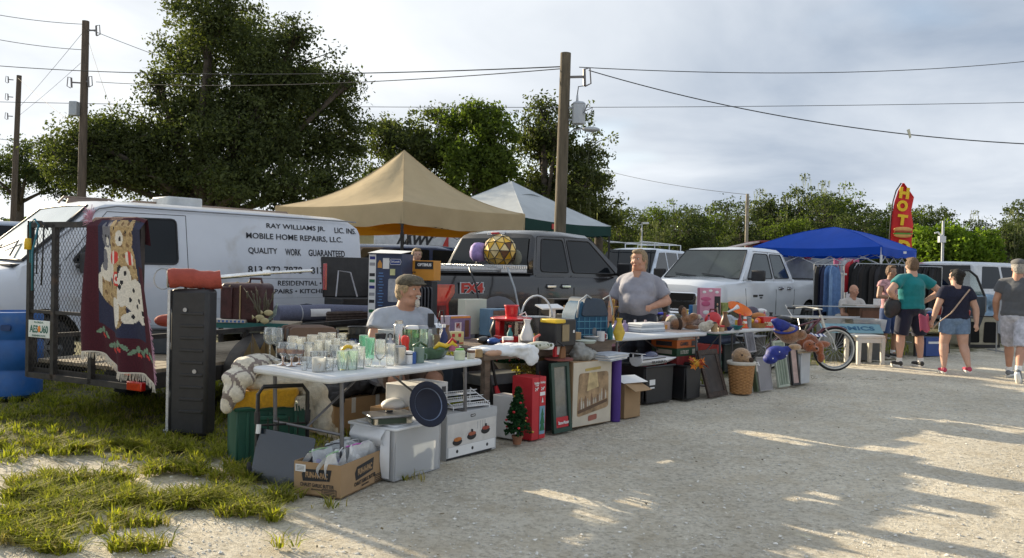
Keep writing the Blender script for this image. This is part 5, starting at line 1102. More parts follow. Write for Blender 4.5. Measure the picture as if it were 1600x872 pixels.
T=blanket('cream_blanket','cream woven blanket with long fringe draped over the yellow towels',TM@TRS((.30,.16,.52),0),[(0,0,.06),(.14,.02,.04),(-.12,0,.05),(.26,-.02,-.05),(.32,-.05,-.17),(.34,-.08,-.27),(.0,.0,.13),(.12,.06,.10)],[(.2,.19,.075),(.2,.18,.07),(.15,.18,.06),(.13,.17,.10),(.10,.15,.11),(.07,.13,.09),(.2,.15,.06),(.15,.14,.05)],crm)
m=MB()
for i in range(110):
 t=i/109;x=.10+.34*t;y=-.19-.03*math.sin(t*9)+.05*t;z=-.02-.30*t+random.uniform(-.02,.02) if t>.35 else-.04;l=random.uniform(.06,.11);m.bar((x,y,z),(x+random.uniform(-.01,.02),y-.02,z-l),.005,.004)
m.build('fringe',crm,T,kind='stuff')
st_fn=lambda c:1 if(math.sin((c.x*1.0+c.z*.6)*52)>.80 or math.sin(c.y*46+1)>.93) else 0
blanket('striped_blanket','cream blanket with brown stripes rolled on top of the heap',TM@TRS((.12,.10,.66),rad(15)),[(0,0,.04),(.08,.02,.05),(-.12,-.05,-.04),(-.17,-.08,-.14),(.22,.0,.0),(.3,-.04,-.03),(-.2,-.05,-.22)],[(.14,.15,.075),(.13,.13,.07),(.11,.13,.07),(.08,.10,.08),(.13,.09,.045),(.10,.07,.04),(.05,.07,.07)],[crm,strp],mfn=st_fn)
T=thing('luggage_cart','folding black luggage cart standing in front of the green tote','luggage cart',row(440,742),rad(24));m=MB()
m.tube([(-.17,0,0.03),(-.165,0,.56),(-.13,.0,.61),(.13,0,.61),(.165,0,.56),(.17,0,.03)],.014,8);m.tube([(-.17,-.01,.22),(.17,-.01,.22)],.011,8);m.tube([(-.15,-.01,.35),(.15,-.01,.35)],.008,6)
for x in(-.1,-.03,.04,.1):m.tube([(x,-.02,.26),(x,-.02,.40)],.004,5)
m.build('frame',blackm,T)
for sd in(-1,1):
 m=MB();m.cyl((sd*.20,.02,.05),(sd*.225,.02,.05),.05,n=16);m.build('wheel',rubber,T,bevel=.006);m=MB();m.cyl((sd*.168,0,.36),(sd*.168,0,.44),.02,n=10);m.build('joint',blackp,T)
m=MB();m.tube([(-.16,-.03,.36),(-.165,-.035,.30)],.016,8);m.build('price_tag',pwhite,T)
a, b=G(390,748), G(478,770);T=thing('acrylic_sheet','translucent smoked blue sheet leaning on the luggage cart','sheet',(a.x,a.y,0),math.atan2(b.y-a.y,b.x-a.x));wd=(b-a).length
m=MB();m.prism(rounded([(0,0),(wd,0),(wd,.34),(0,.34)],.012),0,.005,'y',M=Matrix.Rotation(rad(-12),4,'X'));m.build('sheet',glassmat('smoked_acrylic',(.14,.22,.30),base=.05,rough=.12,haze=.15,hazecol=(.08,.13,.19)),T)
C0=G(532,780);C1=G(606,745);CL=G(475,765);rzc=math.atan2(C1.y-C0.y,C1.x-C0.x);wr_=(C1-C0).length;wl=(CL-C0).length
T=carton('open_carton','open brown food carton filled with small clear bags at the front of the row','carton',C0,rzc,(wr_,wl*1.0,.205),cardb,flaps=True)
T['label']='open brown food carton full of small clear bags, frontmost in the row'
def fun(T,M):
 m=MB();m.prism([(-.115,-.05),(.10,-.035),(.115,.045),(-.10,.035),(-.125,.0)],-.001,.0,'y',M=M);m.build('logo_patch',pblack,T)
 lettering('FUN-N-PAC',.18,.042,cardb,T,M@Matrix.Translation((-.003,-.0022,-.002))@Matrix.Rotation(math.pi/2,4,'X'),.05,.0012)
 lettering('CHALET GARLIC BUTTER',.27,.026,pblack,T,M@Matrix.Translation((0,-.001,-.072))@Matrix.Rotation(math.pi/2,4,'X'),.02,.001);lettering('SEASONING',.09,.011,pblack,T,M@Matrix.Translation((0,-.001,-.10))@Matrix.Rotation(math.pi/2,4,'X'),.01,.001)
def box_frame(T,M,w_,h):
 m=MB();m.box((0,0,h/2),(w_,.0015,.004),M=M);m.box((0,0,-h/2),(w_,.0015,.004),M=M);m.box((-w_/2,0,0),(.004,.0015,h),M=M);m.box((w_/2,0,0),(.004,.0015,h),M=M)
 for i in range(3):m.box((0,0,h*.28-h*.28*i),(w_*.8,.0015,h*.10),M=M)
 m.build('printed_panel',pblack,T)
fun(T,Matrix.Translation((wr_*.48,-.001,.128))@Matrix.Rotation(rad(-3),4,'Y'));box_frame(T,TRS((wr_*.80,-.002,.032)),.12,.045)
M2=Matrix.Translation((-.001,wl*.5,.13))@Matrix.Rotation(-math.pi/2,4,'Z');fun(T,M2@Matrix.Scale(.9,4));box_frame(T,Matrix.Translation((-.002,wl*.24,.03))@Matrix.Rotation(-math.pi/2,4,'Z'),.10,.035)
MB().box((0,0,0),(.075,.002,.045),M=Matrix.Translation((-.002,wl*.86,.165))@Matrix.Rotation(-math.pi/2,4,'Z')).build('shipping_label',pwhite,T)
m=MB()
for i in range(4):m.box((0,0,.008*i),(.055,.0015,.002),M=Matrix.Translation((-.0035,wl*.86,.153))@Matrix.Rotation(-math.pi/2,4,'Z'))
m.build('label_print',pblack,T)
for i, (x,y) in enumerate([(.06,.10),(.20,.12),(.34,.10),(.12,.26),(.30,.25),(.45,.2),(.50,.08),(.42,.3)]):
 bg=pm('zip_bag_film',(.85,.88,.90),.25,var=.12,scale=18,trans=.15,bump=.6,bscale=40);Q=rotz(rzc)@Vector((x*wr_/.61,y*wl/.39,0));
 T=thing('zip_bag',['cloudy zip bag standing up with a green seal in the food carton','flat white zip bag in the middle of the food carton','zip bag with a pink seal at the front of the food carton','zip bag with pale green seal at the back of the food carton','zip bag of dark small parts in the food carton','crumpled clear bag at the right end of the food carton','small folded bag in the food carton corner','creased white bag behind the pink sealed one'][i],'plastic bag',C0+Q+Vector((0,0,.10)),rzc+random.uniform(-.4,.4))
 m=MB();m.grid(lambda u,v:(.17*(u-.5),.05*math.sin(u*6+v*3+i)*.5,.165*v+.01*math.sin(u*9)),8,8);m.grid(lambda u,v:(.17*(u-.5),.05+.03*math.sin(u*5+v*4),.02+.13*v),6,6)
 m.build('film',bg,T,smooth=True);sc_=[pm('seal_green',(.35,.6,.3),.4),pwhite,pm('seal_pink',(.65,.10,.55),.4),pm('seal_green',(.35,.6,.3),.4),pblack,pwhite,pwhite,pwhite][i]
 m=MB();m.tube([(-.085,.01,.16),(0,.01,.168),(.085,.012,.158)],.004,5);m.build('seal',sc_,T);m=MB();m.ell((0,.03,.05),(.06,.03,.05));m.build('contents',[pwhite,pm('lilac',(.45,.42,.6),.7)][i%2] if i!=4 else blackp,T,smooth=True)
K0=G(616,753);K1=G(691,731);rk=math.atan2(K1.y-K0.y,K1.x-K0.x)
T=thing('clear_tote','large clear plastic tote with a latched white lid and cloth inside','tote',K0,rk);w_, dp, h=.48, .42, .34
clr=glassmat('clear_tote_plastic',(.86,.89,.91),base=.04,rough=.25,haze=.45,hazecol=(.97,.98,1));lidm=pm('frosted_lid',(.88,.90,.92),.35,var=.08,scale=6,trans=.15)
m=MB()
for c, s in(((w_/2,.004,h/2),(w_-.02,.006,h)),((w_/2,dp,h/2),(w_-.02,.006,h)),((.0,dp/2,h/2),(.006,dp,h)),((w_,dp/2,h/2),(.006,dp,h)),((w_/2,dp/2,.006),(w_,dp,.006))):m.box(c,s)
m.build('tub',clr,T,bevel=.002)
m=MB();m.prism(rounded([(-.02,-.02),(w_+.02,-.02),(w_+.02,dp+.02),(-.02,dp+.02)],.03),h,h+.018,'z');m.prism(rounded([(.02,.02),(w_-.02,.02),(w_-.02,dp-.02),(.02,dp-.02)],.03),h+.018,h+.028,'z');m.build('lid',lidm,T,bevel=.005)
m=MB();m.grid(lambda u,v:(-.022-.05*math.sin(math.pi*v)*(1 if v<.6 else.8)+.0,dp*(.15+.7*u),h+.005-.12*v),8,8);m.build('latch',lidm,T,smooth=True);m=MB();m.grid(lambda u,v:(-.02-.03*u*math.sin(v*3),.03+.06*u,h*(1-v*.95)),5,8);m.build('side_ridge',lidm,T,smooth=True)
m=MB()
for c, r in(((.30,.18,.10),(.12,.12,.10)),((.16,.2,.07),(.12,.12,.07)),((.36,.10,.14),(.06,.05,.06))):m.ell(c,r)
remesh(m,'cloth_inside',[pm('cloth_slate',(.13,.17,.22),.9,var=.4,scale=14),pwhite],.014,2,T,mfn=lambda c:1 if c.x>.27 and c.y<.15 and c.z>.08 else 0)
def onlid(x,y):p=Vector((x,y,h+.028));return K0+(rotz(rk)@p)
T=thing('foil_pan','rectangular steel pan with a flat lid on the clear tote','pan',onlid(.10,.15),rk-.5);m=MB();m.prism(rounded([(-.14,-.10),(.14,-.10),(.14,.10),(-.14,.10)],.02),0,.05,'z');m.build('pan',pm('bright_steel',(.55,.53,.48),.2,.9,var=.3,scale=20),T,bevel=.006)
m=MB();m.prism(rounded([(-.16,-.12),(.16,-.12),(.16,.12),(-.16,.12)],.02),.052,.064,'z');m.build('lid',steelm,T,bevel=.003);MB().box((0,0,.075),(.05,.02,.016)).build('knob',blackp,T,bevel=.004)
MB().box((-.01,-.104,.026),(.20,.004,.036)).build('paper_band',pm('band_dark',(.03,.05,.03),.5),T)
T=thing('round_platter','large dark navy round platter standing against the white appliance box','platter',G(668,664,.37),rk-.25);T.location.z=.355
M=Matrix.Translation((0,0,.155))@Matrix.Rotation(rad(72),4,'X');nv=pm('navy_enamel',(.004,.007,.022),.5,var=.3,scale=9,spec=.3)
m=MB();m.lathe([(0,-.012),(.105,-.012),(.115,0),(.152,.006),(.157,.012),(.152,.014),(.112,.008),(.10,-.004),(0,-.004)],36,M=M);m.build('platter',nv,T,smooth=50)
m=MB();m.lathe([(.106,.004),(.112,.008),(.118,.007)],36,M=M);m.build('inner_ring',pm('ring_steel',(.12,.15,.22),.3,.6),T)
D0=G(697,721);D1=G(775,701);rd=math.atan2(D1.y-D0.y,D1.x-D0.x);w_=(D1-D0).length;grey=pm('carton_grey',(.42,.43,.44),.5,var=.05)
T=carton('cookware_box','white and grey cookware box with three small pans pictured on its front','box',D0,rd,(w_,.30,.345),grey)
stick(T,'picture_panel',(w_/2,-.001,.18),(w_*.97,.002,.17),pm('print_pale',(.60,.58,.55),.5,var=.15,scale=9));stick(T,'white_band',(w_/2,-.0015,.055),(w_*.93,.003,.075),pwhite);stick(T,'black_foot',(w_*.45,-.0012,.009),(w_*.9,.0024,.014),pblack)
stick(T,'top_band',(w_/2,-.0015,.305),(w_,.003,.05),grey);m=MB();m.prism(rounded([(w_*.5-.03,.297),(w_*.5+.03,.297),(w_*.5+.03,.318),(w_*.5-.03,.318)],.01),-.004,-.003,'y');m.build('logo_patch',pblack,T);txt(T,'WELEX',w_*.5,.3075,.045,.009,pwhite,y=-.0042)
for i, c in enumerate(((.42,.14,.03),(.35,.10,.05),(.33,.06,.04))):
 x=w_*(.20+.28*i);z=.135+.022*i;m=MB();m.ell((x,-.003,z),(.058,.003,.026));m.ell((x,-.004,z-.006),(.055,.003,.03),m=1);m.ell((x,-.007,z+.012),(.048,.002,.016),m=2)
 if i:m.cyl((x,-.006,z+.025),(x,-.006,z+.045),.008,n=8,m=1)
 m.build('pan_picture',[pwhite,pblack,pm('food_print_%d'%i,c,.5,var=.4,scale=60)],T,smooth=True)
for x in(.2,.5,.8):m=MB();m.cyl((w_*x,-.004,.055),(w_*x,-.002,.055),.013,n=14);m.build('printed_dot',pblack,T)
for k in range(4):m=MB();m.box((w_*(.60+.05*k),-.003,.225),(.005,.002,.06));m.build('printed_utensil',grey,T)
for k in range(3):stick(T,'side_print',(-.0015,.1+.07*k,.2),(.003,.04,.05),pblack)
T=thing('dish_rack','white wire plate rack standing on the cookware box','dish rack',D0+rotz(rd)@Vector((.36,.16,.346)),rd-.2);m=MB();ww=pm('white_wire',(.72,.74,.76),.35)
for k in range(3):
 x0=-.18;y=-.08+.08*k;z=.02+.035*k
 m.box((0,y,z),(.36,.07,.006))
 for i in range(18):m.bar((x0+.02*i,y-.035,z),(x0+.02*i,y-.035,z+.03),.003,.003)
 m.bar((-.18,y-.035,z+.03),(.18,y-.035,z+.03),.004,.004)
for x in(-.18,.18):m.tube([(x,-.12,0),(x,-.12,.03),(x,.13,.12),(x,.13,0)],.004,5)
m.build('rack',ww,T)
W0=G(640,668,0)*1.0;T=carton('appliance_box','white appliance box with small black window prints behind the navy platter','box',(D0.x-.28,D0.y+.22,0),rd,(.40,.3,.52),pwhite)
for x, z in((.24,.44),(.35,.46),(.24,.33),(.35,.35),(.24,.22)):stick(T,'printed_window',(x,-.002,z),(.045,.003,.055),pm('print_grey_dark',(.07,.07,.075),.5))
m=MB();m.tube([(.30,-.004,.40),(.37,-.004,.43)],.008,6);m.build('printed_handle',pblack,T)
u0=G(505,688);T=carton('brown_carton','brown carton under the glassware table stuffed with black cloth','carton',(u0.x+.05,u0.y+.15,0),rd,(.62,.34,.30),cardb)
for x in(.22,.5):stick(T,'white_tape',(x,-.0015,.24),(.045,.003,.13),pm('tape',(.6,.6,.58),.5))
m=MB();p0=Vector((u0.x+.05,u0.y+.15,.30));T=thing('black_clothes','crumpled black clothes spilling from the carton under the glass table','clothes',p0,rd)
for c, r in(((.12,.15,.04),(.16,.15,.07)),((.32,.14,.08),(.17,.15,.08)),((.5,.15,.03),(.14,.14,.06)),((.05,.02,-.0),(.07,.06,.05))):m.ell(c,r)
o=remesh(m,'cloth',pm('black_cloth',(.012,.012,.014),.8,bump=.6,bscale=30),.014,2,T);tx=bpy.data.textures.new('wr','CLOUDS');tx.noise_scale=.07;dm=o.modifiers.new('d','DISPLACE');dm.texture=tx;dm.strength=.06;dm.texture_coords='LOCAL'
p_=G(628,655,.30);T=carton('small_carton','small open carton with white cloth under the glassware table','carton',(p_.x-.05,p_.y+.05,0),rd+.2,(.3,.24,.36),cardb,flaps=True);m=MB();m.ell((.14,.12,.37),(.11,.09,.05));o=m.build('white_cloth',pwhite,T,smooth=True)
q=G(772,690);T=thing('folded_stroller','folded black and red frame leaning against the table end','folding frame',(q.x+.02,q.y+.25,0),rd);m=MB()
m.tube([(-.06,.1,.72),(.02,0,.05)],.012,8);m.tube([(0,.1,.74),(.09,0,.05)],.012,8);m.build('frame',blackm,T);m=MB();m.tube([(.03,.05,.42),(.02,.0,.20)],.016,8);m.tube([(.03,.05,.42),(.11,0,.22)],.016,8);m.build('red_strut',pred,T)
for x in(.02,.1):m=MB();m.lathe([(.03,-.015),(.05,-.015),(.055,0),(.05,.015),(.03,.015)],16,M=TRS((x,-.02,.055),rx=math.pi/2));m.build('wheel',rubber,T)
m=MB();m.ell((.03,-.0,.18),(.06,.05,.14));m.build('bag',pm('black_mesh_cloth',(.02,.02,.02),.8,bump=.5,bscale=150),T,smooth=True)
q=G(808,694);T=thing('tabletop_christmas_tree','small artificial christmas tree with red bows in a clay pot','christmas tree',q);m=MB();m.lathe([(0,0),(.035,0),(.05,.07),(.055,.075),(.05,.085),(0,.08)],16);m.build('pot',pm('clay',(.30,.14,.08),.85),T);MB().tube([(0,0,.07),(0,0,.48)],[.01,.004],6).build('stem',bark,T)
n=520;t=RNG.uniform(0,1,n)**.8;a=RNG.uniform(0,6.28,n);r=(.125*(1-t)+.012)*RNG.uniform(.3,1,n);cs=np.stack([r*np.cos(a),r*np.sin(a),.10+.44*t],1);V, Fc=leaf_cloud(cs,np.full(n,.010),9,.030);link('needles',npmesh('needles',V,Fc,leafmat('fir_green',(.008,.03,.012),(.03,.09,.03),.1)),T,kind='stuff')
for i in range(14):a=i*2.4;t_=i/14;m=MB();m.ell(((.12*(1-t_)+.02)*math.cos(a),(.12*(1-t_)+.02)*math.sin(a),.12+.40*t_),(.013,.013,.011));m.build('bauble',[pred,pm('gold_bauble',(.6,.4,.08),.3,.6)][i%3==0],T,smooth=True)
T.scale=(.9,.9,.86)
q=G(795,655);qq=(q.x,q.y+.35,0);T=carton('stacked_carton','plain brown carton under the bowl of red flowers','carton',(q.x-.16,q.y+.42,0),rd,(.34,.3,.34),cardb);T=thing('flower_bowl','cream bowl filled with red berries and green sprigs beside the wooden table','bowl',(q.x,q.y+.62,.345),0)
m=MB();m.lathe([(0,0),(.08,0),(.10,.04),(.17,.13),(.18,.14),(.16,.13),(.09,.04),(0,.03)],26);m.build('bowl',pm('cream_enamel',(.55,.55,.44),.35),T,smooth=50)
n=160;a=RNG.uniform(0,6.28,n);r=.17*np.sqrt(RNG.uniform(0,1,n));V, Fc=leaf_cloud(np.stack([r*np.cos(a),r*np.sin(a),.14+.03*RNG.uniform(0,1,n)],1),np.full(n,.012),8,.03);link('sprigs',npmesh('sprigs',V,Fc,leafmat('fir_green',(.008,.03,.012),(.03,.09,.03),.1)),T,kind='stuff')
for i in range(26):a=random.uniform(0,6.28);r=.16*math.sqrt(random.random());m=MB();m.ell((r*math.cos(a),r*math.sin(a),.16),.013,8,6);m.build('berry',pred,T,smooth=True)
E0=G(823,690);E1=G(858,680);re_=RZ
T=carton('white_print_box','white box with blue prints left of the red holiday tree box','box',(E0.x-.10,E0.y+.05,0),re_,(.15,.25,.36),pwhite)
for i in range(5):stick(T,'printed_block',(.08,-.0015,.06+.065*i),(.10,.003,.04),[pm('print_blue',(.06,.12,.35),.5),pred,pm('print_grey',(.3,.3,.32),.5)][i%3])
T=carton('holiday_tree_box','tall red holiday tree box standing left of the framed glass','box',(E0.x+.04,E0.y+.03,0),re_,(.19,.22,.53),pred)
txt(T,'Holiday',.055,.48,.07,.025,pwhite);txt(T,'Tree',.055,.465,.05,.022,pwhite);txt(T,'24"',.055,.43,.05,.028,pwhite);txt(T,'Holiday',.14,.48,.07,.025,pwhite);txt(T,'24"',.14,.43,.05,.028,pwhite);stick(T,'white_banner',(.14,-.0015,.385),(.07,.003,.03),pwhite);stick(T,'blue_picture',(.14,-.0015,.16),(.075,.003,.24),pm('print_sky',(.18,.32,.42),.5));stick(T,'fold_line',(.095,-.001,.29),(.002,.002,.58),pm('fold_dark',(.2,.01,.01),.6))
m=MB();m.prism([(.14,.26),(.12,.20),(.13,.20),(.11,.13),(.125,.13),(.105,.07),(.175,.07),(.155,.13),(.17,.13),(.15,.20),(.16,.20)],-.006,-.003);m.build('tree_picture',pgreen,T);m=MB();m.prism([(.14,.355),(.128,.31),(.152,.31)],-.004,-.002);m.build('printed_tree',pwhite,T)
E2=G(864,679);T=thing('framed_picture','dark green picture frame with grey glass right of the holiday tree box','picture frame',(E2.x,E2.y+.02,0),re_-.05);Mx=Matrix.Rotation(rad(-5),4,'X');gf=pm('frame_green',(.015,.05,.035),.4)
m=MB();
for c, s in(((.13,0,.02),(.26,.03,.04)),((.13,0,.60),(.26,.03,.04)),((.02,0,.31),(.04,.031,.62)),((.24,0,.31),(.04,.031,.62))):m.box(c,s,M=Mx)
m.build('frame',gf,T,bevel=.003);MB().box((.13,.004,.31),(.19,.006,.55),M=Mx).build('glass',pm('grey_glass',(.12,.13,.125),.12,var=.4,scale=6,coat=.6),T);MB().box((.13,-.003,.09),(.17,.012,.09),M=Mx).build('red_label',pred,T);txt(T,'BannerMaster',.13,.09,.15,.03,pwhite,y=-.016)
T2_=thing('framed_picture','thin dark frame standing behind the green picture frame','picture frame',(E2.x-.10,E2.y+.12,0),re_);m=MB();m.box((.13,.0,.31),(.30,.03,.63),M=Mx);m.build('frame',blackp,T2_,bevel=.004)
E3=G(893,671);E4=G(953,660);r3=math.atan2(E4.y-E3.y,E4.x-E3.x);w_=(E4-E3).length
T=thing('sepia_print','large cream poster box picturing bottles and glasses beside the purple roll','picture box',E3,r3);m=MB();m.box((w_/2,.06,.31),(w_,.12,.60));m.build('carton',cardb,T,bevel=.004)
stick(T,'cream_face',(w_/2,-.003,.31),(w_*.99,.005,.585),pm('print_cream',(.56,.50,.40),.6,var=.1,scale=6));m=MB();m.prism(rounded([(.06,.10),(w_-.04,.16),(w_-.05,.50),(.08,.50)],.04),-.008,-.004);m.build('brown_scene',pm('print_umber',(.33,.22,.12),.6,var=.6,scale=9),T)
m=MB();m.prism([(w_*.35,.33),(w_*.65,.36),(w_*.60,.50),(w_*.4,.50)],-.0095,-.008);m.build('bright_window',pm('print_sun',(.55,.42,.22),.6,var=.4,scale=12),T);m=MB();m.prism([(.07,.13),(w_-.06,.21),(w_-.06,.24),(.07,.16)],-.0095,-.008);m.build('table_edge_print',pm('print_dark',(.12,.07,.04),.6),T)
for i in range(14):x=.09+(w_-.18)*i/13;hb=random.uniform(.05,.11);z=.165+.08*i/13;m=MB();m.prism([(x-.010,z),(x+.010,z),(x+.010,z+hb*.6),(x+.004,z+hb*.75),(x+.004,z+hb),(x-.004,z+hb),(x-.004,z+hb*.75),(x-.010,z+hb*.6)],-.011,-.0095);m.build('printed_bottle',[pm('print_glass',(.52,.46,.38),.5),pm('print_glass_dark',(.24,.14,.09),.5)][i%3==0],T)
m=MB();m.prism(rounded([(w_*.4,.05),(w_*.62,.06),(w_*.62,.11),(w_*.4,.10)],.015),-.009,-.006);m.build('crest_print',pm('print_rust',(.30,.10,.07),.6),T);m=MB();m.prism(rounded([(w_*.3,.515),(w_*.7,.525),(w_*.7,.55),(w_*.3,.54)],.01),-.009,-.006);m.build('scroll_print',pm('print_gold',(.45,.33,.10),.6),T)
q=G(961,658);T=thing('yoga_mat','purple rolled mat standing on end beside the sepia print','rolled mat',q);m=MB();m.lathe([(0,0),(.047,0),(.05,.01),(.05,.64),(.047,.66),(.04,.66),(.036,.63),(.02,.655),(.008,.62),(0,.62)],20);m.build('roll',pm('purple_foam',(.065,.028,.20),.75,var=.1),T)
q=G(975,655);T=carton('flap_carton','open brown carton with raised flaps right of the purple roll','carton',q,RZ-.1,(.26,.22,.34),cardb,flaps=True)
for q4 in([(0,0,.34),(.26,0,.34),(.27,-.13,.28),(.0,-.13,.28)],[(.26,0,.34),(.26,.22,.34),(.38,.21,.24),(.37,.01,.24)],[(0,.22,.34),(.26,.22,.34),(.27,.30,.44),(-.01,.30,.44)]):m=MB();m.slab(q4,.004);m.build('flap',cardb,T)
m=MB();m.slab([(-.02,.0,.352),(.30,-.06,.352),(.32,.12,.40),(.0,.20,.40)],.004);m.build('white_sheet',pwhite,T)
q=G(1008,632);bt=pm('black_tote',(.014,.014,.016),.42,var=.2,scale=10)
def tub(label,q,rz,w_,dp,h,mat,name='black_tote',cat='tote'):
 T=thing(name,label,cat,q,rz);m=MB();m.box((w_/2,dp/2,.012),(w_*.9,dp*.9,.024))
 for c, s in(((w_/2,.01,h/2),(w_,.02,h)),((w_/2,dp-.01,h/2),(w_,.02,h)),((.01,dp/2,h/2),(.02,dp-.04,h)),((w_-.01,dp/2,h/2),(.02,dp-.04,h))):m.box(c,s,taper=.92)
 m.build('tub',mat,T,bevel=.01);m=MB();m.tube([(-.008,-.008,h),(w_+.008,-.008,h),(w_+.008,dp+.008,h),(-.008,dp+.008,h)],.014,6,closed=True);m.build('rim',mat,T);return T
T=tub('large black tote carrying a white toy boat',q,RZ-.12,.52,.4,.40,bt);stick(T,'paper_label',(.12,-.0015,.23),(.10,.004,.06),pwhite);stick(T,'paper_label',(.12,-.0015,.17),(.08,.004,.015),pwhite)
bz=G(1020,572,.42);T=thing('toy_boat','white model speedboat with black SEABIRD lettering on the black tote','toy boat',(q.x+.10,q.y+.16,.415),RZ-.15)
hw=pm('hull_white',(.72,.73,.75),.3,coat=.3);m=MB();m.loft([(-.30,[(0,0),(.05,.01),(.085,.05),(.085,.09),(0,.10)]),(-.1,[(0,-.005),(.06,.01),(.10,.05),(.10,.09),(0,.105)]),(.15,[(0,.0),(.05,.015),(.085,.05),(.08,.085),(0,.10)]),(.32,[(0,.03),(.02,.035),(.035,.055),(.03,.07),(0,.075)]),(.42,[(0,.052),(.003,.055),(.005,.06),(.003,.065),(0,.066)])],);m.build('hull',hw,T,smooth=35)
m=MB();m.ell((-.04,0,.105),(.12,.055,.05));m.build('cockpit',pm('navy_gloss',(.02,.03,.09),.2,coat=1),T,smooth=True);txt(T,'SEABIRD',-.02,.045,.26,.028,pblack,y=-.103);m=MB();m.prism([(-.3,.075),(.1,.085),(.1,.092),(-.3,.085)],-.104,-.10);m.build('stripe',pblack,T);m=MB();m.slab([(-.30,-.09,.14),(-.24,-.09,.14),(-.24,.09,.14),(-.30,.09,.14)],.006);m.bar((-.27,-.06,.09),(-.27,-.06,.14),.006,.02);m.bar((-.27,.06,.09),(-.27,.06,.14),.006,.02);m.build('spoiler',hw,T)
q=G(1072,625);T=tub('smaller black tub with orange autumn leaves',q,RZ-.1,.30,.32,.38,bt)
T=thing('autumn_leaves','bunch of orange and yellow cloth autumn leaves on the black tub','artificial leaves',(q.x+.08,q.y+.06,.38),RZ)
for i in range(16):
 a=random.uniform(0,6.28);c=Vector((random.uniform(-.09,.09),random.uniform(-.12,.05),random.uniform(.0,.08)));m=MB();R=Matrix.Translation(c)@Quaternion(Vector((random.uniform(-1,1),random.uniform(-1,1),.3)).normalized(),random.uniform(.5,2)).to_matrix().to_4x4()
 m.prism([(r_*math.cos(t),r_*math.sin(t)) for t,r_ in[(k*math.pi/5,.05 if k%2==0 else.022) for k in range(10)]],0,.003,'z',M=R);m.build('leaf',pm(['leaf_orange','leaf_yellow','leaf_rust'][i%3],[(.65,.20,.02),(.70,.42,.04),(.38,.06,.02)][i%3],.8),T)
q=G(1107,622);dk=pm('carved_dark_wood',(.045,.028,.02),.6,var=.5,scale=30,bump=1,bscale=60)
def lean_frame(label,q,rz,w_,h,fw,fmat,gmat,tilt=-14,name='picture_frame',extra=None):
 T=thing(name,label,'picture frame',q,rz);M=Matrix.Rotation(rad(tilt),4,'X');m=MB()
 for c, s in(((w_/2,0,fw/2),(w_,.03,fw)),((w_/2,0,h-fw/2),(w_,.03,fw)),((fw/2,0,h/2),(fw,.028,h-2*fw)),((w_-fw/2,0,h/2),(fw,.028,h-2*fw))):m.box(c,s,M=M)
 m.build('frame',fmat,T,bevel=.004);MB().box((w_/2,.002,h/2),(w_-2*fw,.012,h-2*fw),M=M).build('picture',gmat,T)
 if extra:extra(T,M)
 return T
lean_frame('large dark carved frame leaning beside the wicker basket',q,RZ-.1,.42,.56,.06,dk,pm('dark_picture',(.03,.022,.018),.5,var=.5,scale=12),-18,'carved_frame')
q=G(1157,614);T=thing('wicker_basket','tall wicker basket with white cloth rim and bow holding a plush head','basket',q);wk=pm('wicker',(.40,.20,.07),.7,var=.3,scale=40)
N=40;rows_=20;m=MB();vs=[];fs=[]
for j in range(rows_+1):
 for k in range(N):t=2*math.pi*k/N;r=.125+.035*j/rows_+.006*(1 if(j+k//2)%2 else-1);vs.append((r*math.cos(t),r*math.sin(t),.36*j/rows_))
for j in range(rows_):
 for k in range(N):k2=(k+1)%N;fs.append((j*N+k,j*N+k2,(j+1)*N+k2,(j+1)*N+k))
m.add(vs,fs);m.build('weave',wk,T,smooth=25)
m=MB();m.lathe([(.158,.345),(.170,.35),(.172,.385),(.163,.39),(.15,.37)],30,wob=.015);m.build('cloth_rim',pm('cream_cloth',(.62,.58,.50),.9),T,smooth=True)
for s in(-1,1):m=MB();m.tube([(.165,-.03,.37),(.19+.01*s,-.05+.03*s,.38),(.195,-.04+.05*s,.35),(.17,-.04,.36),(.18,-.05+.02*s,.27)],.006,5);m.build('bow',pwhite,T)
m=MB();m.lathe([(0,.30),(.15,.31)],20);m.build('lining',pm('cream_cloth',(.5,.5,.5),.9),T)
tanp=pm('tan_plush',(.40,.25,.13),.98,var=.3,scale=50,bump=1,bscale=140,sheen=.6)
T=thing('plush_toy','tan plush head with a dark nose poking out of the wicker basket','plush toy',(q.x+.0,q.y,.36));m=MB();m.ell((0,0,.08),(.12,.11,.11));m.ell((.06,-.09,.05),(.06,.06,.045));remesh(m,'head',tanp,.01,3,T);m=MB();m.ell((.08,-.13,.055),(.035,.03,.03));m.build('snout',pm('dark_plush',(.05,.03,.02),.9),T,smooth=True);m=MB();m.ell((-.02,-.10,.11),.012);m.build('eye',blackp,T,smooth=True)
greyb=pm('grey_board',(.27,.26,.27),.8,var=.12,scale=5)
def ex_book(T,M):MB().box((-.03,.03,.2),(.03,.06,.40),M=M).build('green_edge',pm('moss_green',(.08,.11,.06),.7),T)
q=G(1187,612);lean_frame('plain grey canvas board leaning right of the wicker basket',q,RZ-.15,.30,.42,.012,pm('board_edge',(.35,.34,.33),.8),greyb,-10,'canvas_board',ex_book)
def ex_clover(T,M):
 for dx, dz in((0,.03),(-.028,-.005),(.028,-.005)):m=MB();m.ell((.14+dx,-.018,.46+dz),(.028,.006,.028),M=M);m.build('painted_clover',pgreen,T,smooth=True)
 for k in range(4):MB().box((.05+.06*k,-.012,.2),(.008,.006,.34),M=M).build('slat',pm('pale_green_slat',(.40,.44,.36),.7),T)
q=G(1216,606);lean_frame('pale green slatted frame painted with a clover above the row',q,RZ-.15,.28,.60,.03,pm('pale_green_slat',(.40,.44,.36),.7),pm('sage_panel',(.24,.29,.22),.7,var=.2),-10,'clover_frame',ex_clover)
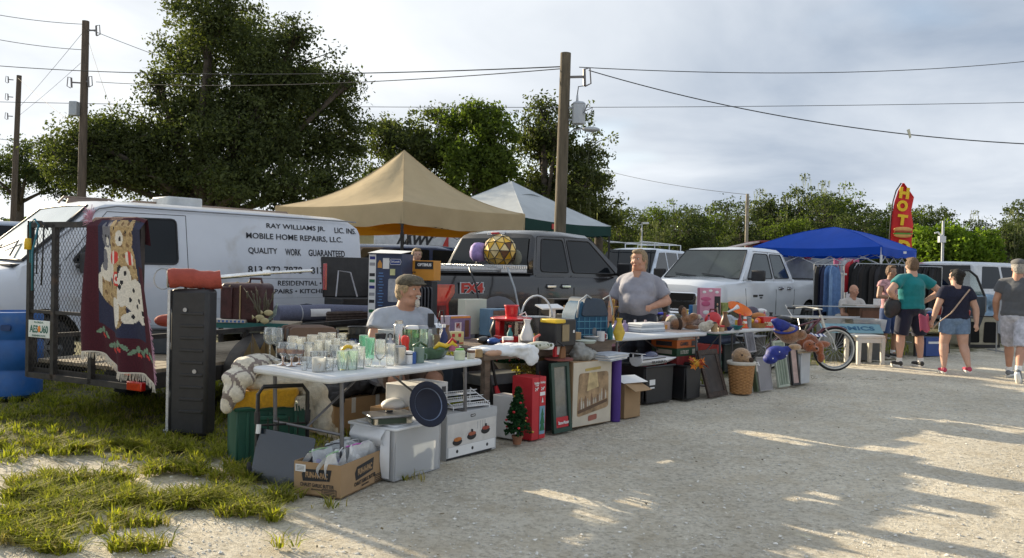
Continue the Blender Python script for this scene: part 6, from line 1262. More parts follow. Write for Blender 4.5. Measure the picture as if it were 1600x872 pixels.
q=G(1238,603);lean_frame('narrow dark frame with pink and white print beside the white bucket',q,RZ-.15,.20,.55,.03,blackp,pm('pink_print',(.50,.36,.32),.7,var=.3,scale=8),-8,'narrow_frame')
q=G(1243,602);T=tub('white square bucket under the brown plush bear',(q.x+.10,q.y+.10,0),RZ-.1,.28,.28,.40,pm('bucket_white',(.52,.54,.56),.4,var=.1),'white_bucket','bucket');stick(T,'wood_lid',(.14,.14,.42),(.36,.30,.02),pm('cream_board',(.45,.36,.24),.8))
q=G(1057,600);dts=[('green carton at the bottom of the stacked ornament cartons',(.02,.07,.035),'OUTBURST',(.5,.48,.4)),('orange carton in the middle of the stacked ornament cartons',(.55,.14,.03),'GAMES',(.04,.04,.05)),('pale pink carton on top of the stacked ornament cartons',(.52,.40,.33),'TABOO',(.5,.12,.08))]
q=G(1058,622);base=Vector((q.x+.02,q.y+.14,0));T=carton('red_game_box','red game box under the green game box by the black tub','box',base,RZ-.1,(.42,.34,.46),pm('dark_red_card',(.22,.02,.02),.6,var=.4,scale=10))
stick(T,'yellow_print',(.32,-.0015,.30),(.12,.003,.12),pm('print_gold',(.5,.3,.1),.6))
zz=.46
for i, (lab,c,tx_,tc_) in enumerate(dts):
 T=carton('game_box',lab.replace('stacked ornament cartons','game box stack in front of the toy table').replace('carton','box'),'box',base+Vector((random.uniform(-.01,.01),0,zz)),RZ-.1+random.uniform(-.04,.04),(.44,.36,.095),pm('game_card_%d'%i,c,.5,var=.15,scale=8));T['group']='stacked game boxes'
 txt(T,tx_,.15,.048,.17,.045,pm('game_ink_%d'%i,tc_,.5));txt(T,tx_,-.0035,.048,.17,.04,pm('game_ink_%d'%i,tc_,.5),y=0) if False else None
 stick(T,'end_print',(.36,-.0015,.048),(.10,.003,.06),pm('game_ink_%d'%i,tc_,.5));stick(T,'end_print',(-.0015,.18,.048),(.003,.22,.05),pm('game_ink_%d'%i,tc_,.5));zz+=.0955
q=G(1126,590);b4=Vector((q.x+.05,q.y+.45,0))
for i, (z,hh,c,lab) in enumerate([(0,.28,(.03,.07,.05),'dark green box at the foot of the pile under the plush toy table'),(.285,.13,(.42,.06,.05),'red and white printed box in the pile under the plush toy table'),(.42,.12,(.01,.02,.05),'navy box in the pile under the plush toy table'),(.545,.13,(.02,.11,.09),'teal box on top of the pile under the plush toy table')]):
 T=carton('stored_box',lab,'box',b4+Vector((.01*i,0,z)),RZ-.1+.03*(i%2),(.48,.34,hh-.004),pm('stored_card_%d'%i,c,.5,var=.2,scale=7));stick(T,'printed_band',(.24,-.0015,hh*.45),(.34,.003,hh*.35),pm('stored_ink_%d'%i,tuple(min(1,x*2+.05) for x in c),.5,var=.5,scale=20))
q=G(1170,588);lean_frame('silver photo frame with dark picture leaning under the plush toy table',(q.x+.05,q.y+.28,.30),RZ-.05,.28,.34,.025,pm('silver_frame',(.5,.5,.52),.3,.7),pm('photo_dark',(.16,.16,.18),.4,var=.5,scale=10),-12,'photo_frame')
q=G(868,665);zb=.66
T=carton('support_carton','closed brown carton standing behind the sepia print','carton',(q.x+.02,q.y+.35,0),RZ,(.70,.35,.575),cardb)
q1=G(880,590,.58);T=thing('snowman_sign','red topped arched wooden santa sign standing in front of the wooden table','wooden sign',(E2.x+.02,E2.y+.22,.63),re_);
m=MB();m.cyl((0.05,0,.0),(.05,0,.015),.13,n=24);m.build('base',pm('rust_disc',(.22,.06,.05),.6),T);m=MB();m.prism([(-.0+.07*math.cos(t)+.04,.19+.075*math.sin(t)) for t in[i*math.pi/10 for i in range(11)]]+[(-.03,.03),(.11,.03)],-.012,.012);m.build('red_arch',pred,T);m=MB();m.prism([(.045+.045*math.cos(t),.175+.05*math.sin(t)) for t in[i*math.pi/8 for i in range(9)]]+[(0,.05),(.09,.05)],-.018,-.012);m.build('white_arch',pwhite,T);m=MB();m.prism([(.02,.015),(.10,.015),(.10,.08),(.08,.14),(.06,.16),(.045,.14),(.03,.08)],-.04,-.019);m.build('brown_figure',pm('brown_wood',(.25,.12,.05),.7),T)
T=thing('plastic_bag','crumpled grey plastic bag under the wooden table','plastic bag',(E3.x+.10,E3.y+.22,.60),re_);m=MB()
for c, r in(((0,0,.06),(.14,.11,.07)),((.12,.02,.05),(.10,.10,.05)),((-.05,.0,.12),(.06,.05,.06))):m.ell(c,r)
o=remesh(m,'bag',pm('grey_film',(.34,.34,.32),.35,var=.2,scale=8,trans=.2),.012,2,T);tx=bpy.data.textures.new('wr','CLOUDS');tx.noise_scale=.05;dm=o.modifiers.new('d','DISPLACE');dm.texture=tx;dm.strength=.05;dm.texture_coords='LOCAL'
T=thing('magazine_pile','pile of pale magazines on the carton right of the plastic bag','magazines',(E3.x+.36,E3.y+.40,.60),re_)
for i in range(5):m=MB();m.box((0,0,.008+.012*i),(.36,.24,.010),M=rotz(random.uniform(-.2,.2)));m.build('magazine',[pm('paper_blue',(.42,.46,.52),.5,var=.3,scale=9),pwhite][i%2],T)
T=thing('wicker_tub','shallow tub of yellow flowers in shade under the wooden table','tub',(A2.x+.55,A2.y+.75,.0),t2a);m=MB();m.lathe([(0,0),(.2,0),(.28,.42),(.29,.43),(.26,.42),(0,.38)],20);m.build('tub',pm('grey_plastic',(.10,.11,.12),.5),T)
n=150;V, Fc=leaf_cloud(np.stack([RNG.uniform(-.24,.24,n),RNG.uniform(-.2,.2,n),RNG.uniform(.44,.54,n)],1),np.full(n,.015),6,.03);link('flowers',npmesh('flowers',V,Fc,leafmat('yellow_flower',(.12,.10,.02),(.5,.42,.12),.2)),T,kind='stuff')
T=thing('grey_crate','grey plastic crate under the wooden table behind the flower bowl','crate',(A2.x+.02,A2.y+.40,.38),t2a);m=MB();m.box((.25,.15,.05),(.52,.3,.10),taper=.92);m.build('crate',pm('grey_plastic2',(.20,.22,.24),.5),T,bevel=.008)
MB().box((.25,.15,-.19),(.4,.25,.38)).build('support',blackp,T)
T=thing('red_hose_reel','red coiled hose reel under the toy table behind the flap carton','hose reel',(q.x+1.25,G(968,640).y+.7,0),RZ);m=MB()
for r_, y_ in((.16,0),(.15,.04),(.16,.08)):m.tube([(r_*math.cos(t),y_,.30+r_*math.sin(t)) for t in[k*math.pi/10 for k in range(20)]],.02,6,closed=True)
m.build('hose',pm('hose_red',(.42,.03,.03),.5),T);MB().box((0,.04,.08),(.3,.2,.16)).build('stand',blackp,T)
T=carton('blue_bin','pale blue translucent bin under the toy table','bin',(A3.x+.95,A3.y+1.15,0),rad(42),(.34,.3,.60),pm('pale_blue_bin',(.22,.26,.36),.35,var=.1));stick(T,'lid',(.17,.15,.61),(.37,.33,.02),pm('pale_blue_bin',(.3,.3,.4),.3))
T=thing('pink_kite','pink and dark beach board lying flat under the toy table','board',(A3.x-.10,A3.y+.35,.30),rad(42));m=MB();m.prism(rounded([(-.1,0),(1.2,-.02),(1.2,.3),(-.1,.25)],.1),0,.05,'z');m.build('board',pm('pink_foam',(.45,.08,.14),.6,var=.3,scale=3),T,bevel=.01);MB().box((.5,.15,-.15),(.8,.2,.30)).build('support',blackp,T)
#glassware on the front table
clearg=glassmat('clear_glass',(.985,.992,.99),base=.04,power=.25,haze=.09,hazecol=(.9,.95,.93));greeng=glassmat('pale_green_glass',(.90,.97,.92),base=.05,power=.25,haze=.12,hazecol=(.75,.92,.8));aqua=glassmat('aqua_glass',(.72,.92,.84),base=.06,power=.25,haze=.14,hazecol=(.4,.8,.62))  # pale diffuse haze in these glasses stands in for backlit highlights
amberg=glassmat('amber_glass',(.95,.60,.25),base=.12,power=.35);blueg=glassmat('blue_glass',(.20,.42,.78),base=.15,power=.35);frost=glassmat('frosted_glass',(.9,.92,.92),base=.1,rough=.3,haze=.35,hazecol=(.75,.76,.74))
t1q=lambda x, y, z=.742:Vector((A1.x+math.cos(t1a)*x-math.sin(t1a)*y,A1.y+math.sin(t1a)*x+math.cos(t1a)*y,z))
def shell(prof,th=.0025):
 """outer profile up, then back down inside"""
 return prof+[(max(r-th,.0005),z+(.004 if i==len(prof)-1 and 0 else 0)) for i,(r,z) in reversed(list(enumerate(prof))) if z>.006]+[(.0005,prof[1][1]+.006)]
def wine(h,r,foot=.036,stem=.09):return[(.0,0),(foot,.0),(foot,.003),(.006,.010),(.0045,stem*.5),(.006,stem),(r*.6,stem+.012),(r*.96,stem+.038),(r,stem+.06),(r*.93,h-.02),(r*.82,h)]
GT={'wine_glass':('clear stemmed wine glass',wine(.20,.042),clearg,1),'amber_goblet':('short goblet with an orange foot',wine(.135,.036,.034,.05),clearg,1),'tumbler':('plain clear tumbler',[(0,0),(.030,0),(.033,.004),(.037,.13)],clearg,0),'highball_glass':('tall clear glass',[(0,0),(.027,0),(.029,.004),(.033,.155)],clearg,0),'cut_goblet':('cut crystal goblet',wine(.165,.036,.033,.04),clearg,1),'lace_tumbler':('tall glass etched with white lace',[(0,0),(.030,0),(.033,.004),(.036,.14)],clearg,0),'green_tumbler':('pale green ribbed tumbler',[(0,0),(.028,0),(.030,.004),(.036,.12)],greeng,0),'aqua_tumbler':('tall aqua tumbler',[(0,0),(.030,0),(.032,.004),(.036,.16)],aqua,0),'glass_mug':('frosted glass mug',[(0,0),(.038,0),(.040,.004),(.041,.085)],frost,0),'juice_glass':('small clear juice glass',[(0,0),(.024,0),(.026,.004),(.029,.085)],clearg,0),'punch_cup':('little clear footed cup',[(0,0),(.022,0),(.020,.006),(.030,.02),(.034,.06)],clearg,0),'glass_jar':('wide clear glass jar',[(0,0),(.042,0),(.045,.01),(.045,.12),(.040,.135)],clearg,0),}
gproto={}
white_etch=pm('white_etching',(.75,.77,.78),.5)
def glass_at(kind,p,label,sc=1.0,rz=None):
 if kind in gproto:return dup(gproto[kind],p,random.uniform(0,6.28) if rz is None else rz,label,'glassware on the front table',sc=sc)
 desc, prof, mt, stem=GT[kind];nm=kind;T=thing(nm,label,'glass',p,0 if rz is None else rz,'glassware on the front table');T.scale=(sc,)*3
 m=MB();m.lathe(shell(prof),22);m.build('vessel',mt,T,smooth=45)
 H=prof[-1][1];R=prof[-1][0]
 m=MB();m.lathe([(R-.0022,H-.001),(R-.0005,H+.001),(R+.0008,H-.001)],22);m.build('lip',glassmat('rim_glass',(.95,.97,.97),base=.3,haze=.35,hazecol=(.9,.93,.92)),T,smooth=True)  # lip whitened in its colour to imitate light caught on the edge
 if kind=='amber_goblet':m=MB();m.lathe([(0,.001),(.035,.001),(.034,.005),(.008,.012),(.006,.03),(.010,.05),(.02,.058)],18);m.build('foot',amberg,T,smooth=True);m=MB();m.lathe([(.033,.075),(.0362,.085),(.0365,.10)],18);m.build('band',glassmat('orange_band',(.6,.35,.25),base=.2,haze=.4,hazecol=(.45,.25,.2)),T)
 if kind=='lace_tumbler':
  m=MB()
  for r_ in range(3):
   for k in range(10):a=2*math.pi*(k+.5*(r_%2))/10;m.tube([(.0362*math.cos(a+t*.3),.0362*math.sin(a+t*.3),.06+.025*r_+.016*math.cos(t*1.57)) for t in(-1,-.5,0,.5,1)],.0013,4)
  m.build('etching',white_etch,T)
 if kind in('cut_goblet','green_tumbler','highball_glass'):
  m=MB();h0=H*.5 if kind=='cut_goblet' else.01
  for k in range(14):a=2*math.pi*k/14;m.tube([((R-.002)*math.cos(a),(R-.002)*math.sin(a),h0+.01),(R*math.cos(a),R*math.sin(a),H-.02)],.0013,4)
  m.build('cut_ribs',glassmat('rim_glass',(.95,.97,.97),base=.3,haze=.35,hazecol=(.9,.93,.92)),T)
 if kind=='glass_mug':m=MB();m.tube([(.040,0,.02),(.065,0,.025),(.070,0,.045),(.062,0,.065),(.040,0,.068)],.005,6);m.build('handle',frost,T,smooth=True);m=MB();m.tube([(.0,-.0412,.045),(.012,-.040,.055),(.02,-.0365,.045),(.012,-.040,.03)],.0018,5);m.build('etched_mark',pm('etch_brown',(.35,.25,.18),.6),T)
 gproto[kind]=T;return T
gl=[(122,520,'wine_glass','leftmost clear wine glass on the table',1.15),(182,528,'wine_glass','second wine glass from the left on the table',1.15),(240,572,'amber_goblet','left one of the three orange footed goblets',1.15),(318,582,'amber_goblet','front one of the three orange footed goblets',1.15),(385,566,'amber_goblet','rear right one of the three orange footed goblets',1),(330,470,'glass_jar','tall glass jar behind the orange footed goblets',1),(405,455,'tumbler','tumbler with yellow fruit print at the back left',.9),(500,455,'glass_jar','wide jar with orange fruit print at the back',1.0),(590,440,'lace_tumbler','left one of the three lace etched glasses at the back',1),(672,440,'lace_tumbler','middle one of the three lace etched glasses at the back',1.02),(765,448,'lace_tumbler','right one of the three lace etched glasses at the back',1),(440,580,'punch_cup','small footed cup right of the orange footed goblets',1),(380,500,'highball_glass','tall clear glass behind the small footed cup',.9),(560,632,'glass_mug','frosted mug with a brown mark at the front edge',1.1),(655,625,'juice_glass','small clear glass right of the frosted mug',1),(770,615,'green_tumbler','left one of the two pale green glasses at the front',1.05),(860,612,'green_tumbler','right one of the two pale green glasses at the front',1.08),(930,603,'highball_glass','clear glass with a yellow cartoonless print at the front middle',.95),(1015,520,'aqua_tumbler','front aqua tumbler',1),(960,490,'aqua_tumbler','rear aqua tumbler',1),(1105,590,'cut_goblet','cut crystal goblet left of the steel tumbler',1.15),(470,530,'tumbler','tumbler in the middle of the front left cluster',1),(520,560,'juice_glass','juice glass behind the frosted mug',1),(600,560,'juice_glass','juice glass at the centre of the clear cluster',1),(560,520,'highball_glass','tall glass at the centre of the clear cluster',.9),(640,530,'cut_goblet','cut goblet at the centre of the clear cluster',.9),(700,560,'tumbler','tumbler behind the small clear glass',1),(720,500,'cut_goblet','cut goblet below the middle lace etched glass',.85),(780,510,'highball_glass','tall glass below the right lace etched glass',.8),(840,545,'punch_cup','footed cup behind the pale green glasses',1),(430,620,'juice_glass','tiny glass at the left front edge',.6),(690,590,'punch_cup','footed cup behind the small front glass',.8),(900,540,'tumbler','tumbler left of the aqua tumblers',.8),(1000,585,'punch_cup','low footed cup left of the cut crystal goblet',.9),(300,520,'juice_glass','juice glass behind the orange footed goblets',1),(480,600,'juice_glass','juice glass left of the frosted mug',.8),(640,480,'tumbler','tumbler in front of the lace etched glasses',.8),(545,480,'juice_glass','juice glass below the left lace etched glass',1),(845,480,'tumbler','tumbler in front of the black pots',.8)]
for zx, zy, k, lab, sc in gl:
 u, v=400+zx/5.714, 470+zy/5.714;p=G(u,v,.742);glass_at(k,p,(GT[k][0]+', '+lab).replace('cartoonless ','') if len((GT[k][0]+lab).split())<14 else lab,sc)
def on1(zx,zy,z=.742):return G(400+zx/5.714,470+zy/5.714,z)
def solid(name,label,cat,p,prof,mat,n=20,rz=0,part='body',extra=None):
 T=thing(name,label,cat,p,rz);m=MB();m.lathe(prof,n);m.build(part,mat,T,smooth=45)
 if extra:extra(T)
 return T
stl=pm('brushed_steel',(.50,.50,.49),.25,.9,var=.2,scale=30,stretch=(1,1,.1))
p=on1(1200,577);glass_at('highball_glass',p,'tall grey tinted glass before the steel tumbler',1.0)
solid('steel_tumbler','brushed steel tumbler near the middle of the front table','tumbler',on1(1285,568),shell([(0,0),(.040,0),(.041,.004),(.043,.125)]),stl)
solid('steel_flask','tall brushed steel flask standing at the back of the glassware','flask',on1(1272,470),[(0,0),(.040,0),(.042,.01),(.042,.22),(.038,.235),(.032,.24),(.032,.265),(.0,.268)],stl)
solid('white_jar','white jar with a dark stripe right of the steel tumbler','jar',on1(1355,562),[(0,0),(.033,0),(.035,.004),(.035,.09),(.030,.092),(0,.092)],pwhite,extra=lambda T:MB().lathe([(.0352,.066),(.0356,.07),(.0352,.074)],20).build('stripe',pblack,T))
solid('blue_can','small blue can between the white jar and green mug','can',on1(1398,560),[(0,0),(.026,0),(.027,.07),(.025,.085),(0,.086)],pm('can_blue',(.03,.09,.30),.3,.4))
def mugh(mat):
 def f(T):m=MB();m.tube([(.038,0,.02),(.06,0,.03),(.06,0,.06),(.038,0,.07)],.005,6);m.build('handle',mat,T,smooth=True)
 return f
gm2=pm('sage_mug',(.17,.24,.20),.4,var=.15);solid('green_mug','sage green mug left of the green leaf bowl','mug',on1(1450,552),shell([(0,0),(.040,0),(.042,.004),(.042,.11)],.004),gm2,extra=mugh(gm2))
solid('black_pot','black cooking pot at the back of the glassware','pot',on1(905,440),shell([(0,0),(.07,0),(.08,.02),(.085,.13),(.09,.135)],.004),pm('pot_black',(.03,.03,.03),.3,var=.4,scale=10))
solid('black_pot','black pot stacked in the other black pot at the back of the glassware','pot',on1(905,440)+Vector((0,0,.06)),shell([(0,.02),(.07,.02),(.078,.04),(.082,.13),(.088,.135)],.004),pm('pot_black',(.03,.03,.03),.3))
solid('blue_glass_bowl','blue glass tumbler behind the yellow banded mug','glass',on1(870,460),shell([(0,0),(.045,0),(.048,.01),(.050,.105)]),blueg)
glass_at('glass_mug',on1(860,520),'clear mug with a thick yellow band at the table centre',1.35)
m=MB();p=on1(860,520);T=thing('yellow_ring','thick yellow ring beside the blue glass at the table centre','ring',p+Vector((-.02,-.06,.0)));m.tube([(.045*math.cos(t),.0,.055+.045*math.sin(t)) for t in[rad(50)+i*rad(26) for i in range(11)]],.013,8);m.build('ring',pm('enamel_yellow',(.75,.50,.03),.35),T,smooth=True)
solid('sipper_bottle','green glass sipper with black lid behind the crystal goblet','bottle',on1(1108,470),[(0,0),(.038,0),(.04,.1),(.03,.11),(.03,.115)],aqua,extra=lambda T:MB().lathe([(.033,.11),(.043,.13),(.046,.16),(.03,.165),(0,.165)],18).build('black_lid',pblack,T))
solid('grey_bottle','grey round shouldered metal bottle with a black loop cap','bottle',on1(1195,470),[(0,0),(.036,0),(.040,.02),(.040,.07),(.028,.105),(.018,.115),(.018,.125),(0,.126)],pm('grey_enamel',(.42,.45,.49),.3,coat=.4),extra=lambda T:(MB().tube([(-.015,0,.126),(-.018,0,.15),(0,0,.16),(.018,0,.15),(.015,0,.126)],.006,6).build('loop_cap',pblack,T)))
solid('green_bottle','dark green bottle with black cap in front of the white basin','bottle',on1(1220,420),[(0,0),(.03,0),(.032,.01),(.032,.09),(.014,.13),(.013,.16),(0,.162)],glassmat('bottle_green',(.10,.25,.08),base=.2))
solid('red_bottle','red curved plastic bottle top beside the white cup','bottle',on1(1330,490),[(0,0),(.025,0),(.03,.03),(.028,.09),(.034,.12),(.028,.15),(.012,.16),(0,.162)],pm('bottle_red',(.65,.03,.02),.35))
solid('white_cup','white enamel cup with black rim left of the red bottle','cup',on1(1275,520),shell([(0,0),(.035,0),(.04,.005),(.045,.10)],.003),pwhite,extra=lambda T:MB().lathe([(.044,.098),(.047,.101),(.044,.104)],20).build('black_rim',pblack,T))
T=thing('white_basin','white rectangular basin at the back holding pale green jugs','basin',on1(1330,440),t1a);m=MB()
for c, s in(((0,-.14,.09),(.36,.006,.17)),((0,.14,.09),(.36,.006,.17)),((-.18,0,.09),(.006,.28,.17)),((.18,0,.09),(.006,.28,.17)),((0,0,.01),(.34,.26,.006))):m.box(c,s)
m.build('basin',pm('basin_white',(.66,.68,.66),.35,trans=.2),T,bevel=.004)
solid('green_jug','pale green plastic jug with lid left of the grey woman vendor table','jug',on1(1395,470),shell([(0,0),(.05,0),(.055,.01),(.06,.19),(.062,.2)]),glassmat('lime_plastic',(.70,.88,.68),base=.08,haze=.3,hazecol=(.5,.72,.5)),extra=lambda T:MB().lathe([(.062,.198),(.064,.205),(.05,.225),(0,.23)],20).build('lid',pwhite,T))
solid('green_pitcher','ribbed green glass pitcher at the right of the white basin','pitcher',on1(1480,470),shell([(0,0),(.045,0),(.05,.01),(.055,.10),(.045,.17),(.052,.2)]),greeng,extra=lambda T:(MB().tube([(.05,0,.04),(.09,0,.06),(.09,0,.15),(.05,0,.17)],.007,6).build('handle',greeng,T),MB().lathe([(.03,.2),(.053,.202),(.045,.225),(0,.23)],18).build('lid',steelm,T)))
p=G(686,562,.742);T=thing('leaf_bowl','long green ceramic leaf bowl with handle on the right of the front table','bowl',p,t1a-.1);gb=pm('glazed_green',(.05,.11,.045),.3,var=.5,scale=18,coat=.4)
m=MB();N=30;vs=[];fs=[]
for j, (s,z) in enumerate([(.55,0),(.75,.01),(1,.07),(1.03,.085),(.98,.082),(.72,.02),(.0,.015)]):
 for k in range(N):t=2*math.pi*k/N;w_=1+.05*math.sin(9*t);vs.append((.165*s*w_*math.cos(t),.085*s*w_*math.sin(t)+.09,z+.012*math.cos(2*t)*(s>.9)))
for j in range(6):
 for k in range(N):fs.append((j*N+k,j*N+(k+1)%N,(j+1)*N+(k+1)%N,(j+1)*N+k))
m.add(vs,fs);m.build('bowl',gb,T,smooth=60);m=MB();m.tube([(-.15,.09,.07),(-.19,.08,.11),(-.13,.07,.135),(-.06,.08,.10)],.010,8);m.build('handle',gb,T,smooth=True)
T=thing('toy_mask','yellow and red striped toy lying in the green leaf bowl','toy',p+Vector((.04,.09,.075)),.3);m=MB();m.tube([(-.09,0,.0),(-.05,0,.035),(0,0,.02),(.05,0,.05),(.09,0,.02)],[.012,.022,.018,.022,.01],8);m.build('body',pm('enamel_yellow',(.75,.42,.03),.35),T,smooth=True);m=MB();m.tube([(.02,-.01,.04),(.05,-.01,.08),(.08,-.01,.05)],.010,6);m.build('red_arch',pred,T,smooth=True)
solid('green_tub','clear tub with a lime lid right of the green leaf bowl','tub',G(718,562,.742),[(0,0),(.04,0),(.045,.06),(.04,.065),(.035,.075),(0,.078)],pm('tub_cream',(.55,.60,.42),.4),extra=lambda T:MB().lathe([(.03,.07),(.034,.085),(0,.09)],18).build('lime_lid',pm('lime',(.15,.50,.05),.4),T))
solid('cream_jar','small cream jar with a brown lid near the right end of the front table','jar',G(736,560,.742),[(0,0),(.03,0),(.032,.04),(.030,.045)],pm('cream_cer',(.55,.5,.42),.4),extra=lambda T:MB().lathe([(.031,.045),(.032,.062),(0,.066)],18).build('brown_lid',pm('lid_brown',(.16,.08,.05),.4),T))
solid('amber_jar','amber little jar at the right end of the front table','jar',G(748,558,.742),[(0,0),(.03,0),(.032,.04),(.026,.062),(0,.064)],pm('amber_cer',(.30,.20,.09),.3))
solid('white_dish','white oval dish behind the leaf bowl','dish',G(700,548,.742),shell([(0,0),(.07,0),(.11,.035),(.115,.038)],.004),pwhite,26)
for i, (u,v) in enumerate([(382,562),(405,560)]):
 p=G(u,v+40,.42);T=thing('model_sailboat',['small brass wire model sailboat left of the wine glasses','second wire model sailboat just left of the wine glasses'][i],'model boat',(p.x-.05,p.y+.35,.56));m=MB();m.tube([(0,0,.0),(0,0,.26)],.004,5);m.slab([(.01,0,.03),(.11,0,.03),(.01,0,.24),(.01,0,.24)],.003);m.slab([(-.01,0,.03),(-.09,0,.04),(-.01,0,.2),(-.01,0,.2)],.003);m.build('sails',pm('dull_brass',(.16,.12,.06),.5,.5),T,smooth=None);m=MB();m.ell((0,0,0),(.1,.025,.02));m.build('hull',woodt,T,smooth=True)
for i in range(3):
 p=P(455+12*i,505,8.0);T=thing('folding_chair',['brown folding chair at the back of the leaning stack','middle brown folding chair of the leaning stack','front brown folding chair of the leaning stack behind the glassware'][i],'chair',(p.x+.12,p.y-.12*i,0),rad(20),'folded brown chairs');ch=pm('chair_brown',(.16,.10,.07),.5,var=.15)
 m=MB();m.prism(rounded([(-.23,.72),(.23,.72),(.21,.86),(-.21,.86)],.05),-.015,.015,'y');m.build('backrest',ch,T,bevel=.008);m=MB();m.prism(rounded([(-.2,.30),(.2,.30),(.2,.62),(-.2,.62)],.05),.02,.05,'y');m.build('seat',ch,T,bevel=.008)
 for s in(-1,1):m=MB();m.tube([(s*.23,0,0),(s*.23,0,.84)],.012,6);m.build('leg',legst,T)
#wooden table: appliances
t2=lambda u, v, z=.76:G(u,v,z)
def BOX2(name,label,u,v,w_,dp,h,mat,cat='box',rz=None,prints=(),z=.76):
 p=G(u,v,z);T=thing(name,label,cat,p,t2a if rz is None else rz);MB().box((0,dp/2,h/2),(w_,dp,h)).build('carton',mat,T,bevel=.003)
 for(x,zz,ww_,hh,mt) in prints:stick(T,'printed_block',(x,-.0015,zz),(ww_,.003,hh),mt)
 return T
BOX2('tall_cream_box','tall plain cream box standing among the small boxes on the wooden table',743,522,.29,.12,.36,pm('cream_box',(.56,.57,.47),.6,var=.06),prints=((.07,.14,.035,.05,pm('print_blue',(.06,.12,.35),.5)),(.07,.05,.045,.03,pm('print_blue',(.06,.12,.35),.5))))
BOX2('appliance_carton','blue and brown picture box right of the tall cream box',782,524,.30,.16,.27,pm('carton_bluegrey',(.12,.22,.32),.5),prints=((.02,.16,.25,.19,pm('print_umber2',(.18,.10,.07),.4,var=.8,scale=14)),(.02,.02,.24,.03,pblack)))
BOX2('toy_box','purple and white box with an orange top in front of the cream box',719,530,.26,.14,.22,pm('carton_mauve',(.17,.16,.28),.5,var=.3,scale=12),prints=((0,.21,.24,.02,pm('print_orange',(.6,.28,.06),.5)),(-.03,.10,.08,.12,pwhite),(-.03,.13,.05,.05,pred),(.08,.10,.05,.16,pm('print_dark',(.08,.05,.05),.5))))
BOX2('tea_tin','small yellow tin with red squares in front of the purple box',713,540,.17,.10,.12,pm('tin_yellow',(.60,.52,.24),.4),'tin',prints=((-.035,.09,.03,.03,pred),(.035,.09,.03,.03,pred),(0,.02,.15,.01,pred)))
p=G(683,540,.76);T=thing('chrome_appliance','chrome and black coffee appliance beside the seated man','appliance',p,.3);m=MB();m.lathe([(0,0),(.07,0),(.075,.02),(.06,.10),(.07,.16),(.03,.19),(0,.2)],20);m.build('body',pm('chrome',(.7,.7,.7),.2),T,smooth=50);m=MB();m.box((-.06,0,.22),(.05,.05,.12));m.tube([(.0,0,.18),(.02,0,.30),(.05,0,.31),(.06,0,.2)],.006,6);m.build('black_head',blackp,T,bevel=.01)
p=G(805,535,.76);T=thing('red_popcorn_maker','red and clear plastic drink machine with a red cup on top','drink machine',p,t2a);rp=pm('red_plastic',(.55,.015,.02),.3,coat=.3);m=MB();m.box((0,.06,.03),(.26,.2,.06));m.box((0,.14,.12),(.20,.06,.18));m.lathe([(.14,.20),(.19,.21),(.20,.225),(.1,.24),(0,.24)],28,c=(0,.06,0));m.build('base',rp,T,bevel=.006)
m=MB();m.lathe([(0,.24),(.055,.24),(.065,.33),(.072,.335),(.07,.345),(.062,.34),(0,.3)],22,c=(0,.06,0));m.build('red_cup',rp,T);m=MB();m.box((.0,.02,.13),(.22,.03,.13));m.build('clear_front',glassmat('clear_plastic',(.75,.6,.6),base=.15),T)
m=MB();m.tube([(.07,.02,.25),(.12,.0,.28),(.13,-.02,.24),(.09,0,.22)],.006,6);m.build('white_tube',pwhite,T,smooth=True)
p=G(838,520,.76);T=thing('steel_pail','steel basin with tall hoop handle behind the red drink machine','basin',p,0);m=MB();m.lathe(shell([(0,0),(.12,0),(.16,.17),(.175,.175)],.004),26);m.build('basin',stl,T);m=MB();m.tube([(.165*math.cos(t),0,.17+.23*math.sin(t)) for t in[i*math.pi/12 for i in range(13)]],.010,8);m.build('hoop_handle',pwhite,T,smooth=True)
p=G(852,535,.76);T=thing('glass_canister','clear canister with steel lid left of the yellow topped coffee maker','canister',p,0);m=MB();m.lathe(shell([(0,0),(.05,0),(.055,.01),(.055,.15)]),20);m.build('jar',clearg,T);m=MB();m.lathe([(.056,.15),(.056,.17),(0,.175)],20);m.build('lid',steelm,T)
m=MB();m.lathe([(0,.02),(.048,.02),(.048,.10),(0,.10)],16);m.build('contents',pm('pasta',(.45,.28,.12),.8),T)
p=G(848,545,.76);T=thing('waffle_iron','white handled electric pan with looping cords on the wooden table','electric pan',p,t2a);m=MB();m.lathe([(0,0),(.09,0),(.10,.03),(.09,.05),(.03,.06),(0,.06)],24);m.build('body',pwhite,T,smooth=50)
m=MB();m.tube([(-.1,.02,.02),(-.14,-.04,.04),(-.08,-.07,.02),(.02,-.06,.06),(.12,-.05,.03),(.17,0,.06),(.22,-.04,.02),(.16,-.09,.02)],.006,6);m.build('cord',blackp,T,smooth=True);m=MB();m.tube([(-.13,-.02,.03),(-.10,.0,.10),(-.02,.02,.12)],.010,6);m.build('red_handle',pm('coral',(.6,.12,.08),.5),T,smooth=True)
p=G(884,541,.76);T=thing('coffee_maker','black box appliance with a yellow top corner and brown glass door','appliance',p,t2a);m=MB();m.box((.0,.11,.12),(.27,.22,.24));m.build('body',blackp,T,bevel=.012);m=MB();m.box((-.09,.08,.225),(.13,.2,.035));m.build('yellow_trim',pm('enamel_yellow',(.7,.4,.03),.3),T,bevel=.008);stick(T,'glass_door',(-.01,-.004,.12),(.09,.008,.15),pm('door_brown',(.20,.15,.08),.2,coat=.5));stick(T,'logo_dot',(.10,-.003,.13),(.02,.004,.025),pwhite)
BOX2('cardboard_offcut','small upright brown card behind the yellow topped appliance',886,520,.09,.02,.30,cardb,'card');BOX2('brown_block','little brown block between the appliance and the blue cooler',904,536,.07,.06,.10,cardb,'box')
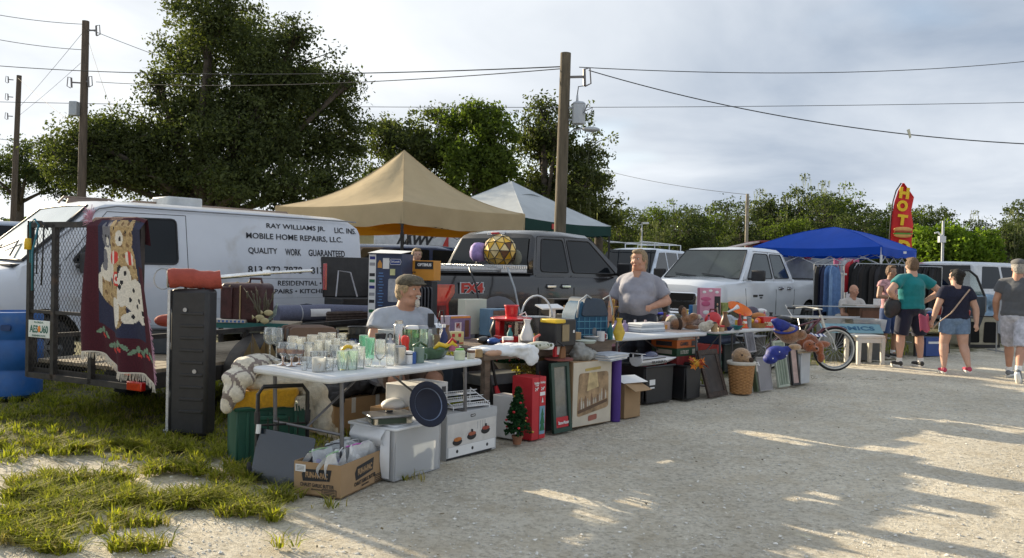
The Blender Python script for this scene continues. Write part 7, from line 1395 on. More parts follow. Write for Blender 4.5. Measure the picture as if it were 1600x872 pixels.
p=G(876,515,.76);T=thing('black_shelf','black open metal box at the back of the wooden table','metal box',p+Vector((0,.25,0)),t2a);m=MB()
for c, s in(((0,0,.17),(.42,.2,.012)),((0,0,.01),(.42,.2,.02)),((-.205,0,.17),(.012,.2,.34)),((.205,0,.17),(.012,.2,.34)),((0,.1,.17),(.4,.01,.32)),((0,0,.34),(.42,.2,.012))):m.box(c,s)
m.build('case',blackm,T)
BOX2('black_appliance','black slow cooker shaped appliance behind the yellow topped one',908,524,.30,.22,.22,blackp,'appliance')
T=thing('white_laptop','flat white folded board leaning at the back of the wooden table','board',G(840,520,.76)+Vector((.2,.2,0)),t2a);m=MB();m.slab([(-.2,0,.26),(.15,0,.26),(.15,.12,.30),(-.2,.12,.30)],.015);m.box((0,.05,.13),(.05,.05,.26));m.build('board',pwhite,T)
p=G(800,548,.77);T=thing('white_cloths','crumpled white cloths with a yellow corner spilling over the wooden table edge','cloths',p,t2a);m=MB()
for c, r in(((-.20,.05,.02),(.22,.13,.025)),((.02,.02,.03),(.22,.15,.028)),((.10,-.07,-.01),(.15,.04,.06)),((-.08,-.06,.0),(.14,.05,.035)),((.28,.05,.02),(.16,.11,.022)),((.14,-.09,-.06),(.08,.03,.07))):m.ell(c,r)
o=remesh(m,'cloth',pm('white_cotton',(.70,.72,.74),.9,var=.1,scale=12,bump=.6,bscale=30),.012,3,T);tx=bpy.data.textures.new('wr','CLOUDS');tx.noise_scale=.06;dm=o.modifiers.new('d','DISPLACE');dm.texture=tx;dm.strength=.025;dm.texture_coords='LOCAL'
m=MB();m.ell((-.25,-.06,.0),(.10,.03,.025));m.build('tan_patch',pm('skin_tan',(.5,.3,.2),.8),T,smooth=True)
T=thing('dotted_pouch','pale pouch with a row of dark dots right of the white cloths','pouch',G(845,546,.77),t2a);m=MB();m.ell((0,.03,.03),(.14,.08,.035));m.build('pouch',pm('pouch_cream',(.5,.5,.42),.8),T,smooth=True)
for i in range(5):m=MB();m.ell((-.09+.045*i,-.035,.035),(.014,.008,.014));m.build('dot',pm('dot_olive',(.12,.14,.08),.8),T,smooth=True)
solid('pie_dish','pale flat dish on the wooden table before the blue cooler','dish',G(914,536,.76),[(0,0),(.09,0),(.11,.025),(.1,.03),(0,.032)],pm('pale_dish',(.42,.46,.40),.5))
for i, (u,v,w_,mt) in enumerate([(775,540,.12,'can_blue'),(760,538,.15,'pot_black')]):
 T=thing('small_gadget',['blue gadget in front of the blue and brown picture box','black gadget in front of the tall cream box'][i],'gadget',G(u,v,.76),t2a);m=MB();m.ell((0,.03,.035),(w_/2,.06,.035));m.tube([(0,0,.04),(w_*.6,-.02,.06)],.01,6);m.build('body',pm(mt,(.03,.09,.30),.3),T,smooth=True)
p=G(926,531,.76);T=thing('cooler_bag','blue plaid cooler bag with rolled top and grey straps on the wooden table','bag',p+Vector((0,.05,0)),t2a-.2);cb=pm('cooler_blue',(.012,.075,.15),.7,var=.2,scale=20,bump=.3);m=MB();m.prism(rounded([(-.21,0),(.21,0),(.20,.26),(.13,.38),(-.13,.38),(-.20,.26)],.04),0,.26,'y');m.build('bag',cb,T,bevel=.025)
m=MB();m.prism(rounded([(-.15,.23),(.20,.23),(.12,.40),(-.10,.42)],.04),-.015,.27,'y');m.build('flap',pm('slate_blue',(.04,.06,.09),.7),T,bevel=.02)
for x in(-.17,-.10,-.04,.04,.10,.17):m=MB();m.bar((x,-.004,.02),(x,-.004,.22),.006,.004);m.build('plaid_line',pm('plaid_pale',(.12,.33,.45),.7),T)
for z in(.05,.11,.18):m=MB();m.bar((-.19,-.004,z),(.19,-.004,z),.004,.006);m.build('plaid_line',pm('plaid_pale',(.12,.33,.45),.7),T)
m=MB();m.tube([(-.2,-.01,.22),(-.19,-.03,.38),(-.10,-.03,.44),(-.04,-.02,.41)],.009,6);m.tube([(.12,-.01,.40),(.18,-.03,.44),(.23,-.02,.30),(.25,0,.24)],.009,6);m.build('strap',pm('strap_grey',(.4,.43,.45),.7),T,smooth=True)
#third table
p3=lambda u, v, z=.742:G(u,v,z)
for i, (u,v,c,lab) in enumerate([(962,519,(.30,.24,.40),'left purple lotion bottle on the third table'),(976,518,(.34,.26,.42),'second purple lotion bottle on the third table'),(992,517,(.55,.53,.6),'white pump bottle right of the purple bottles'),(1008,517,(.50,.40,.42),'pink jar right of the white pump bottle')]):
 solid('lotion_bottle',lab,'bottle',p3(u,v),[(0,0),(.04,0),(.042,.01),(.042,.07),(.03,.09),(.014,.10),(.014,.13),(0,.132)],pm('lotion_%d'%i,c,.35,trans=.2))
solid('pink_jug','dusty pink jug behind the purple lotion bottles','jug',p3(982,510),[(0,0),(.06,0),(.065,.02),(.06,.14),(.03,.16),(.03,.2),(0,.2)],pm('dusty_pink',(.36,.26,.30),.4))
for i, (u,h_) in enumerate([(958,.36),(966,.30)]):
 T=thing('brass_candlestick',['taller brass candlestick with cross arm by the vendor','shorter brass candlestick by the vendor'][i],'candlestick',p3(u,514-4*i));br=pm('brass2',(.38,.24,.07),.3,.8);m=MB();m.lathe([(0,0),(.04,0),(.04,.01),(.015,.03),(.008,.08),(.018,.12),(.008,.16),(.008,h_-.05),(.02,h_-.03),(.015,h_),(0,h_)],14);m.bar((-.06,0,h_*.75),(.06,0,h_*.75),.01,.012);m.build('stem',br,T,smooth=50)
T=thing('brass_hoop','upright brass ring ornament behind the pink jug','ornament',p3(982,503));m=MB();m.tube([(.06*math.cos(t),0,.12+.10*math.sin(t)) for t in[i*.35 for i in range(18)]],.014,8,closed=True);m.build('ring',pm('brass2',(.38,.24,.07),.3,.8),T,smooth=True);MB().lathe([(0,0),(.05,0),(.04,.02),(0,.02)],14).build('foot',blackp,T)
T=thing('mini_clock','small cream wooden birdhouse on the third table','birdhouse',p3(993,508),.5);m=MB();m.prism([(-.07,0),(.07,0),(.07,.12),(0,.18),(-.07,.12)],0,.09,'y');m.build('house',pm('olive_cream',(.36,.34,.22),.6),T,bevel=.004);m=MB();m.cyl((0,-.003,.08),(0,.0,.08),.022,n=14);m.build('hole',pblack,T)
T=thing('floral_cloth','black and white patterned cloth hanging by the vendor waist','cloth',p3(985,497)+Vector((0,.15,0)),.6);m=MB();m.grid(lambda u,v:(.2*(u-.5),.02*math.sin(u*9),.16-.16*v*(1+.1*math.sin(u*7))),10,8,mf=lambda u,v:1 if math.sin(u*26)*math.sin(v*20)>.2 else 0);m.build('cloth',[pwhite,pm('ink_blue',(.03,.04,.10),.7)],T,smooth=True)
p=p3(1020,500);T=thing('word_sign','black and white box sign lettered in block capitals on the third table','sign',p3(1015,508)+Vector((.02,.02,0)),rad(20));MB().box((0,.03,.05),(.26,.06,.10)).build('board',pwhite,T,bevel=.003);txt(T,'DUNOI',0,.05,.22,.06,pblack,y=-.003,bold=.05);stick(T,'black_base',(0,.03,.108),(.26,.06,.015),pblack)
T=thing('rolled_map','pale yellow rolled cloth held at the vendor elbow','roll',p3(1016,494)+Vector((.05,.05,.24)),rad(5));m=MB();m.tube([(-.13,0,0),(.13,0,.01)],.035,14);m.build('roll',pm('pale_yellow',(.55,.50,.28),.8,var=.3,scale=20),T,bevel=.005);m=MB();m.tube([(0,0,-.02),(.0,.03,-.24)],.02,8);m.build('post',blackp,T);m=MB();m.tube([(-.05,-.02,-.02),(-.06,-.03,-.10)],.005,5);m.tube([(-.03,-.02,-.02),(-.03,-.03,-.09)],.005,5);m.build('tie',pwhite,T)
for i, (du,dz,c,lab) in enumerate([(0,.13,(.03,.05,.55),'bright blue hairbrush pointing left above the black bag'),(8,.09,(.65,.10,.45),'bright pink hairbrush pointing left above the black bag')]):
 T=thing('hairbrush',lab,'hairbrush',p3(1035+du,505)+Vector((0,.05,dz)),rad(10));m=MB();m.ell((0,0,0),(.07,.025,.02));m.tube([(-.05,0,0),(-.13,0,-.01)],.012,6);m.build('brush',pm('brush_%d'%i,c,.3,coat=.5),T,smooth=True)
T=thing('black_bag','black soft bag under the coloured hairbrushes','bag',p3(1036,508)+Vector((0,.05,0)),.4);m=MB();m.ell((0,0,.05),(.13,.09,.07));remesh(m,'bag',blackp,.012,2,T)
T=thing('folded_linen','pile of folded pale grey linen at the front of the third table','linen',p3(1015,519)+Vector((0,.08,0)),rad(42))
for i in range(4):m=MB();m.prism(rounded([(-.24+.01*i,.0+.026*i),(.22-.01*i,.0+.026*i),(.22-.01*i,.025+.026*i),(-.24+.01*i,.025+.026*i)],.012),-.08,.14,'y');m.build('fold',[pm('pale_linen',(.42,.45,.48),.9,bump=.4,bscale=40),pwhite][i%2],T,bevel=.005)
BOX2('small_white_box','small white and orange box at the right end of the third table',1042,516,.13,.10,.10,pm('peach',(.55,.42,.38),.5),z=.742,prints=((-.02,.04,.05,.05,pm('print_orange',(.6,.28,.06),.5)),))
def plush(name,label,p,rz,balls,mat,extras,vox=.012,cat='plush toy'):
 T=thing(name,label,cat,p,rz);m=MB()
 for c, r in balls:m.ell(c,r,14,9)
 remesh(m,'body',mat,vox,3,T)
 for nm, c, r, mt in extras:m=MB();m.ell(c,r,10,7);m.build(nm,mt,T,smooth=True)
 return T
bp_=pm('brown_plush',(.24,.11,.045),.98,var=.4,scale=40,bump=1,bscale=120,sheen=.6);dp_=pm('dark_plush',(.05,.03,.02),.9,bump=.8,bscale=100);cp_=pm('cream_plush',(.52,.47,.38),.98,var=.25,scale=40,bump=1,bscale=120,sheen=.5);rbp=pm('rust_plush',(.33,.09,.025),.98,var=.4,scale=40,bump=1,bscale=120,sheen=.6)
plush('plush_toy','cream fluffy plush ball right of the black bag',p3(1052,512)+Vector((0,.1,0)),0,[((0,0,.07),.085),((.06,-.02,.03),.05)],cp_,[])
plush('plush_toy','brown plush horse with dark straps lying on the third table',p3(1070,516)+Vector((0,.08,0)),.3,[((-.08,0,.07),(.10,.08,.07)),((.05,0,.12),(.10,.07,.06)),((.12,-.03,.16),(.07,.05,.05)),((0,0,.22),(.04,.04,.06)),((.12,0,.03),(.12,.05,.03))],bp_,[('mane',(-.02,.02,.24),(.05,.03,.06),dp_),('strap',(-.08,-.03,.07),(.03,.08,.08),dp_),('nose',(.19,-.04,.16),(.03,.03,.03),cp_)])
plush('plush_toy','brown and white plush dog lying right of the plush horse',p3(1092,510)+Vector((0,.12,0)),.2,[((-.08,0,.05),(.12,.08,.05)),((.1,-.02,.05),(.12,.05,.03)),((-.15,0,.10),(.06,.06,.06))],pm('mixed_plush',(.30,.22,.18),.98,var=.7,scale=10,bump=1,bscale=100),[('ear',(-.18,-.03,.14),(.03,.02,.04),dp_)])
plush('plush_toy','cream plush dog at the right front corner of the third table',p3(1103,519)+Vector((0,.06,0)),.2,[((0,0,.06),(.08,.07,.06)),((.05,-.03,.10),(.05,.05,.045))],cp_,[('eye',(.07,-.075,.11),.008,pblack)])
BOX2('blue_toy_box','blue and white picture box behind the plush animals',1093,497,.24,.12,.20,pm('box_blue',(.05,.22,.50),.5,var=.3,scale=9),z=.742,prints=((0,.15,.18,.04,pwhite),))
BOX2('grey_plastic_crate','pale grey plastic tub in front of the pink doll box',1108,500,.28,.2,.22,pm('pale_grey_plastic',(.42,.44,.44),.4),'tub',z=.742)
p=p3(1113,502)+Vector((0,.15,0));T=thing('doll_box','tall pink doll box with an open window showing a doll','toy box',p+Vector((0,0,.0)),rad(12));MB().box((0,.05,.24),(.33,.10,.48)).build('carton',pm('doll_pink',(.62,.26,.36),.45,var=.12,scale=12),T,bevel=.003)
stick(T,'window',(.11,-.002,.20),(.09,.004,.32),pblack);m=MB();m.prism([(.085,.06),(.135,.06),(.12,.2),(.10,.2)],-.010,-.004);m.build('doll_dress',pm('doll_dress',(.45,.35,.25),.6),T);m=MB();m.ell((.11,-.008,.24),(.014,.006,.02));m.build('doll_head',pm('skin_tan',(.55,.35,.25),.7),T,smooth=True)
for x, z, rx_, rz_, c in((-.07,.25,.07,.04,'doll_rose'),(-.07,.32,.08,.03,'doll_rose'),(-.10,.42,.03,.02,'w'),(0,.44,.03,.02,'w'),(.10,.42,.03,.02,'w'),(-.06,.12,.06,.03,'w')):m=MB();m.ell((x,-.002,z),(rx_,.003,rz_));m.build('printed_shape',pm('doll_rose',(.50,.09,.20),.5) if c!='w' else pwhite,T,smooth=True)
T=thing('red_gourd','round red handled gourd shaped toy case before the pink doll box','case',p3(1115,513)+Vector((0,.04,0)),.2);m=MB();m.ell((0,0,.10),(.115,.06,.11),20,12);m.build('case',rp,T,smooth=True);m=MB();m.tube([(-.05,0,.19),(-.04,0,.24),(.04,0,.24),(.05,0,.19)],.010,6);m.build('handle',pm('dark_red',(.12,.01,.01),.4),T)
#fourth table
p=p3(1152,500);T=thing('orange_bowl','white basin with a bright orange inside tilted toward the viewer','basin',p+Vector((.05,.15,.12)),0);M=Matrix.Rotation(rad(28),4,'X')@Matrix.Rotation(rad(15),4,'Y');m=MB();m.lathe([(0,-.06),(.12,-.05),(.19,.05),(.205,.055)],30,M=M);m.build('shell',pm('basin_cream',(.62,.58,.52),.4),T);m=MB();m.lathe([(.200,.058),(.185,.05),(.12,-.03),(0,-.035)],30,M=M);m.build('orange_inside',pm('orange_plastic',(.75,.17,.015),.4),T);MB().box((0,.02,-.09),(.12,.1,.06)).build('foot',pm('basin_cream',(.6,.6,.5),.4),T)
BOX2('green_white_box','olive and white box left of the orange basin',1133,500,.16,.14,.26,pm('olive_box',(.22,.26,.07),.6,var=.5,scale=14),z=.742)
T=thing('plastic_wrap','heap of crumpled clear wrap and white cloth on the fourth table','plastic wrap',p3(1140,512)+Vector((.03,.1,0)),.6);m=MB()
for c, r in(((-.1,0,.05),(.14,.10,.05)),((.1,.02,.05),(.14,.10,.06)),((0,.05,.11),(.12,.08,.05)),((-.2,-.05,.02),(.10,.08,.02))):m.ell(c,r)
o=remesh(m,'wrap',pm('grey_wrap',(.50,.54,.58),.25,var=.2,scale=8,trans=.35),.012,2,T);tx=bpy.data.textures.new('wr','CLOUDS');tx.noise_scale=.045;dm=o.modifiers.new('d','DISPLACE');dm.texture=tx;dm.strength=.06;dm.texture_coords='LOCAL'
T=thing('white_paddle','white plastic scoop pointing up out of the clear wrap','scoop',p3(1140,505)+Vector((.05,.15,.14)),.3);m=MB();m.tube([(-.12,0,-.02),(.05,0,.05),(.12,0,.09)],[.012,.018,.035],8);m.build('scoop',pwhite,T,smooth=True)
T=thing('toy_cone','small orange toy traffic cone with white bands on the fourth table','toy cone',p3(1165,513)+Vector((.0,.04,0)));m=MB();m.lathe([(0,0),(.05,0),(.05,.01),(.036,.01),(.012,.19),(0,.19)],18);m.build('cone',pm('cone_orange',(.70,.10,.03),.4),T)
for z0 in(.06,.12):m=MB();r0=.036-.024*(z0-.01)/.18;m.lathe([(r0+.001,z0),(r0-.003,z0+.03)],18);m.build('white_band',pwhite,T)
T=thing('toy_basket','shallow wicker basket of small toys on the fourth table','basket',p3(1182,512)+Vector((.0,.06,0)));m=MB();m.lathe(shell([(0,0),(.12,0),(.16,.06),(.165,.065)],.006),24);m.build('basket',wk,T)
for x, y, r, c in((-.05,0,.035,'enamel_yellow'),(.04,.02,.045,'orange_plastic'),(.0,-.05,.025,'doll_pink')):m=MB();m.ell((x,y,.08),r);m.build('small_toy',MATS[c],T,smooth=True)
T=thing('pumpkin','orange pumpkin ornament behind the red GAMES box','pumpkin',p3(1190,507)+Vector((0,.15,.04)));m=MB();N=32;m.lathe([(0,0),(.07,.0),(.10,.05),(.09,.10),(.02,.12),(0,.115)],N);m.build('pumpkin',pm('pumpkin_orange',(.50,.17,.03),.5),T,smooth=True);MB().box((0,0,-.02),(.08,.08,.05)).build('stand',blackp,T)
BOX2('red_game_box','red box with cream block capitals tilted at the end of the fourth table',1203,512,.22,.12,.14,rp,z=.742,rz=rad(25));T=bpy.data.objects[-1] if False else None
_b=[o for o in bpy.data.objects if o.get('label','').startswith('red box with cream block')][0];txt(_b,'BOEING',0,.05,.19,.055,pm('cream_ink',(.6,.55,.4),.5),y=-.003,bold=.06)
T=thing('bird_ornaments','dark pair of bird ornaments behind the toy basket','ornament',p3(1180,500)+Vector((0,.2,.0)));m=MB();m.ell((0,0,.10),(.12,.08,.10));m.build('round_body',pm('plum',(.08,.06,.09),.4),T,smooth=True);m=MB();m.ell((.15,0,.13),(.09,.05,.04));m.tube([(.15,0,.0),(.15,0,.12)],.02,6);m.build('white_cap',pwhite,T,smooth=True)
bb_=pm('blue_cloth_shiny',(.008,.02,.20),.6,var=.3,scale=20,bump=.4)
p=G(1225,560,.50);T=plush('plush_bear','brown plush bear head in a tall floppy royal blue hat at the table end',(p.x,p.y+.10,.70),.3,[((.06,-.06,.06),(.13,.11,.10)),((.16,-.12,.07),(.08,.07,.06)),((.0,0,.10),(.09,.09,.08))],bp_,[('nose',(.23,-.16,.10),(.028,.028,.022),dp_),('eye',(.12,-.17,.12),.012,dp_)])
m=MB();m.tube([(.02,-.02,.12),(-.03,0,.17),(-.08,.02,.21),(-.12,.03,.22)],[.10,.075,.045,.015],14);m.lathe([(.08,.0),(.135,.0),(.14,.012),(.08,.02)],20,M=TRS((.03,-.03,.12),0,.2,-.3));m.build('blue_hat',bb_,T,smooth=True)
p=G(1218,575,.45);plush('plush_wizard','royal blue starry plush robe toy hanging below the hatted bear',(p.x,p.y+.10,.48),.3,[((0,0,.12),(.13,.10,.08)),((-.08,.0,.06),(.08,.08,.06)),((.10,-.04,.17),(.07,.04,.03))],bb_,[('white_star',(-.03,-.09,.14),(.008,.004,.008),pwhite),('white_star',(.06,-.09,.10),(.008,.004,.008),pwhite),('white_star',(-.10,-.075,.07),(.008,.004,.008),pwhite),('paw',(.18,-.06,.19),(.08,.05,.035),pm('tan_plush',(.4,.2,.1),.9))])
p=G(1255,598,0);T=plush('plush_bear','rust brown plush bear slumped on the white bucket with a striped cloth',(q.x+.12 if False else G(1243,602).x+.22,G(1243,602).y+.20,.43),.2,[((0,.02,.13),(.15,.12,.12)),((-.05,-.12,.08),(.085,.08,.08)),((.07,-.16,.05),(.06,.06,.10)),((-.02,-.20,.05),(.05,.05,.04)),((.18,-.05,.10),(.12,.06,.05)),((.07,-.20,-.06),(.05,.05,.07))],rbp,[('nose',(-.02,-.245,.06),(.018,.012,.014),dp_),('eye',(-.09,-.19,.11),.01,dp_),('eye',(-.03,-.20,.12),.01,dp_)])
m=MB();m.grid(lambda u,v:(-.12+.30*u,-.10-.06*v,.27-.03*v-.04*u+.01*math.sin(u*9)),10,6,mf=lambda u,v:1 if math.sin(u*30)>.3 else 0);m.build('striped_cloth',[pwhite,pm('stripe_ink',(.1,.1,.25),.8)],T,smooth=True)
#behind: tall appliance box, fireplace box, louvres, lamp
tp=pm('box_navy',(.035,.05,.10),.5,var=.3,scale=6);Y_=9.35
p=P(600,420,Y_);T=thing('heater_box','tall dark blue heater box with white print behind the seated man','box',(P(602,420,Y_).x,Y_,.76),rad(-14));
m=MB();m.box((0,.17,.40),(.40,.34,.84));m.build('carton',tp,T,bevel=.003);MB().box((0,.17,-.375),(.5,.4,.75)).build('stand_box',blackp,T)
stick(T,'white_side_strip',(-.155,-.002,.40),(.085,.004,.82),pwhite)
for i, z in enumerate((.77,.70,.58,.51,.44,.36,.28,.17,.07)):stick(T,'side_print',(-.155,-.0045,z),(.065,.002,.035),[pm('print_navy',(.02,.03,.2),.5),pm('print_grey',(.3,.3,.32),.5),pblack,pgreen][i%4])
m=MB();m.slab([(-.20,-.03,.828),(.20,-.03,.825),(.21,.3,.86),(-.19,.3,.87)],.005);m.build('white_top_sheet',pwhite,T)
m=MB();m.prism(rounded([(.06,.70),(.185,.70),(.185,.76),(.06,.76)],.025),-.006,-.002);m.build('logo_oval',pm('logo_blue',(.02,.05,.25),.4),T);m=MB();m.tube([(.065,-.006,.70),(.18,-.006,.70),(.19,-.006,.73),(.18,-.006,.76),(.065,-.006,.76),(.055,-.006,.73)],.003,5,closed=True);m.build('logo_outline',pwhite,T)
txt(T,"De'Longhi",.122,.73,.10,.03,pwhite,y=-.0075);stick(T,'paper_notice',(.01,-.003,.71),(.075,.004,.12),pwhite);stick(T,'yellow_notice',(.09,-.003,.615),(.06,.004,.07),pm('notice_yellow',(.6,.6,.3),.6));m=MB();m.prism([(-.09,.66),(-.04,.66),(-.04,.71),(-.065,.75),(-.09,.71)],-.005,-.002);m.build('house_icon',pm('print_orange',(.6,.28,.06),.5),T)
m=MB();m.prism(rounded([(.04,.28),(.16,.28),(.16,.54),(.04,.54)],.02),-.005,-.002);m.build('heater_picture',pm('print_silver',(.40,.42,.46),.5,var=.3,scale=14),T)
for i in range(16):stick(T,'printed_line',(-.05,-.002,.60-.033*i),(.05+.02*math.sin(i*2),.003,.010),pm('print_lightblue',(.12,.25,.5),.5))
p=P(655,420,9.6);T=thing('fireplace_box','orange and black box lettered OPTIMUS right of the heater box','box',(p.x,9.6,1.30),rad(-14));MB().box((0,.12,.10),(.36,.24,.23)).build('carton',pm('box_orange',(.62,.27,.03),.5,var=.08),T,bevel=.003);stick(T,'black_panel',(.06,-.002,.16),(.22,.004,.09),pblack);txt(T,'OPTIMUS',.065,.165,.17,.035,pwhite,y=-.0045,bold=.05);txt(T,'Electric',-.09,.08,.10,.025,pblack);txt(T,'Radiator',-.09,.045,.10,.022,pblack)
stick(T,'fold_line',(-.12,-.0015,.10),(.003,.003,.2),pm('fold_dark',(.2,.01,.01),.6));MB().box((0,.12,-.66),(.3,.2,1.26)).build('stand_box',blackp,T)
T=thing('oil_radiator','black finned oil radiator standing between the seated man and the pickup','radiator',(P(652,420,9.3).x,9.3,0),rad(35))
for i in range(8):m=MB();m.prism(rounded([(-.10,.30),(.10,.30),(.10,1.22),(-.10,1.22)],.05),-.15+.043*i,-.13+.043*i,'y',M=rotz(math.pi/2));m.build('fin',pm('radiator_black',(.03,.03,.035),.35),T,bevel=.005)
MB().box((0,0,.15),(.3,.14,.30)).build('base',blackp,T)
c=P(781,392,11.9);T=thing('faceted_lamp','round faceted amber and gold glass lamp on the pickup tool box','lamp',c+Vector((0,0,0)))
bm=bmesh.new();bmesh.ops.create_icosphere(bm,subdivisions=2,radius=.245);
bm.normal_update();mats_g=[pm('amber_pane',(.80,.42,.03),.3,.1,var=.4,scale=6),pm('gold_pane',(.78,.52,.14),.3,.2,var=.3,scale=5),pm('brown_pane',(.12,.05,.02),.25,.3),pm('cream_pane',(.72,.58,.30),.3,.1)]
fr=MB();
for e in bm.edges:fr.bar(e.verts[0].co,e.verts[1].co,.008,.008)
fr.build('lead_frame',blackm,T)
for i, f in enumerate(bm.faces):
 if i<80:m=MB();q3=[v.co*.995 for v in f.verts];m.slab(q3,.006);m.build('pane',mats_g[[0,1,3,0,1,2,3][(i*5+i//3)%7]],T,smooth=None)
bm.free();m=MB();m.lathe([(0,-.29),(.12,-.29),(.12,-.27),(.05,-.24),(0,-.24)],16);m.build('foot',blackm,T)
c2=P(748,400,12.0);T=thing('purple_lantern','lilac paper lantern half hidden behind the faceted lamp','lantern',(c2.x,12.0,1.53));m=MB();m.lathe([(0,0),(.08,.01),(.13,.07),(.14,.14),(.12,.22),(.07,.27),(0,.28)],24,wob=.05);m.build('lantern',pm('lilac_paper',(.36,.26,.55),.7,var=.3,scale=14),T,smooth=True)
c2=P(806,400,12.0);T=thing('grey_hood','small grey fabric bundle right of the faceted lamp','bundle',(c2.x,12.0,1.50));m=MB();m.ell((0,0,.10),(.09,.08,.12));m.build('bundle',pm('olive_grey',(.16,.16,.12),.8),T,smooth=True)
for i, (u0,v0,u1,v1) in enumerate([(735,424,748,468),(795,424,812,490)]):
 T=thing('ratchet_strap',['black strap hanging over the pickup bed side by the lettering','pale grey strap hanging over the pickup bed side above the wheel'][i],'strap');a=P(u0,v0,10.95+.55*i);b2=P(u1,v1,10.75+.6*i);m=MB();m.tube([a+Vector((-.02,.1,.05)),a,a.lerp(b2,.4)+Vector((.02,-.02,0)),b2],.014,6);m.build('strap',[blackp,pm('strap_grey',(.3,.3,.3),.6)][i],T)
#people
skinA=pm('skin_ruddy',(.46,.25,.17),.55,var=.12,scale=9,spec=.35);skinB=pm('skin_fair',(.55,.33,.24),.55,var=.12,scale=9,spec=.35);skinC=pm('skin_tanned',(.34,.19,.12),.55,var=.12,scale=9)
eyew=pm('eye_white',(.6,.58,.55),.3);eyeb=pm('eye_dark',(.03,.025,.02),.3);lipm=pm('lips',(.36,.12,.10),.5)
denim=pm('denim_light',(.16,.24,.36),.9,var=.25,scale=20,bump=.4,bscale=120)
V3=Vector
def bend(a,b,t):return V3(a).lerp(V3(b),t)
BASE=dict(pel=(0,0,.95),waist=(0,0,1.08),chest=(0,0,1.27),neck=(0,.02,1.46),head=(0,-.015,1.615),sL=(.185,.01,1.40),eL=(.25,.03,1.12),wL=(.27,-.03,.88),sR=(-.185,.01,1.40),eR=(-.25,.03,1.12),wR=(-.27,-.03,.88),hL=(.095,0,.92),kL=(.11,-.02,.50),aL=(.11,.03,.09),hR=(-.095,0,.92),kR=(-.11,-.02,.50),aR=(-.11,.03,.09))
def person(label,loc,rz,J={},g=1.0,hs=1.0,sc=1.0,skin=skinA,shirt=None,pants=None,shorts=.55,shoe=None,hair=None,hairlen=0,head_yaw=0,sleeve=.55,vox=.012,belly=0,cap=None,bust=0,bun=False,legg=1,face=True,hands=True,group=None,toeL=0,toeR=0,sock=True):
 P_=dict(BASE);P_.update(J);P_={k:V3(v) for k,v in P_.items()}
 T=thing('person',label,'person',loc,rz,group);T.scale=(sc,)*3
 hd=P_['head'];HM=Matrix.Translation(hd)@rotz(head_yaw)@Matrix.Scale(hs,4);N=12
 def torso(m,e):
  pe, wa, ch, ne=P_['pel'], P_['waist'], P_['chest'], P_['neck']
  m.ell(pe,(.165*g+e,.115*g+e,.13+e));m.ell(wa+V3((0,-belly*.5,0)),(.160*g+e,.11*g+belly+e,.16+e));m.ell(bend(wa,ch,.5)+V3((0,-belly*.4,0)),(.168*g+e,.115*g+belly*.7+e,.15+e));m.ell(bend(pe,wa,.5)+V3((0,-belly*.3,0)),(.165*g+e,.112*g+belly*.6+e,.13+e));gc=1+(g-1)*.65;m.ell(ch+V3((0,-belly*.25,0)),(.175*gc+e,.12*g+belly*.3+e,.17+e));m.ell(bend(ch,ne,.5),(.14*gc+e,.09+e,.09+e))
  if bust:
   for s_ in(-1,1):m.ell(ch+V3((s_*.085*g,-.10*g,-.05)),(.10+e,.10+e,.10+e))
  for s in('sL','sR'):m.tube([ne-V3((0,0,.03)),P_[s]],[.055+e,.052*min(g,1.25)+e],10);m.ell(P_[s]-V3((0,0,.012)),.060*min(g,1.25)+e)
 m=MB();torso(m,-.004);m.tube([P_['neck']-V3((0,0,.05)),hd-V3((0,0,.04))],[.068*min(g,1.4),.058*min(g,1.4)],12)
 m.ell((0,0,.015),(.074,.092,.108),16,12,M=HM);m.ell((0,-.03,-.055),(.052,.052,.052),M=HM)
 if g>1.2:m.ell((0,-.02,-.075),(.068,.06,.045),M=HM)
 if face:
  m.tube([HM@V3((0,-.088,.02)),HM@V3((0,-.108,-.018))],[.010,.017],8);m.ell((0,-.082,.045),(.055,.014,.012),M=HM);m.ell((0,-.085,-.048),(.024,.012,.010),M=HM)
  for s in(-1,1):m.ell((s*.076,.005,.0),(.012,.018,.030),M=HM);m.ell((s*.042,-.066,-.02),(.024,.02,.022),M=HM)
 for s, e, w_ in(('sL','eL','wL'),('sR','eR','wR')):
  q=min(g,1.35);a, b, c=P_[s], P_[e], P_[w_];m.tube([a,bend(a,b,.5),b],[.055*q,.050*q,.042*q],N);m.ell(b,.042*q);m.tube([b,bend(b,c,.3),c],[.042*q,.042*q,.027*q],N);m.ell(c,.027*q)
  d=(c-b).normalized();sx=1 if s=='sL' else-1;side=d.cross(V3((sx*.3,1,.2))).normalized()
  if hands:
   up=side.cross(d).normalized();pc=c+d*.045;
   for k in range(5):m.ell(c+d*(.015+.017*k),(.024,.024,.024),8,6)
   for i in(-1,1):m.tube([c+d*.01+side*i*.012,c+d*.085+side*i*.026],[.016,.013],8)
   for k, (o,l) in enumerate(((-.032,.060),(-.011,.075),(.011,.080),(.031,.070))):r0=c+d*.075+side*o;r1=r0+d*l*.5-up*.006;r2=r1+d*l*.42-up*l*.30;m.tube([r0,r1,r2],[.0095,.009,.0075],7)
   t0=c+d*.02+side*.028;m.tube([t0,t0+d*.035+side*.022,t0+d*.065+side*.022-up*.01],[.013,.011,.009],7)
 for h, k_, a, toe in(('hL','kL','aL',toeL),('hR','kR','aR',toeR)):
  q=min(g,1.3)*legg;x, y, z=P_[h], P_[k_], P_[a];m.tube([x,bend(x,y,.5),y],[.085*q,.074*q,.056*q],N);m.ell(y,.056*q);m.tube([y,bend(y,z,.3),z],[.053*q,.056*q,.034],N);m.ell(z,.036)
  m.tube([z,z+V3((0,-.10,-.045 if not toe else-.09))],[.036,.028],8)
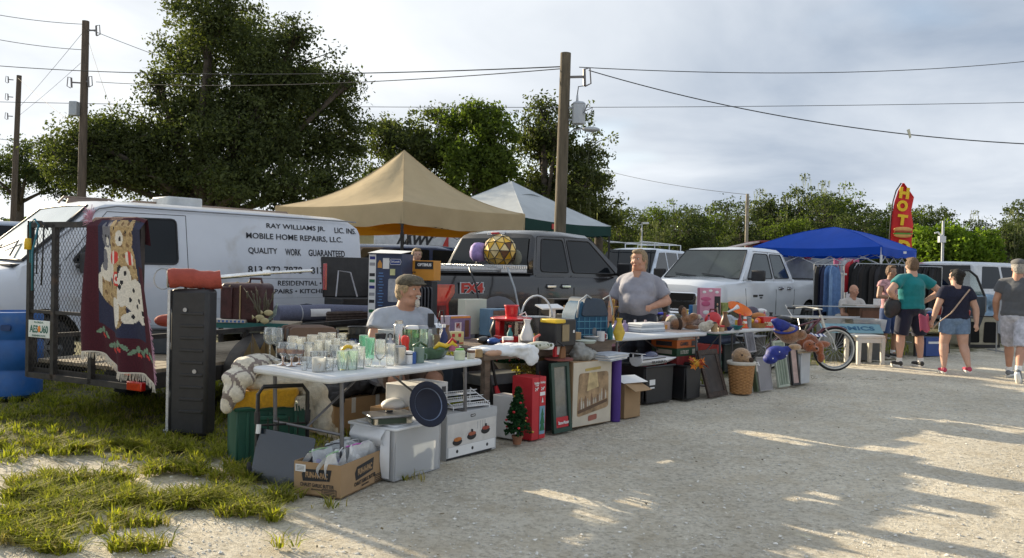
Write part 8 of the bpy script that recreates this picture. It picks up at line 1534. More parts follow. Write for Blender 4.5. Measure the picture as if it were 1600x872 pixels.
 remesh(m,'body',skin,vox,3,T)
 m=MB();torso(m,.013)
 if sleeve is not None:
  for s, e in(('sL','eL'),('sR','eR')):a, b=P_[s], P_[e];q=min(g,1.35);c=bend(a,b,sleeve);m.tube([a,c],[.062*q+.008,.062*q+.016],12)
 m.ell(P_['pel']+V3((0,0,.0)),(.175*g+.014,.125*g+.014,.10));so_=remesh(m,'shirt',shirt,.014 if vox<.02 else vox,9,T);tx=bpy.data.textures.new('wr','CLOUDS');tx.noise_scale=.16;dm=so_.modifiers.new('d','DISPLACE');dm.texture=tx;dm.strength=.022;dm.texture_coords='LOCAL';dm.mid_level=.45
 if pants:
  m=MB();pe=P_['pel'];m.ell(pe-V3((0,0,.03)),(.165*g+.012,.122*g+.012,.13))
  for h, k_, a in(('hL','kL','aL'),('hR','kR','aR')):
   q=min(g,1.3)*legg;x, y, z=P_[h], P_[k_], P_[a];c=bend(x,y,min(shorts*2,1.12)) if shorts<=.58 else y;m.tube([x,bend(x,c,.5),c],[.088*q+.014,.085*q+.018,.066*q+.028],14)
   if shorts>.58:m.tube([y,z+V3((0,0,.03))],[.062*q+.022,.05],12)
  remesh(m,'trousers',pants,.014 if vox<.02 else vox,2,T)
 if shoe:
  for k, toe in(('aL',toeL),('aR',toeR)):
   a=P_[k];dr=V3((0,-1,-.0)) if not toe else V3((0,-.55,-.83));m=MB()
   b0=a+V3((0,.03,-.035));
   for i in range(6):t=i/5;m.ell(b0+dr*.20*t+V3((0,0,-.01*t*(0 if toe else 1))),(.042+.008*math.sin(math.pi*t),.045,.045-.014*t),10,7)
   sh=remesh(m,'shoe',shoe,.010 if vox<.02 else vox,2,T)
   m=MB();q=b0+V3((0,0,-.035)) if not toe else b0+V3((0,.035,-.01));m.tube([q+V3((0,.02,0)),q+dr*.11,q+dr*.215],[.036,.044,.036],8);m.build('sole',pwhite,sh,smooth=True)
   if sock:MB().tube([a+V3((0,0,-.01)),a+V3((0,0,.055))],[.046,.044],12).build('sock',pwhite,T)
 if face:
  for s in(-1,1):m=MB();m.ell((s*.029,-.080,.022),(.013,.009,.007),M=HM);ey=m.build('eye',eyew,T,smooth=True);m=MB();m.ell((s*.029,-.088,.022),(.006,.003,.006),M=HM);m.build('iris',eyeb,ey,smooth=True)
  m=MB();m.ell((0,-.093,-.048),(.022,.005,.006),M=HM);m.build('mouth',lipm,T,smooth=True)
 if hair:
  m=MB();m.ell((0,.022,.035),(.086,.090,.100),16,10,M=HM);m.ell((0,.04,.0),(.083,.075,.09),M=HM)
  if hairlen:m.ell((0,.05,-.05-hairlen*.4),(.075,.05,.06+hairlen*.6),M=HM)
  if bun:m.ell((0,.10,.05),(.05,.045,.05),M=HM)
  for s in(-1,1):m.ell((s*.068,-.01,.03),(.018,.04,.045),M=HM)
  m.ell((0,-.045,.10),(.06,.045,.028),M=HM)
  o=remesh(m,'hair',hair,.010 if vox<.02 else vox,1,T);tx=bpy.data.textures.new('wr','CLOUDS');tx.noise_scale=.02;dm=o.modifiers.new('d','DISPLACE');dm.texture=tx;dm.strength=.016;dm.texture_coords='LOCAL'
 if cap:
  m=MB();m.ell((0,.005,.075),(.093,.108,.062),20,12,M=HM);m.ell((0,-.02,.085),(.090,.11,.045),M=HM);m.ell((0,-.10,.062),(.072,.055,.012),M=HM);remesh(m,'cap',cap,.009,2,T)
 return T
hairm=lambda n, c:pm(n,c,.75,var=.45,scale=60,bump=1,bscale=160)
def shade_cloth(n,c,**k):return pm(n,c,.92,var=.14,scale=7,bump=1,bscale=13,sheen=.2,**k)
pz=P(643,455,7.45);
SM=person('seated man in flat cap and pale grey t-shirt with white goatee behind the glassware',(pz.x-.07,7.45,-.025),.45,dict(pel=(0,.05,.56),waist=(0,.03,.70),chest=(0,0,.92),neck=(0,-.02,1.10),head=(.02,-.08,1.245),sL=(.21,0,1.02),eL=(.30,-.10,.80),wL=(.18,-.34,.80),sR=(-.21,0,1.02),eR=(-.31,-.10,.80),wR=(-.20,-.30,.62),hL=(.11,0,.52),kL=(.16,-.42,.50),aL=(.15,-.40,.09),hR=(-.11,0,.52),kR=(-.18,-.42,.50),aR=(-.18,-.36,.09)),g=1.3,hs=1.15,skin=skinA,shirt=shade_cloth('pale_grey_tee',(.36,.39,.44)),pants=shade_cloth('brown_shorts',(.12,.08,.06)),shorts=.45,shoe=pm('shoe_dark',(.05,.05,.05),.7),hair=hairm('hair_sandy',(.42,.30,.17)),head_yaw=.55,cap=pm('plaid_cap',(.10,.085,.06),.9,var=.5,scale=50),belly=.07)
HM=Matrix.Translation((.02,-.08,1.245))@rotz(.55)@Matrix.Scale(1.15,4);wb=pm('white_beard',(.62,.58,.52),.95,var=.2,scale=80,bump=1,bscale=200)
m=MB();m.ell((0,-.098,-.032),(.030,.010,.009),M=HM);m.build('moustache',wb,SM,smooth=True);m=MB();m.ell((0,-.088,-.085),(.022,.018,.036),M=HM);m.build('goatee',wb,SM,smooth=True);m=MB();m.ell((0,-.101,-.046),(.018,.003,.005),M=HM);m.build('teeth',eyew,SM,smooth=True)
T=thing('folding_chair','grey metal chair under the seated man in the flat cap','chair',(pz.x-.14,7.50,0),.45);m=MB();m.prism(rounded([(-.24,-.24),(.24,-.24),(.24,.22),(-.24,.22)],.05),.40,.43,'z');m.build('seat',legst,T);
for s in(-1,1):m=MB();m.tube([(s*.22,.3,0),(s*.22,-.2,.42)],.012,6);m.build('leg',legst,T);m=MB();m.tube([(s*.22,-.28,0),(s*.22,.22,.45),(s*.22,.30,.85)],.012,6);m.build('leg',legst,T)
m=MB();m.prism(rounded([(-.22,.62),(.22,.62),(.22,.84),(-.22,.84)],.04),.26,.28,'y');m.build('backrest',legst,T)
px_=P(996,420,10.45)
WV=person('heavy woman vendor in a grey v-neck tee standing behind the third table',(px_.x+.02,10.45,0),-.28,dict(head=(0,-.03,1.575),neck=(0,.02,1.44),eL=(.36,-.02,1.08),wL=(.20,-.27,1.02),sL=(.19,.01,1.33),sR=(-.19,.01,1.33),eR=(-.32,.0,1.04),wR=(-.33,-.10,.82)),g=1.4,hs=1.15,skin=skinA,shirt=shade_cloth('vneck_grey',(.27,.27,.31)),pants=shade_cloth('dark_trousers',(.03,.035,.05)),shorts=.9,shoe=pm('shoe_dark',(.05,.05,.05),.7),hair=hairm('hair_vendor',(.30,.22,.13)),head_yaw=-.35,bun=True,belly=.11,bust=1,hairlen=.03,sleeve=.8,legg=1.1)
m=MB();m.prism([(-.055,1.45),(.055,1.45),(0,1.30)],-.205,-.17,'y');m.build('neckline',skinA,WV)
g0=G(1421,573)
TM_=person('shopper in a teal t-shirt and navy shorts with hands on hips seen from behind',(g0.x,g0.y,0),math.pi+.12,dict(head=(0,-.015,1.60),eL=(.43,.10,1.20),wL=(.22,-.02,1.03),eR=(-.43,.10,1.20),wR=(-.22,-.02,1.03),kL=(.16,0,.50),aL=(.19,.02,.09),kR=(-.15,0,.50),aR=(-.17,.02,.09)),g=1.22,hs=1.06,skin=skinB,shirt=shade_cloth('teal_tee',(.006,.20,.21)),pants=shade_cloth('navy_shorts',(.008,.010,.028)),shorts=.5,shoe=pm('shoe_black',(.03,.03,.03),.6),hair=hairm('hair_brown',(.16,.10,.06)),sc=1.02)
T=thing('handbag','black shoulder bag hanging at the teal shopper left side','bag',(g0.x-.32,g0.y-.05,.86),0);m=MB();m.ell((0,0,.10),(.15,.07,.15));m.ell((-.04,0,.02),(.10,.06,.10));remesh(m,'bag',blackp,.012,2,T);m=MB();m.tube([(-.08,0,.2),(-.02,0,.36),(.08,0,.2)],.012,6);m.build('strap',blackp,T)
g1=G(1490,583)
NW=person('woman in a navy lace top and denim shorts walking away with pink shoes',(g1.x,g1.y,0),math.pi-.15,dict(kL=(.15,-.05,.50),aL=(.17,.04,.09),kR=(-.13,.02,.49),aR=(-.17,.18,.13),eL=(.30,.04,1.12),wL=(.34,-.04,.88),eR=(-.30,.05,1.10),wR=(-.30,.10,.86)),g=1.28,hs=1.1,skin=skinB,shirt=pm('navy_lace',(.012,.014,.035),.9,var=.6,scale=60,bump=.6,bscale=120),pants=denim,shorts=.30,shoe=pm('shoe_pink',(.45,.04,.09),.6),hair=hairm('hair_black',(.015,.012,.010)),bun=True,hairlen=.04,head_yaw=.7,bust=1,sc=.905,sock=False,legg=1.08)
T=bpy.data.objects.new('x',None);m=MB();m.tube([(-.16,.15,1.42),(0,.20,1.22),(.14,.21,1.02)],.012,6);m.tube([(.14,.21,1.02),(.30,.10,.85),(.36,-.02,.72)],.010,6);m.build('bag_strap',pm('tan_strap',(.42,.30,.22),.7),NW)
T=thing('pink_cloth','pink folded cloth hanging by the navy top shopper hip','cloth',(g1.x-.42,g1.y+.1,.62),0);m=MB();m.grid(lambda u,v:(.16*(u-.5)+.03*v,.03*math.sin(u*8),.25*(1-v)+.02*math.sin(u*9)),8,8);o=m.build('cloth',pm('pink_cloth',(.45,.10,.16),.9),T,smooth=True);o.modifiers.new('s','SOLIDIFY').thickness=.01
g2_=G(1592,591)
GM=person('man in a charcoal t-shirt, plaid shorts and grey cap striding right',(g2_.x-.06,g2_.y,0),math.pi-.75,dict(kL=(.12,-.16,.50),aL=(.12,-.20,.09),kR=(-.10,.14,.48),aR=(-.13,.42,.17),eL=(.27,.02,1.13),wL=(.30,-.14,.92),eR=(-.27,.10,1.13),wR=(-.27,.04,.87)),g=1.18,hs=1.06,skin=skinA,shirt=shade_cloth('charcoal_tee',(.085,.09,.10)),pants=pm('plaid_shorts',(.46,.47,.53),.9,var=.35,scale=14),shorts=.52,shoe=pm('shoe_grey',(.16,.17,.18),.7),hair=hairm('hair_grey',(.35,.33,.30)),cap=pm('grey_cap',(.13,.13,.13),.9),head_yaw=.55,toeR=1)
m=MB();m.tube([(-.30,.10,.95),(-.24,.07,.95)],.012,6);m.lathe([(.032,-.012),(.034,0),(.032,.012)],14,c=(-.27,.05,.91));m.build('wristband',blackp,GM)
gp_=P(1392,430,14.9);person('woman in pink print top and blue shorts half hidden behind the teal shopper',(gp_.x,14.9,0),.2,dict(eR=(-.28,-.05,1.15),wR=(-.10,-.24,1.15),eL=(.28,-.05,1.15),wL=(.1,-.24,1.12)),skin=skinC,shirt=pm('pink_print_top',(.45,.25,.27),.9,var=.7,scale=18),pants=shade_cloth('blue_shorts',(.03,.06,.16)),shoe=pm('shoe_black',(.03,.03,.03),.6),hair=hairm('hair_brown',(.16,.10,.06)),sc=.95,sleeve=.3)
gp_=P(1331,460,16.2);person('balding man with glasses and white goatee in a pale tee seated behind the bicycle',(gp_.x,16.2,0),.25,dict(pel=(0,.05,.50),waist=(0,.03,.62),chest=(0,0,.80),neck=(0,-.02,.98),head=(0,-.05,1.12),sL=(.19,0,.92),eL=(.26,-.10,.68),wL=(.08,-.28,.66),sR=(-.19,0,.92),eR=(-.26,-.10,.68),wR=(-.02,-.30,.64),hL=(.11,0,.46),kL=(.14,-.40,.47),aL=(.14,-.38,.09),hR=(-.11,0,.46),kR=(-.14,-.40,.47),aR=(-.14,-.38,.09)),skin=skinA,shirt=shade_cloth('stone_tee',(.50,.48,.45)),pants=shade_cloth('cream_trousers',(.55,.50,.42)),shorts=.9,shoe=pm('shoe_dark',(.05,.05,.05),.7),head_yaw=.1,sc=1.03)
MB().box((0,.05,.2),(.4,.4,.4)).build('stool',blackp,loc=(gp_.x,16.2,0),label='dark stool under the balding seated man',cat='stool')
gp_=P(651,400,13.7);person('sandy haired man whose head shows above the orange box beyond the pickup',(gp_.x,13.7,0),.3,{},skin=skinB,shirt=shade_cloth('khaki_tee',(.30,.26,.18)),pants=denim,shorts=.9,shoe=pm('shoe_dark',(.05,.05,.05),.7),hair=hairm('hair_sandy',(.42,.30,.17)),vox=.014,hands=False)
cols=[('crowd_red',(.45,.03,.03)),('crowd_olive',(.20,.24,.16)),('crowd_blue',(.06,.12,.28)),('crowd_white',(.55,.55,.52)),('crowd_orange',(.6,.20,.05)),('crowd_black',(.03,.03,.03))]
cp=[person('x',(0,0,0),0,J_,skin=s_,shirt=shade_cloth('crowd_red',(.45,.03,.03)),pants=denim,shorts=.5,shoe=pm('shoe_dark',(.05,.05,.05),.7),hair=hairm(*h_),vox=.022,face=False,hands=False,sleeve=.5) for J_,s_,h_ in(({},skinA,('hair_brown',(.16,.10,.06))),(dict(eL=(.25,-.1,1.12),wL=(.1,-.3,1.15),kL=(.1,-.15,.5),aL=(.1,-.1,.09)),skinB,('hair_blonde_grey',(.40,.30,.19))),(dict(eR=(-.25,-.1,1.12),wR=(-.1,-.3,1.15),kR=(-.1,-.15,.5),aR=(-.1,.2,.09)),skinC,('hair_black',(.015,.012,.010))))]
CR=[(1500,24,1,'in an olive shirt behind the open car door'),(1521,26,0,'in a red top right of the open car door'),(1533,28,4,'in an orange top in the far crowd'),(1545,25,0,'with dark hair and red shirt left of the charcoal man'),(1556,30,3,'in white just left of the charcoal man head'),(1510,31,5,'in black behind the open car door'),(1527,33,2,'in blue deep in the far crowd'),(1564,34,1,'in green at the right of the far crowd'),(1484,30,4,'in orange left of the navy top shopper head'),(1541,35,3,'in white farthest away in the crowd'),(1305,26,5,'in black standing under the blue canopy'),(1286,28,2,'in blue seen beyond the white pickup bed')]
for i, (u,Y,c,lab) in enumerate(CR):
 pp=P(u,430,Y);o=cp[i] if i<3 else dup(cp[i%3],(0,0,0));o.location=(pp.x,Y,0);o.rotation_euler.z=i*1.3;o['label']='small distant person '+lab;o['group']='far crowd';mt=shade_cloth(*cols[c])
 for k_ in kids(o):
  if k_.name.startswith('shirt'):k_.material_slots[0].link='OBJECT';k_.material_slots[0].material=mt
#bicycle
w0=G(1303,580);BT=thing('bicycle','maroon beach cruiser bicycle with whitewall tyres and upright white handlebar','bicycle',(w0.x,w0.y,0),rad(4));mar=pm('bike_maroon',(.10,.01,.02),.25,.2,coat=.8);bw=pm('bike_cream',(.62,.60,.54),.35)
R_w=.335
for i, x in enumerate((0,-1.08)):
 M=Matrix.Translation((x,0,R_w))@Matrix.Rotation(math.pi/2,4,'X');m=MB()
 def ring(m,R,r,n=36,mm=0):m.tube([M@V3((R*math.cos(2*math.pi*k/n),R*math.sin(2*math.pi*k/n),0)) for k in range(n)],r,8,m=mm,closed=True)
 ring(m,R_w-.025,.026);wl=m.build('wheel',rubber,BT,smooth=True)
 for z_ in(-.014,.014):m=MB();m.tube([M@V3(((R_w-.042)*math.cos(2*math.pi*k/36),(R_w-.042)*math.sin(2*math.pi*k/36),z_)) for k in range(36)],.014,6,closed=True);m.build('whitewall',bw,wl,smooth=True)
 m=MB();ring(m,R_w-.062,.009);m.build('rim',steelm,wl,smooth=True);m=MB()
 for k in range(28):a=2*math.pi*k/28;b_=a+.5*(1 if k%2 else-1);m.bar(M@V3((.03*math.cos(b_),.03*math.sin(b_),.02*(1 if k%2 else-1))),M@V3(((R_w-.06)*math.cos(a),(R_w-.06)*math.sin(a),0)),.0028,.0028)
 m.build('spokes',steelm,wl,kind='stuff');m=MB();m.cyl((x,-.05,R_w),(x,.05,R_w),.02,n=12);m.build('hub',steelm,wl)
 m=MB();m.grid(lambda u,v:(x+(R_w+.02)*math.cos(rad(15+(150 if i else 120)*u)+(0 if i else.75)),.035*(v*2-1),R_w+(R_w+.02-.02*(2*v-1)**2)*math.sin(rad(15+(150 if i else 120)*u)+(0 if i else.75))),16,4);o=m.build('mudguard',mar,BT,smooth=True);o.modifiers.new('s','SOLIDIFY').thickness=.003
hd_=V3((-.22,0,.80));hb=V3((-.17,0,.66));bbk=V3((-.62,0,.30));st=V3((-.78,0,.68));rr=V3((-1.08,0,R_w))
m=MB();m.tube([hd_,V3((-.45,0,.58)),bbk],.020,8);m.tube([hb,V3((-.42,0,.44)),bbk+V3((.02,0,.04))],.016,8);m.tube([bbk,st],.018,8);m.tube([hd_+V3((.0,0,-.02)),V3((-.5,0,.70)),st+V3((.03,0,-.08))],.014,8)
for s in(-.05,.05):m.tube([bbk+V3((0,s*.5,0)),rr+V3((0,s,0))],.010,6);m.tube([st+V3((.02,s*.4,-.08)),rr+V3((0,s,0))],.009,6)
m.build('frame',mar,BT)
m=MB();m.tube([hd_+V3((-.01,0,.04)),hb],.024,10);
for s in(-.05,.05):m.tube([hb+V3((0,s,-.02)),V3((-.06,s,.50)),V3((0,s,R_w))],.011,8)
m.build('fork',bw,BT);m=MB();m.tube([hd_+V3((-.01,0,.03)),hd_+V3((-.04,0,.14))],.013,8);m.build('stem',steelm,BT)
m=MB();tp2=hd_+V3((-.04,0,.14));m.tube([tp2+V3((-.26,-.30,-.01)),tp2+V3((-.10,-.26,.01)),tp2+V3((.0,-.10,.0)),tp2,tp2+V3((0,.10,0)),tp2+V3((-.10,.26,.01)),tp2+V3((-.26,.30,-.01))],.011,8);m.build('handlebar',bw,BT,smooth=True)
for s in(-1,1):m=MB();m.tube([tp2+V3((-.24,s*.30,-.01)),tp2+V3((-.36,s*.32,-.01))],.017,8);m.build('grip',blackp,BT)
m=MB();m.ell(st+V3((-.02,0,.10)),(.13,.10,.04));m.build('saddle',blackp,BT,smooth=True);m=MB();m.tube([st,st+V3((-.01,0,.08))],.012,6);m.build('seat_post',steelm,BT);m=MB();m.cyl(bbk+V3((0,-.06,0)),bbk+V3((0,-.05,0)),.08,n=20);m.bar(bbk+V3((0,-.07,0)),bbk+V3((.10,-.07,-.13)),.02,.015);m.box((bbk.x+.11,-.11,bbk.z-.14),(.09,.06,.02));m.build('crank',steelm,BT)
m=MB();m.tube([V3((-.72,-.02,.28)),V3((-.78,-.14,.0))],.009,6);m.build('kickstand',steelm,BT)
#comics table, stool, cabinet, racks, seller's tables
aluf=pm('alu_tube',(.42,.43,.44),.3,.8)
c0=G(1300,572);T=thing('folding_frame_table','aluminium folding frame table carrying the comics banner behind the bicycle','table',(c0.x-.10,c0.y+.9,0),rad(5))
for x in(0,1.05):
 m=MB();m.tube([(x,0,0),(x+.06,.5,.72)],.012,6);m.build('leg',aluf,T);m=MB();m.tube([(x,.5,0),(x+.06,0,.72)],.012,6);m.build('leg',aluf,T)
m=MB();m.tube([(-.25,0,.72),(1.2,0,.72)],.012,6);m.tube([(-.25,.5,.72),(1.2,.5,.72)],.012,6);m.tube([(-.25,0,.92),(1.2,0,.92)],.010,6);m.tube([(-.25,0,.72),(-.3,.2,.92)],.01,6);m.box((.45,.25,.71),(1.3,.5,.012));m.build('frame',aluf,T)
T2=thing('comics_banner','sloping light blue banner lettered COMICS on the frame table behind the bicycle','banner',(c0.x+.17,c0.y+.70,.50),rad(3));Mb=Matrix.Rotation(rad(-50),4,'X');MB().box((.45,0,.09),(1.05,.012,.22),M=Mb).build('banner_board',pm('banner_blue',(.20,.36,.42),.6,var=.08),T2,bevel=.003)
lettering('COMICS',.8,.10,pm('banner_ink',(.03,.12,.22),.6),T2,Mb@Matrix.Translation((.45,-.0075,.09))@Matrix.Rotation(math.pi/2,4,'X'),.03,.002)
T=thing('clear_bin','clear plastic bin of comics beside the blue banner','bin',(c0.x+.75,c0.y+.95,.50),rad(3));MB().box((.25,.15,.11),(.6,.34,.2),taper=.9).build('bin',clr,T,bevel=.01);
for i in range(9):MB().box((.05+.05*i,.15,.10),(.03,.26,.16)).build('comic',[pwhite,pm('comic_grey',(.3,.3,.33),.6),pm('comic_blue',(.15,.2,.35),.6)][i%3],T)
MB().box((.25,.15,-.25),(.5,.3,.48)).build('stand',pm('grey_plastic',(.1,.11,.12),.5),T)
c1=G(1358,572);T=thing('white_plastic_table','small white plastic table with thick legs right of the bicycle wheel','table',(c1.x-.15,c1.y+.1,0),rad(8));wp=pm('white_resin',(.60,.58,.54),.5,var=.08)
m=MB();m.prism(rounded([(0,0),(.5,0),(.5,.45),(0,.45)],.05),.44,.48,'z');m.build('table_top',wp,T,bevel=.01)
for x in(.04,.46):
 for y in(.04,.41):MB().box((x,y,.22),(.07,.07,.44),taper=.8).build('leg',wp,T,bevel=.01)
for y in(.03,.42):MB().box((.25,y,.40),(.40,.02,.08)).build('apron',wp,T)
c2=G(1366,540);T=thing('brown_cabinet','brown wooden cabinet with pale top in front of the blue canopy leg','cabinet',(P(1366,430,15.6).x-.25,15.6,0),rad(10));MB().box((.25,.2,.43),(.52,.42,.86)).build('carcass',pm('cabinet_brown',(.10,.045,.02),.45,var=.3,scale=6,stretch=(6,6,1)),T,bevel=.006);MB().box((.25,.18,.885),(.70,.5,.04)).build('top',pm('pale_top',(.42,.40,.36),.5),T,bevel=.004);MB().box((.25,-.015,.45),(.42,.012,.7)).build('door',pm('cabinet_brown2',(.14,.06,.03),.45),T,bevel=.004)
T=carton('card_box','small blue and white card box on the brown cabinet','box',(P(1366,430,15.6).x+.1,15.62,.905),rad(10),(.26,.16,.12),pwhite);stick(T,'printed_block',(.12,-.0015,.06),(.14,.003,.06),pm('print_blue',(.06,.12,.35),.5))
def garment(T,x,y,z,col,w_=.42,l=.85,rz=0,k=0):
 def f(u,v,s):sh=1-.35*max(0,.18-v)/.18;ww=w_*(.35+.65*min(1,v/.12))*(1+.12*v);return(lambda p:p)(rotz(rz)@V3(((u-.5)*ww,s*(.045+.02*math.sin(u*14+k)*v)*math.sin(math.pi*u)+.012*math.sin(u*17+k),-l*v-.02*math.sin(u*8+k))))+V3((x,y,z))
 m=MB();m.grid(lambda u,v:f(u,v,1),12,12);m.grid(lambda u,v:f(u,v,-1),12,12);return m.build('garment',col,T,smooth=True)
def rack(label,loc,rz,L,h,cols,l=.95,spread=.085,frame=aluf,turn=1.35):
 T=thing('clothes_rack',label,'clothes rack',loc,rz);m=MB();m.tube([(0,0,h),(L,0,h)],.014,6)
 for x in(0,L):m.tube([(x,0,0),(x,0,h)],.014,6);m.tube([(x,-.3,.03),(x,.3,.03)],.014,6)
 m.build('rail',frame,T);n=int((L-.1)/spread)
 for i in range(n):garment(T,.07+spread*i,0,h-.03,cols[i%len(cols)],l=l*random.uniform(.85,1.08),rz=turn+random.uniform(-.2,.2),k=i);m=MB();m.tube([(.07+spread*i,0,h-.06),(.07+spread*i,0,h+.015)],.004,4);m.build('hanger',steelm,T)
 return T
kc=[pm('garment_black',(.012,.012,.013),.9),pm('garment_charcoal',(.03,.03,.035),.9),pm('garment_black2',(.02,.017,.016),.9)];pq=lambda u, Y:(P(u,430,Y).x,Y,0)
rack('long rack of black coats hanging under the blue canopy',pq(1338,18.2),.15,1.15,1.72,kc,1.25,.07,turn=.4);rack('rack of black garments behind the teal shopper',pq(1400,19.0),.3,1.3,1.70,kc,1.2,.075,turn=.5)
jc=[pm('garment_navy',(.015,.022,.06),.9),pm('garment_denim',(.10,.19,.38),.9,var=.25,scale=12),pm('garment_sky',(.18,.30,.50),.9,var=.2,scale=10),pm('garment_black',(.01,.01,.01),.9),pm('garment_pale',(.45,.47,.5),.9)]
rack('rack of denim and navy shirts at the white pickup tail',pq(1272,16.6),.1,.62,1.66,[jc[3],jc[0],jc[0],jc[1],jc[2],jc[1],jc[4]],1.0,.075,turn=.75)
T=thing('hanging_jackets','white and red jackets hanging on the side of the blue canopy','jackets',pq(1322,18.9),0);
for i, c in enumerate((jc[4],pred,kc[0],jc[4])):garment(T,.0+.10*i,0,1.82-.03*i,c,l=.7,rz=.6,k=i)
MB().tube([(-.05,0,0),(-.05,0,1.85),(.5,0,1.85)],.012,6).build('pole',aluf,T)
T=thing('display_board','pale notice board with a small red mark under the blue canopy','board',pq(1250,24),0);MB().box((.2,0,1.55),(1.5,.05,1.0)).build('panel',pm('board_grey',(.45,.48,.50),.6),T);stick(T,'red_mark',(.2,-.03,1.95),(.2,.01,.12),pred)
for x in(-.5,.9):MB().box((x,0,.55),(.05,.05,1.1)).build('leg',aluf,T)
T=thing('pink_poster','small pink poster hanging under the blue canopy','poster',pq(1322,25),0);MB().box((0,0,1.75),(.75,.03,.9)).build('sheet',pm('poster_pink',(.55,.12,.25),.6),T);m=MB();m.ell((0,-.02,1.8),(.25,.01,.2));m.build('pale_shape',pm('poster_pale',(.6,.4,.45),.6),T,smooth=True);MB().box((0,.02,.65),(.04,.03,1.3)).build('post',aluf,T)
T=thing('seller_table','dark folding table of small wares behind the navy top shopper','table',pq(1436,15.2),rad(15));MB().box((.6,.3,.72),(1.5,.6,.04)).build('table_top',pm('table_dark',(.05,.05,.055),.5),T,bevel=.005)
for x in(0,1.2):
 for y in(.05,.55):MB().box((x,y,.35),(.035,.035,.70)).build('leg',blackm,T)
for i in range(14):
 x, y=random.uniform(-.05,1.2), random.uniform(.05,.5);q=V3(pq(1436,15.2))+rotz(rad(15))@V3((x,y,.742));c=[('ware_steel',(.4,.4,.4)),('ware_red',(.35,.04,.03)),('ware_white',(.6,.6,.6)),('ware_blue',(.05,.1,.3)),('ware_pink',(.45,.12,.2))][i%5]
 solid('ware_jar','%s ware %s on the seller table behind the navy top shopper'%(['steel','red','white','blue','pink'][i%5],['at the left front','at the left','in the middle','at the back','at the right','at the far right','near the edge'][i//2]),'jar',q,[(0,0),(.05,0),(.055+.01*(i%3),.06+.04*(i%4)),(.03,.09+.04*(i%4)),(0,.095+.04*(i%4))],pm(c[0],c[1],.4),12)['group']='wares on the seller table'
T=carton('blue_crate','blue crate on the ground under the seller table','crate',(P(1446,430,15.4).x,15.3,0),rad(15),(.5,.3,.34),pm('crate_blue',(.03,.07,.25),.5));stick(T,'band',(.25,-.003,.25),(.4,.005,.04),pwhite)
g3=G(1532,543);T=thing('pet_crate','beige fabric pet crate with black mesh door at the right of the lot','pet crate',(g3.x-.35,g3.y,0),rad(5));be=pm('crate_beige',(.42,.38,.28),.8);w_, h_=.78, .66
m=MB();m.prism(rounded([(0,0),(w_,0),(w_*.97,h_),(.06,h_)],.08),0,.5,'y');m.build('shell',be,T,bevel=.01)
for x0, x1 in((.06,.34),(.42,.72)):m=MB();m.prism(rounded([(x0,.10),(x1,.10),(x1-.02,.54),(x0+.02,.54)],.04),-.006,.0,'y');m.build('mesh_window',darkvoid,T)
m=MB();m.tube([(x,-.008,z) for x,z in rounded([(0,0),(w_,0),(w_*.97,h_),(.06,h_)],.08)],.012,6,closed=True);m.box((.39,-.01,.03),(.8,.02,.06));m.build('black_piping',blackp,T)
T=thing('goods_heap','heap of blue and white cloth goods beyond the open car door','goods',pq(1536,19.5),0);m=MB()
for c, r in(((0,0,.35),(.5,.4,.4)),((.4,.1,.6),(.35,.3,.35)),((-.2,0,.75),(.3,.3,.25)),((.1,.0,.95),(.3,.25,.15))):m.ell(c,r)
remesh(m,'cloth',[pm('heap_blue',(.22,.32,.42),.9,var=.4,scale=6),blackp,pm('heap_pink',(.4,.1,.15),.9)],.03,2,T,mfn=lambda c:1 if c.z<.55 else(2 if c.x>.35 and c.z<.75 else 0))
rack('colourful rack of clothes among the far crowd at the right edge',pq(1552,22),-.2,2.0,1.5,[pred,jc[4],jc[1],pm('crowd_orange',(.6,.2,.05),.9),kc[0],jc[2]],.9,.12,turn=1.0)
rack('low rack of pale clothes right of the pet crate',pq(1560,16.5),0,1.2,1.15,[jc[4],pm('garment_tan',(.4,.34,.25),.9),jc[2],kc[0]],.8,.10,turn=1.1)
T=thing('white_column','white plastic storage pillar beside the denim shirt rack','cabinet',pq(1304,17.6),0);m=MB();m.box((0,.2,.75),(.42,.4,1.5));m.build('body',wp,T,bevel=.02);m=MB();m.slab([(-.25,-.03,1.56),(.25,-.03,1.5),(.25,.45,1.5),(-.25,.45,1.56)],.04);m.build('lid',wp,T)
g4=G(1250,590);T=thing('shade_cloth_strip','strip of dry weeds and litter at the row edge by the bicycle','litter',(g4.x,g4.y,0));m=MB()
for i in range(40):a=random.uniform(0,6.28);c=V3((random.uniform(-.6,1.6),random.uniform(-.15,.25),.004));m.bar(c,c+V3((math.cos(a)*.06,math.sin(a)*.06,.006)),.006,.003)
m.build('dry_leaves',pm('dry_leaf',(.12,.09,.04),.9,var=.5,scale=20),T,kind='stuff')
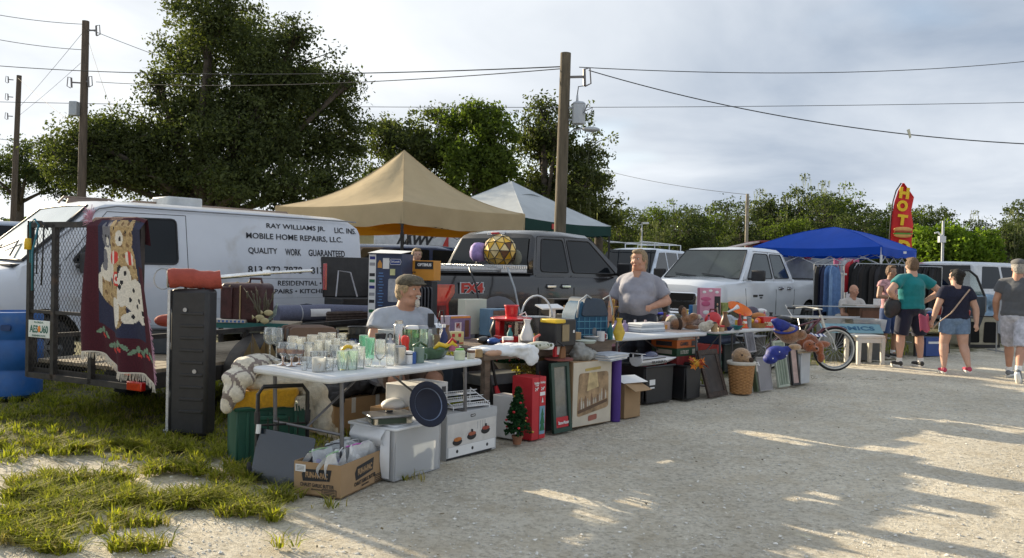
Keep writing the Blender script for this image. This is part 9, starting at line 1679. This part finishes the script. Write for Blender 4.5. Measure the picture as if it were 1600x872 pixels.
#dark crates added to fill in the darkness under the tables
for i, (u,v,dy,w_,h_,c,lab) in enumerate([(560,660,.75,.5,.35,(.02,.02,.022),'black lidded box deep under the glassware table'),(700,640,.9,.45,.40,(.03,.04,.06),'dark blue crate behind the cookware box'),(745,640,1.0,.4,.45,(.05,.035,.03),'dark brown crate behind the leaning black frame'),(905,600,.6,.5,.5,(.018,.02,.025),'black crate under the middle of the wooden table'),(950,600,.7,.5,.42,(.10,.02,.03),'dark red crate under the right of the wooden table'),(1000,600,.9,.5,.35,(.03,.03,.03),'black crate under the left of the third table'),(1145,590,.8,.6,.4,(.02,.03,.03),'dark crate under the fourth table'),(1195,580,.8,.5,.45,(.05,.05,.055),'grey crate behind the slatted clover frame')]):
 q=G(u,v);T=thing('filler_crate',lab,'crate',(q.x,q.y+dy*.6,0),RZ+.1*math.sin(i*3),'dark crates under the tables');MB().box((w_/2,.17,h_/2),(w_,.34,h_),taper=.93).build('tub',pm('crate_col_%d'%i,c,.5,var=.3,scale=8),T,bevel=.012);MB().box((w_/2,.17,h_+.008),(w_+.03,.37,.02)).build('lid',pm('crate_lid_%d'%i,tuple(x*1.6 for x in c),.4),T,bevel=.006)
KN={'mug':[(0,0),(.038,0),(.04,.005),(.042,.10),(.036,.10),(.034,.02),(0,.02)],'vase':[(0,0),(.03,0),(.055,.07),(.03,.14),(.02,.17),(.03,.2),(0,.2)],'candle':[(0,0),(.03,0),(.03,.12),(0,.125)],'small bowl':[(0,0),(.03,0),(.075,.05),(.07,.052),(.02,.012),(0,.012)],'bottle':[(0,0),(.03,0),(.032,.12),(.012,.16),(.012,.2),(0,.2)],'tin':[(0,0),(.045,0),(.045,.07),(.04,.075),(0,.075)]}
CN={'white':(.62,.62,.6),'black':(.02,.02,.02),'dark red':(.28,.02,.02),'brown':(.16,.08,.04),'teal':(.02,.18,.2),'tan':(.4,.28,.15),'grey':(.25,.26,.27),'pink':(.55,.22,.28),'yellow':(.6,.42,.05),'navy':(.02,.03,.12)}
PL=[('near the red drink machine',812,541,.76),('beside the chrome coffee appliance',700,545,.76),('in front of the blue plaid cooler',945,534,.76),('behind the folded grey linen',1030,510,.742),('among the plush animals',1080,508,.742),('in front of the pink doll box',1122,516,.742),('left of the toy traffic cone',1150,513,.742),('by the wicker toy basket',1195,508,.742),('left of the folded grey linen',1000,511,.742),('behind the white cloths',790,532,.76)]
ks, cs_=list(KN), list(CN);protoK={}
for i in range(56):
 pl, u, v, z=PL[i%10];k=ks[(i*7+i//10)%6];c=cs_[(i*3+i//10*2)%10];p=G(u+random.uniform(-22,22),v+random.uniform(-4,2.5),z);mt=pm('ware_'+c.replace(' ','_'),CN[c],.4,var=.25,scale=12)
 T=thing(k.replace(' ','_'),'%s %s %s'%(c,k,pl),k,p,0,'small wares on the tables');T.scale=(random.uniform(.8,1.2),)*3;m=MB();m.lathe(KN[k],16);m.build('body',mt,T,smooth=45)
 if k=='mug':m=MB();m.tube([(.04,0,.02),(.065,0,.03),(.065,0,.07),(.04,0,.08)],.005,6);m.build('handle',mt,T,smooth=True)
 if k in('bottle','tin'):h_=KN[k][-1][1];m=MB();r_=.015 if k=='bottle' else.047;m.lathe([(r_,h_-.015),(r_,h_+.008),(0,h_+.008)],14);m.build('lid',[pblack,pwhite,pred][i%3],T)
n=420;x=RNG.uniform(-4,9,n);y=3.4+9*RNG.uniform(0,1,n)**1.3;k=chunked(sgn,x,y)<.5;x=x[k];y=y[k];n=len(x)
V, Fc=leaf_cloud(np.stack([x,y,np.full(n,.006)],1),np.full(n,.004),1,.035);V[:,2]=np.clip(V[:,2]*.25,-.002,.012)
link('leaf_litter',npmesh('leaf_litter',V,Fc,pm('dry_leaf',(.12,.09,.04),.9,var=.5,scale=20)),kind='stuff')
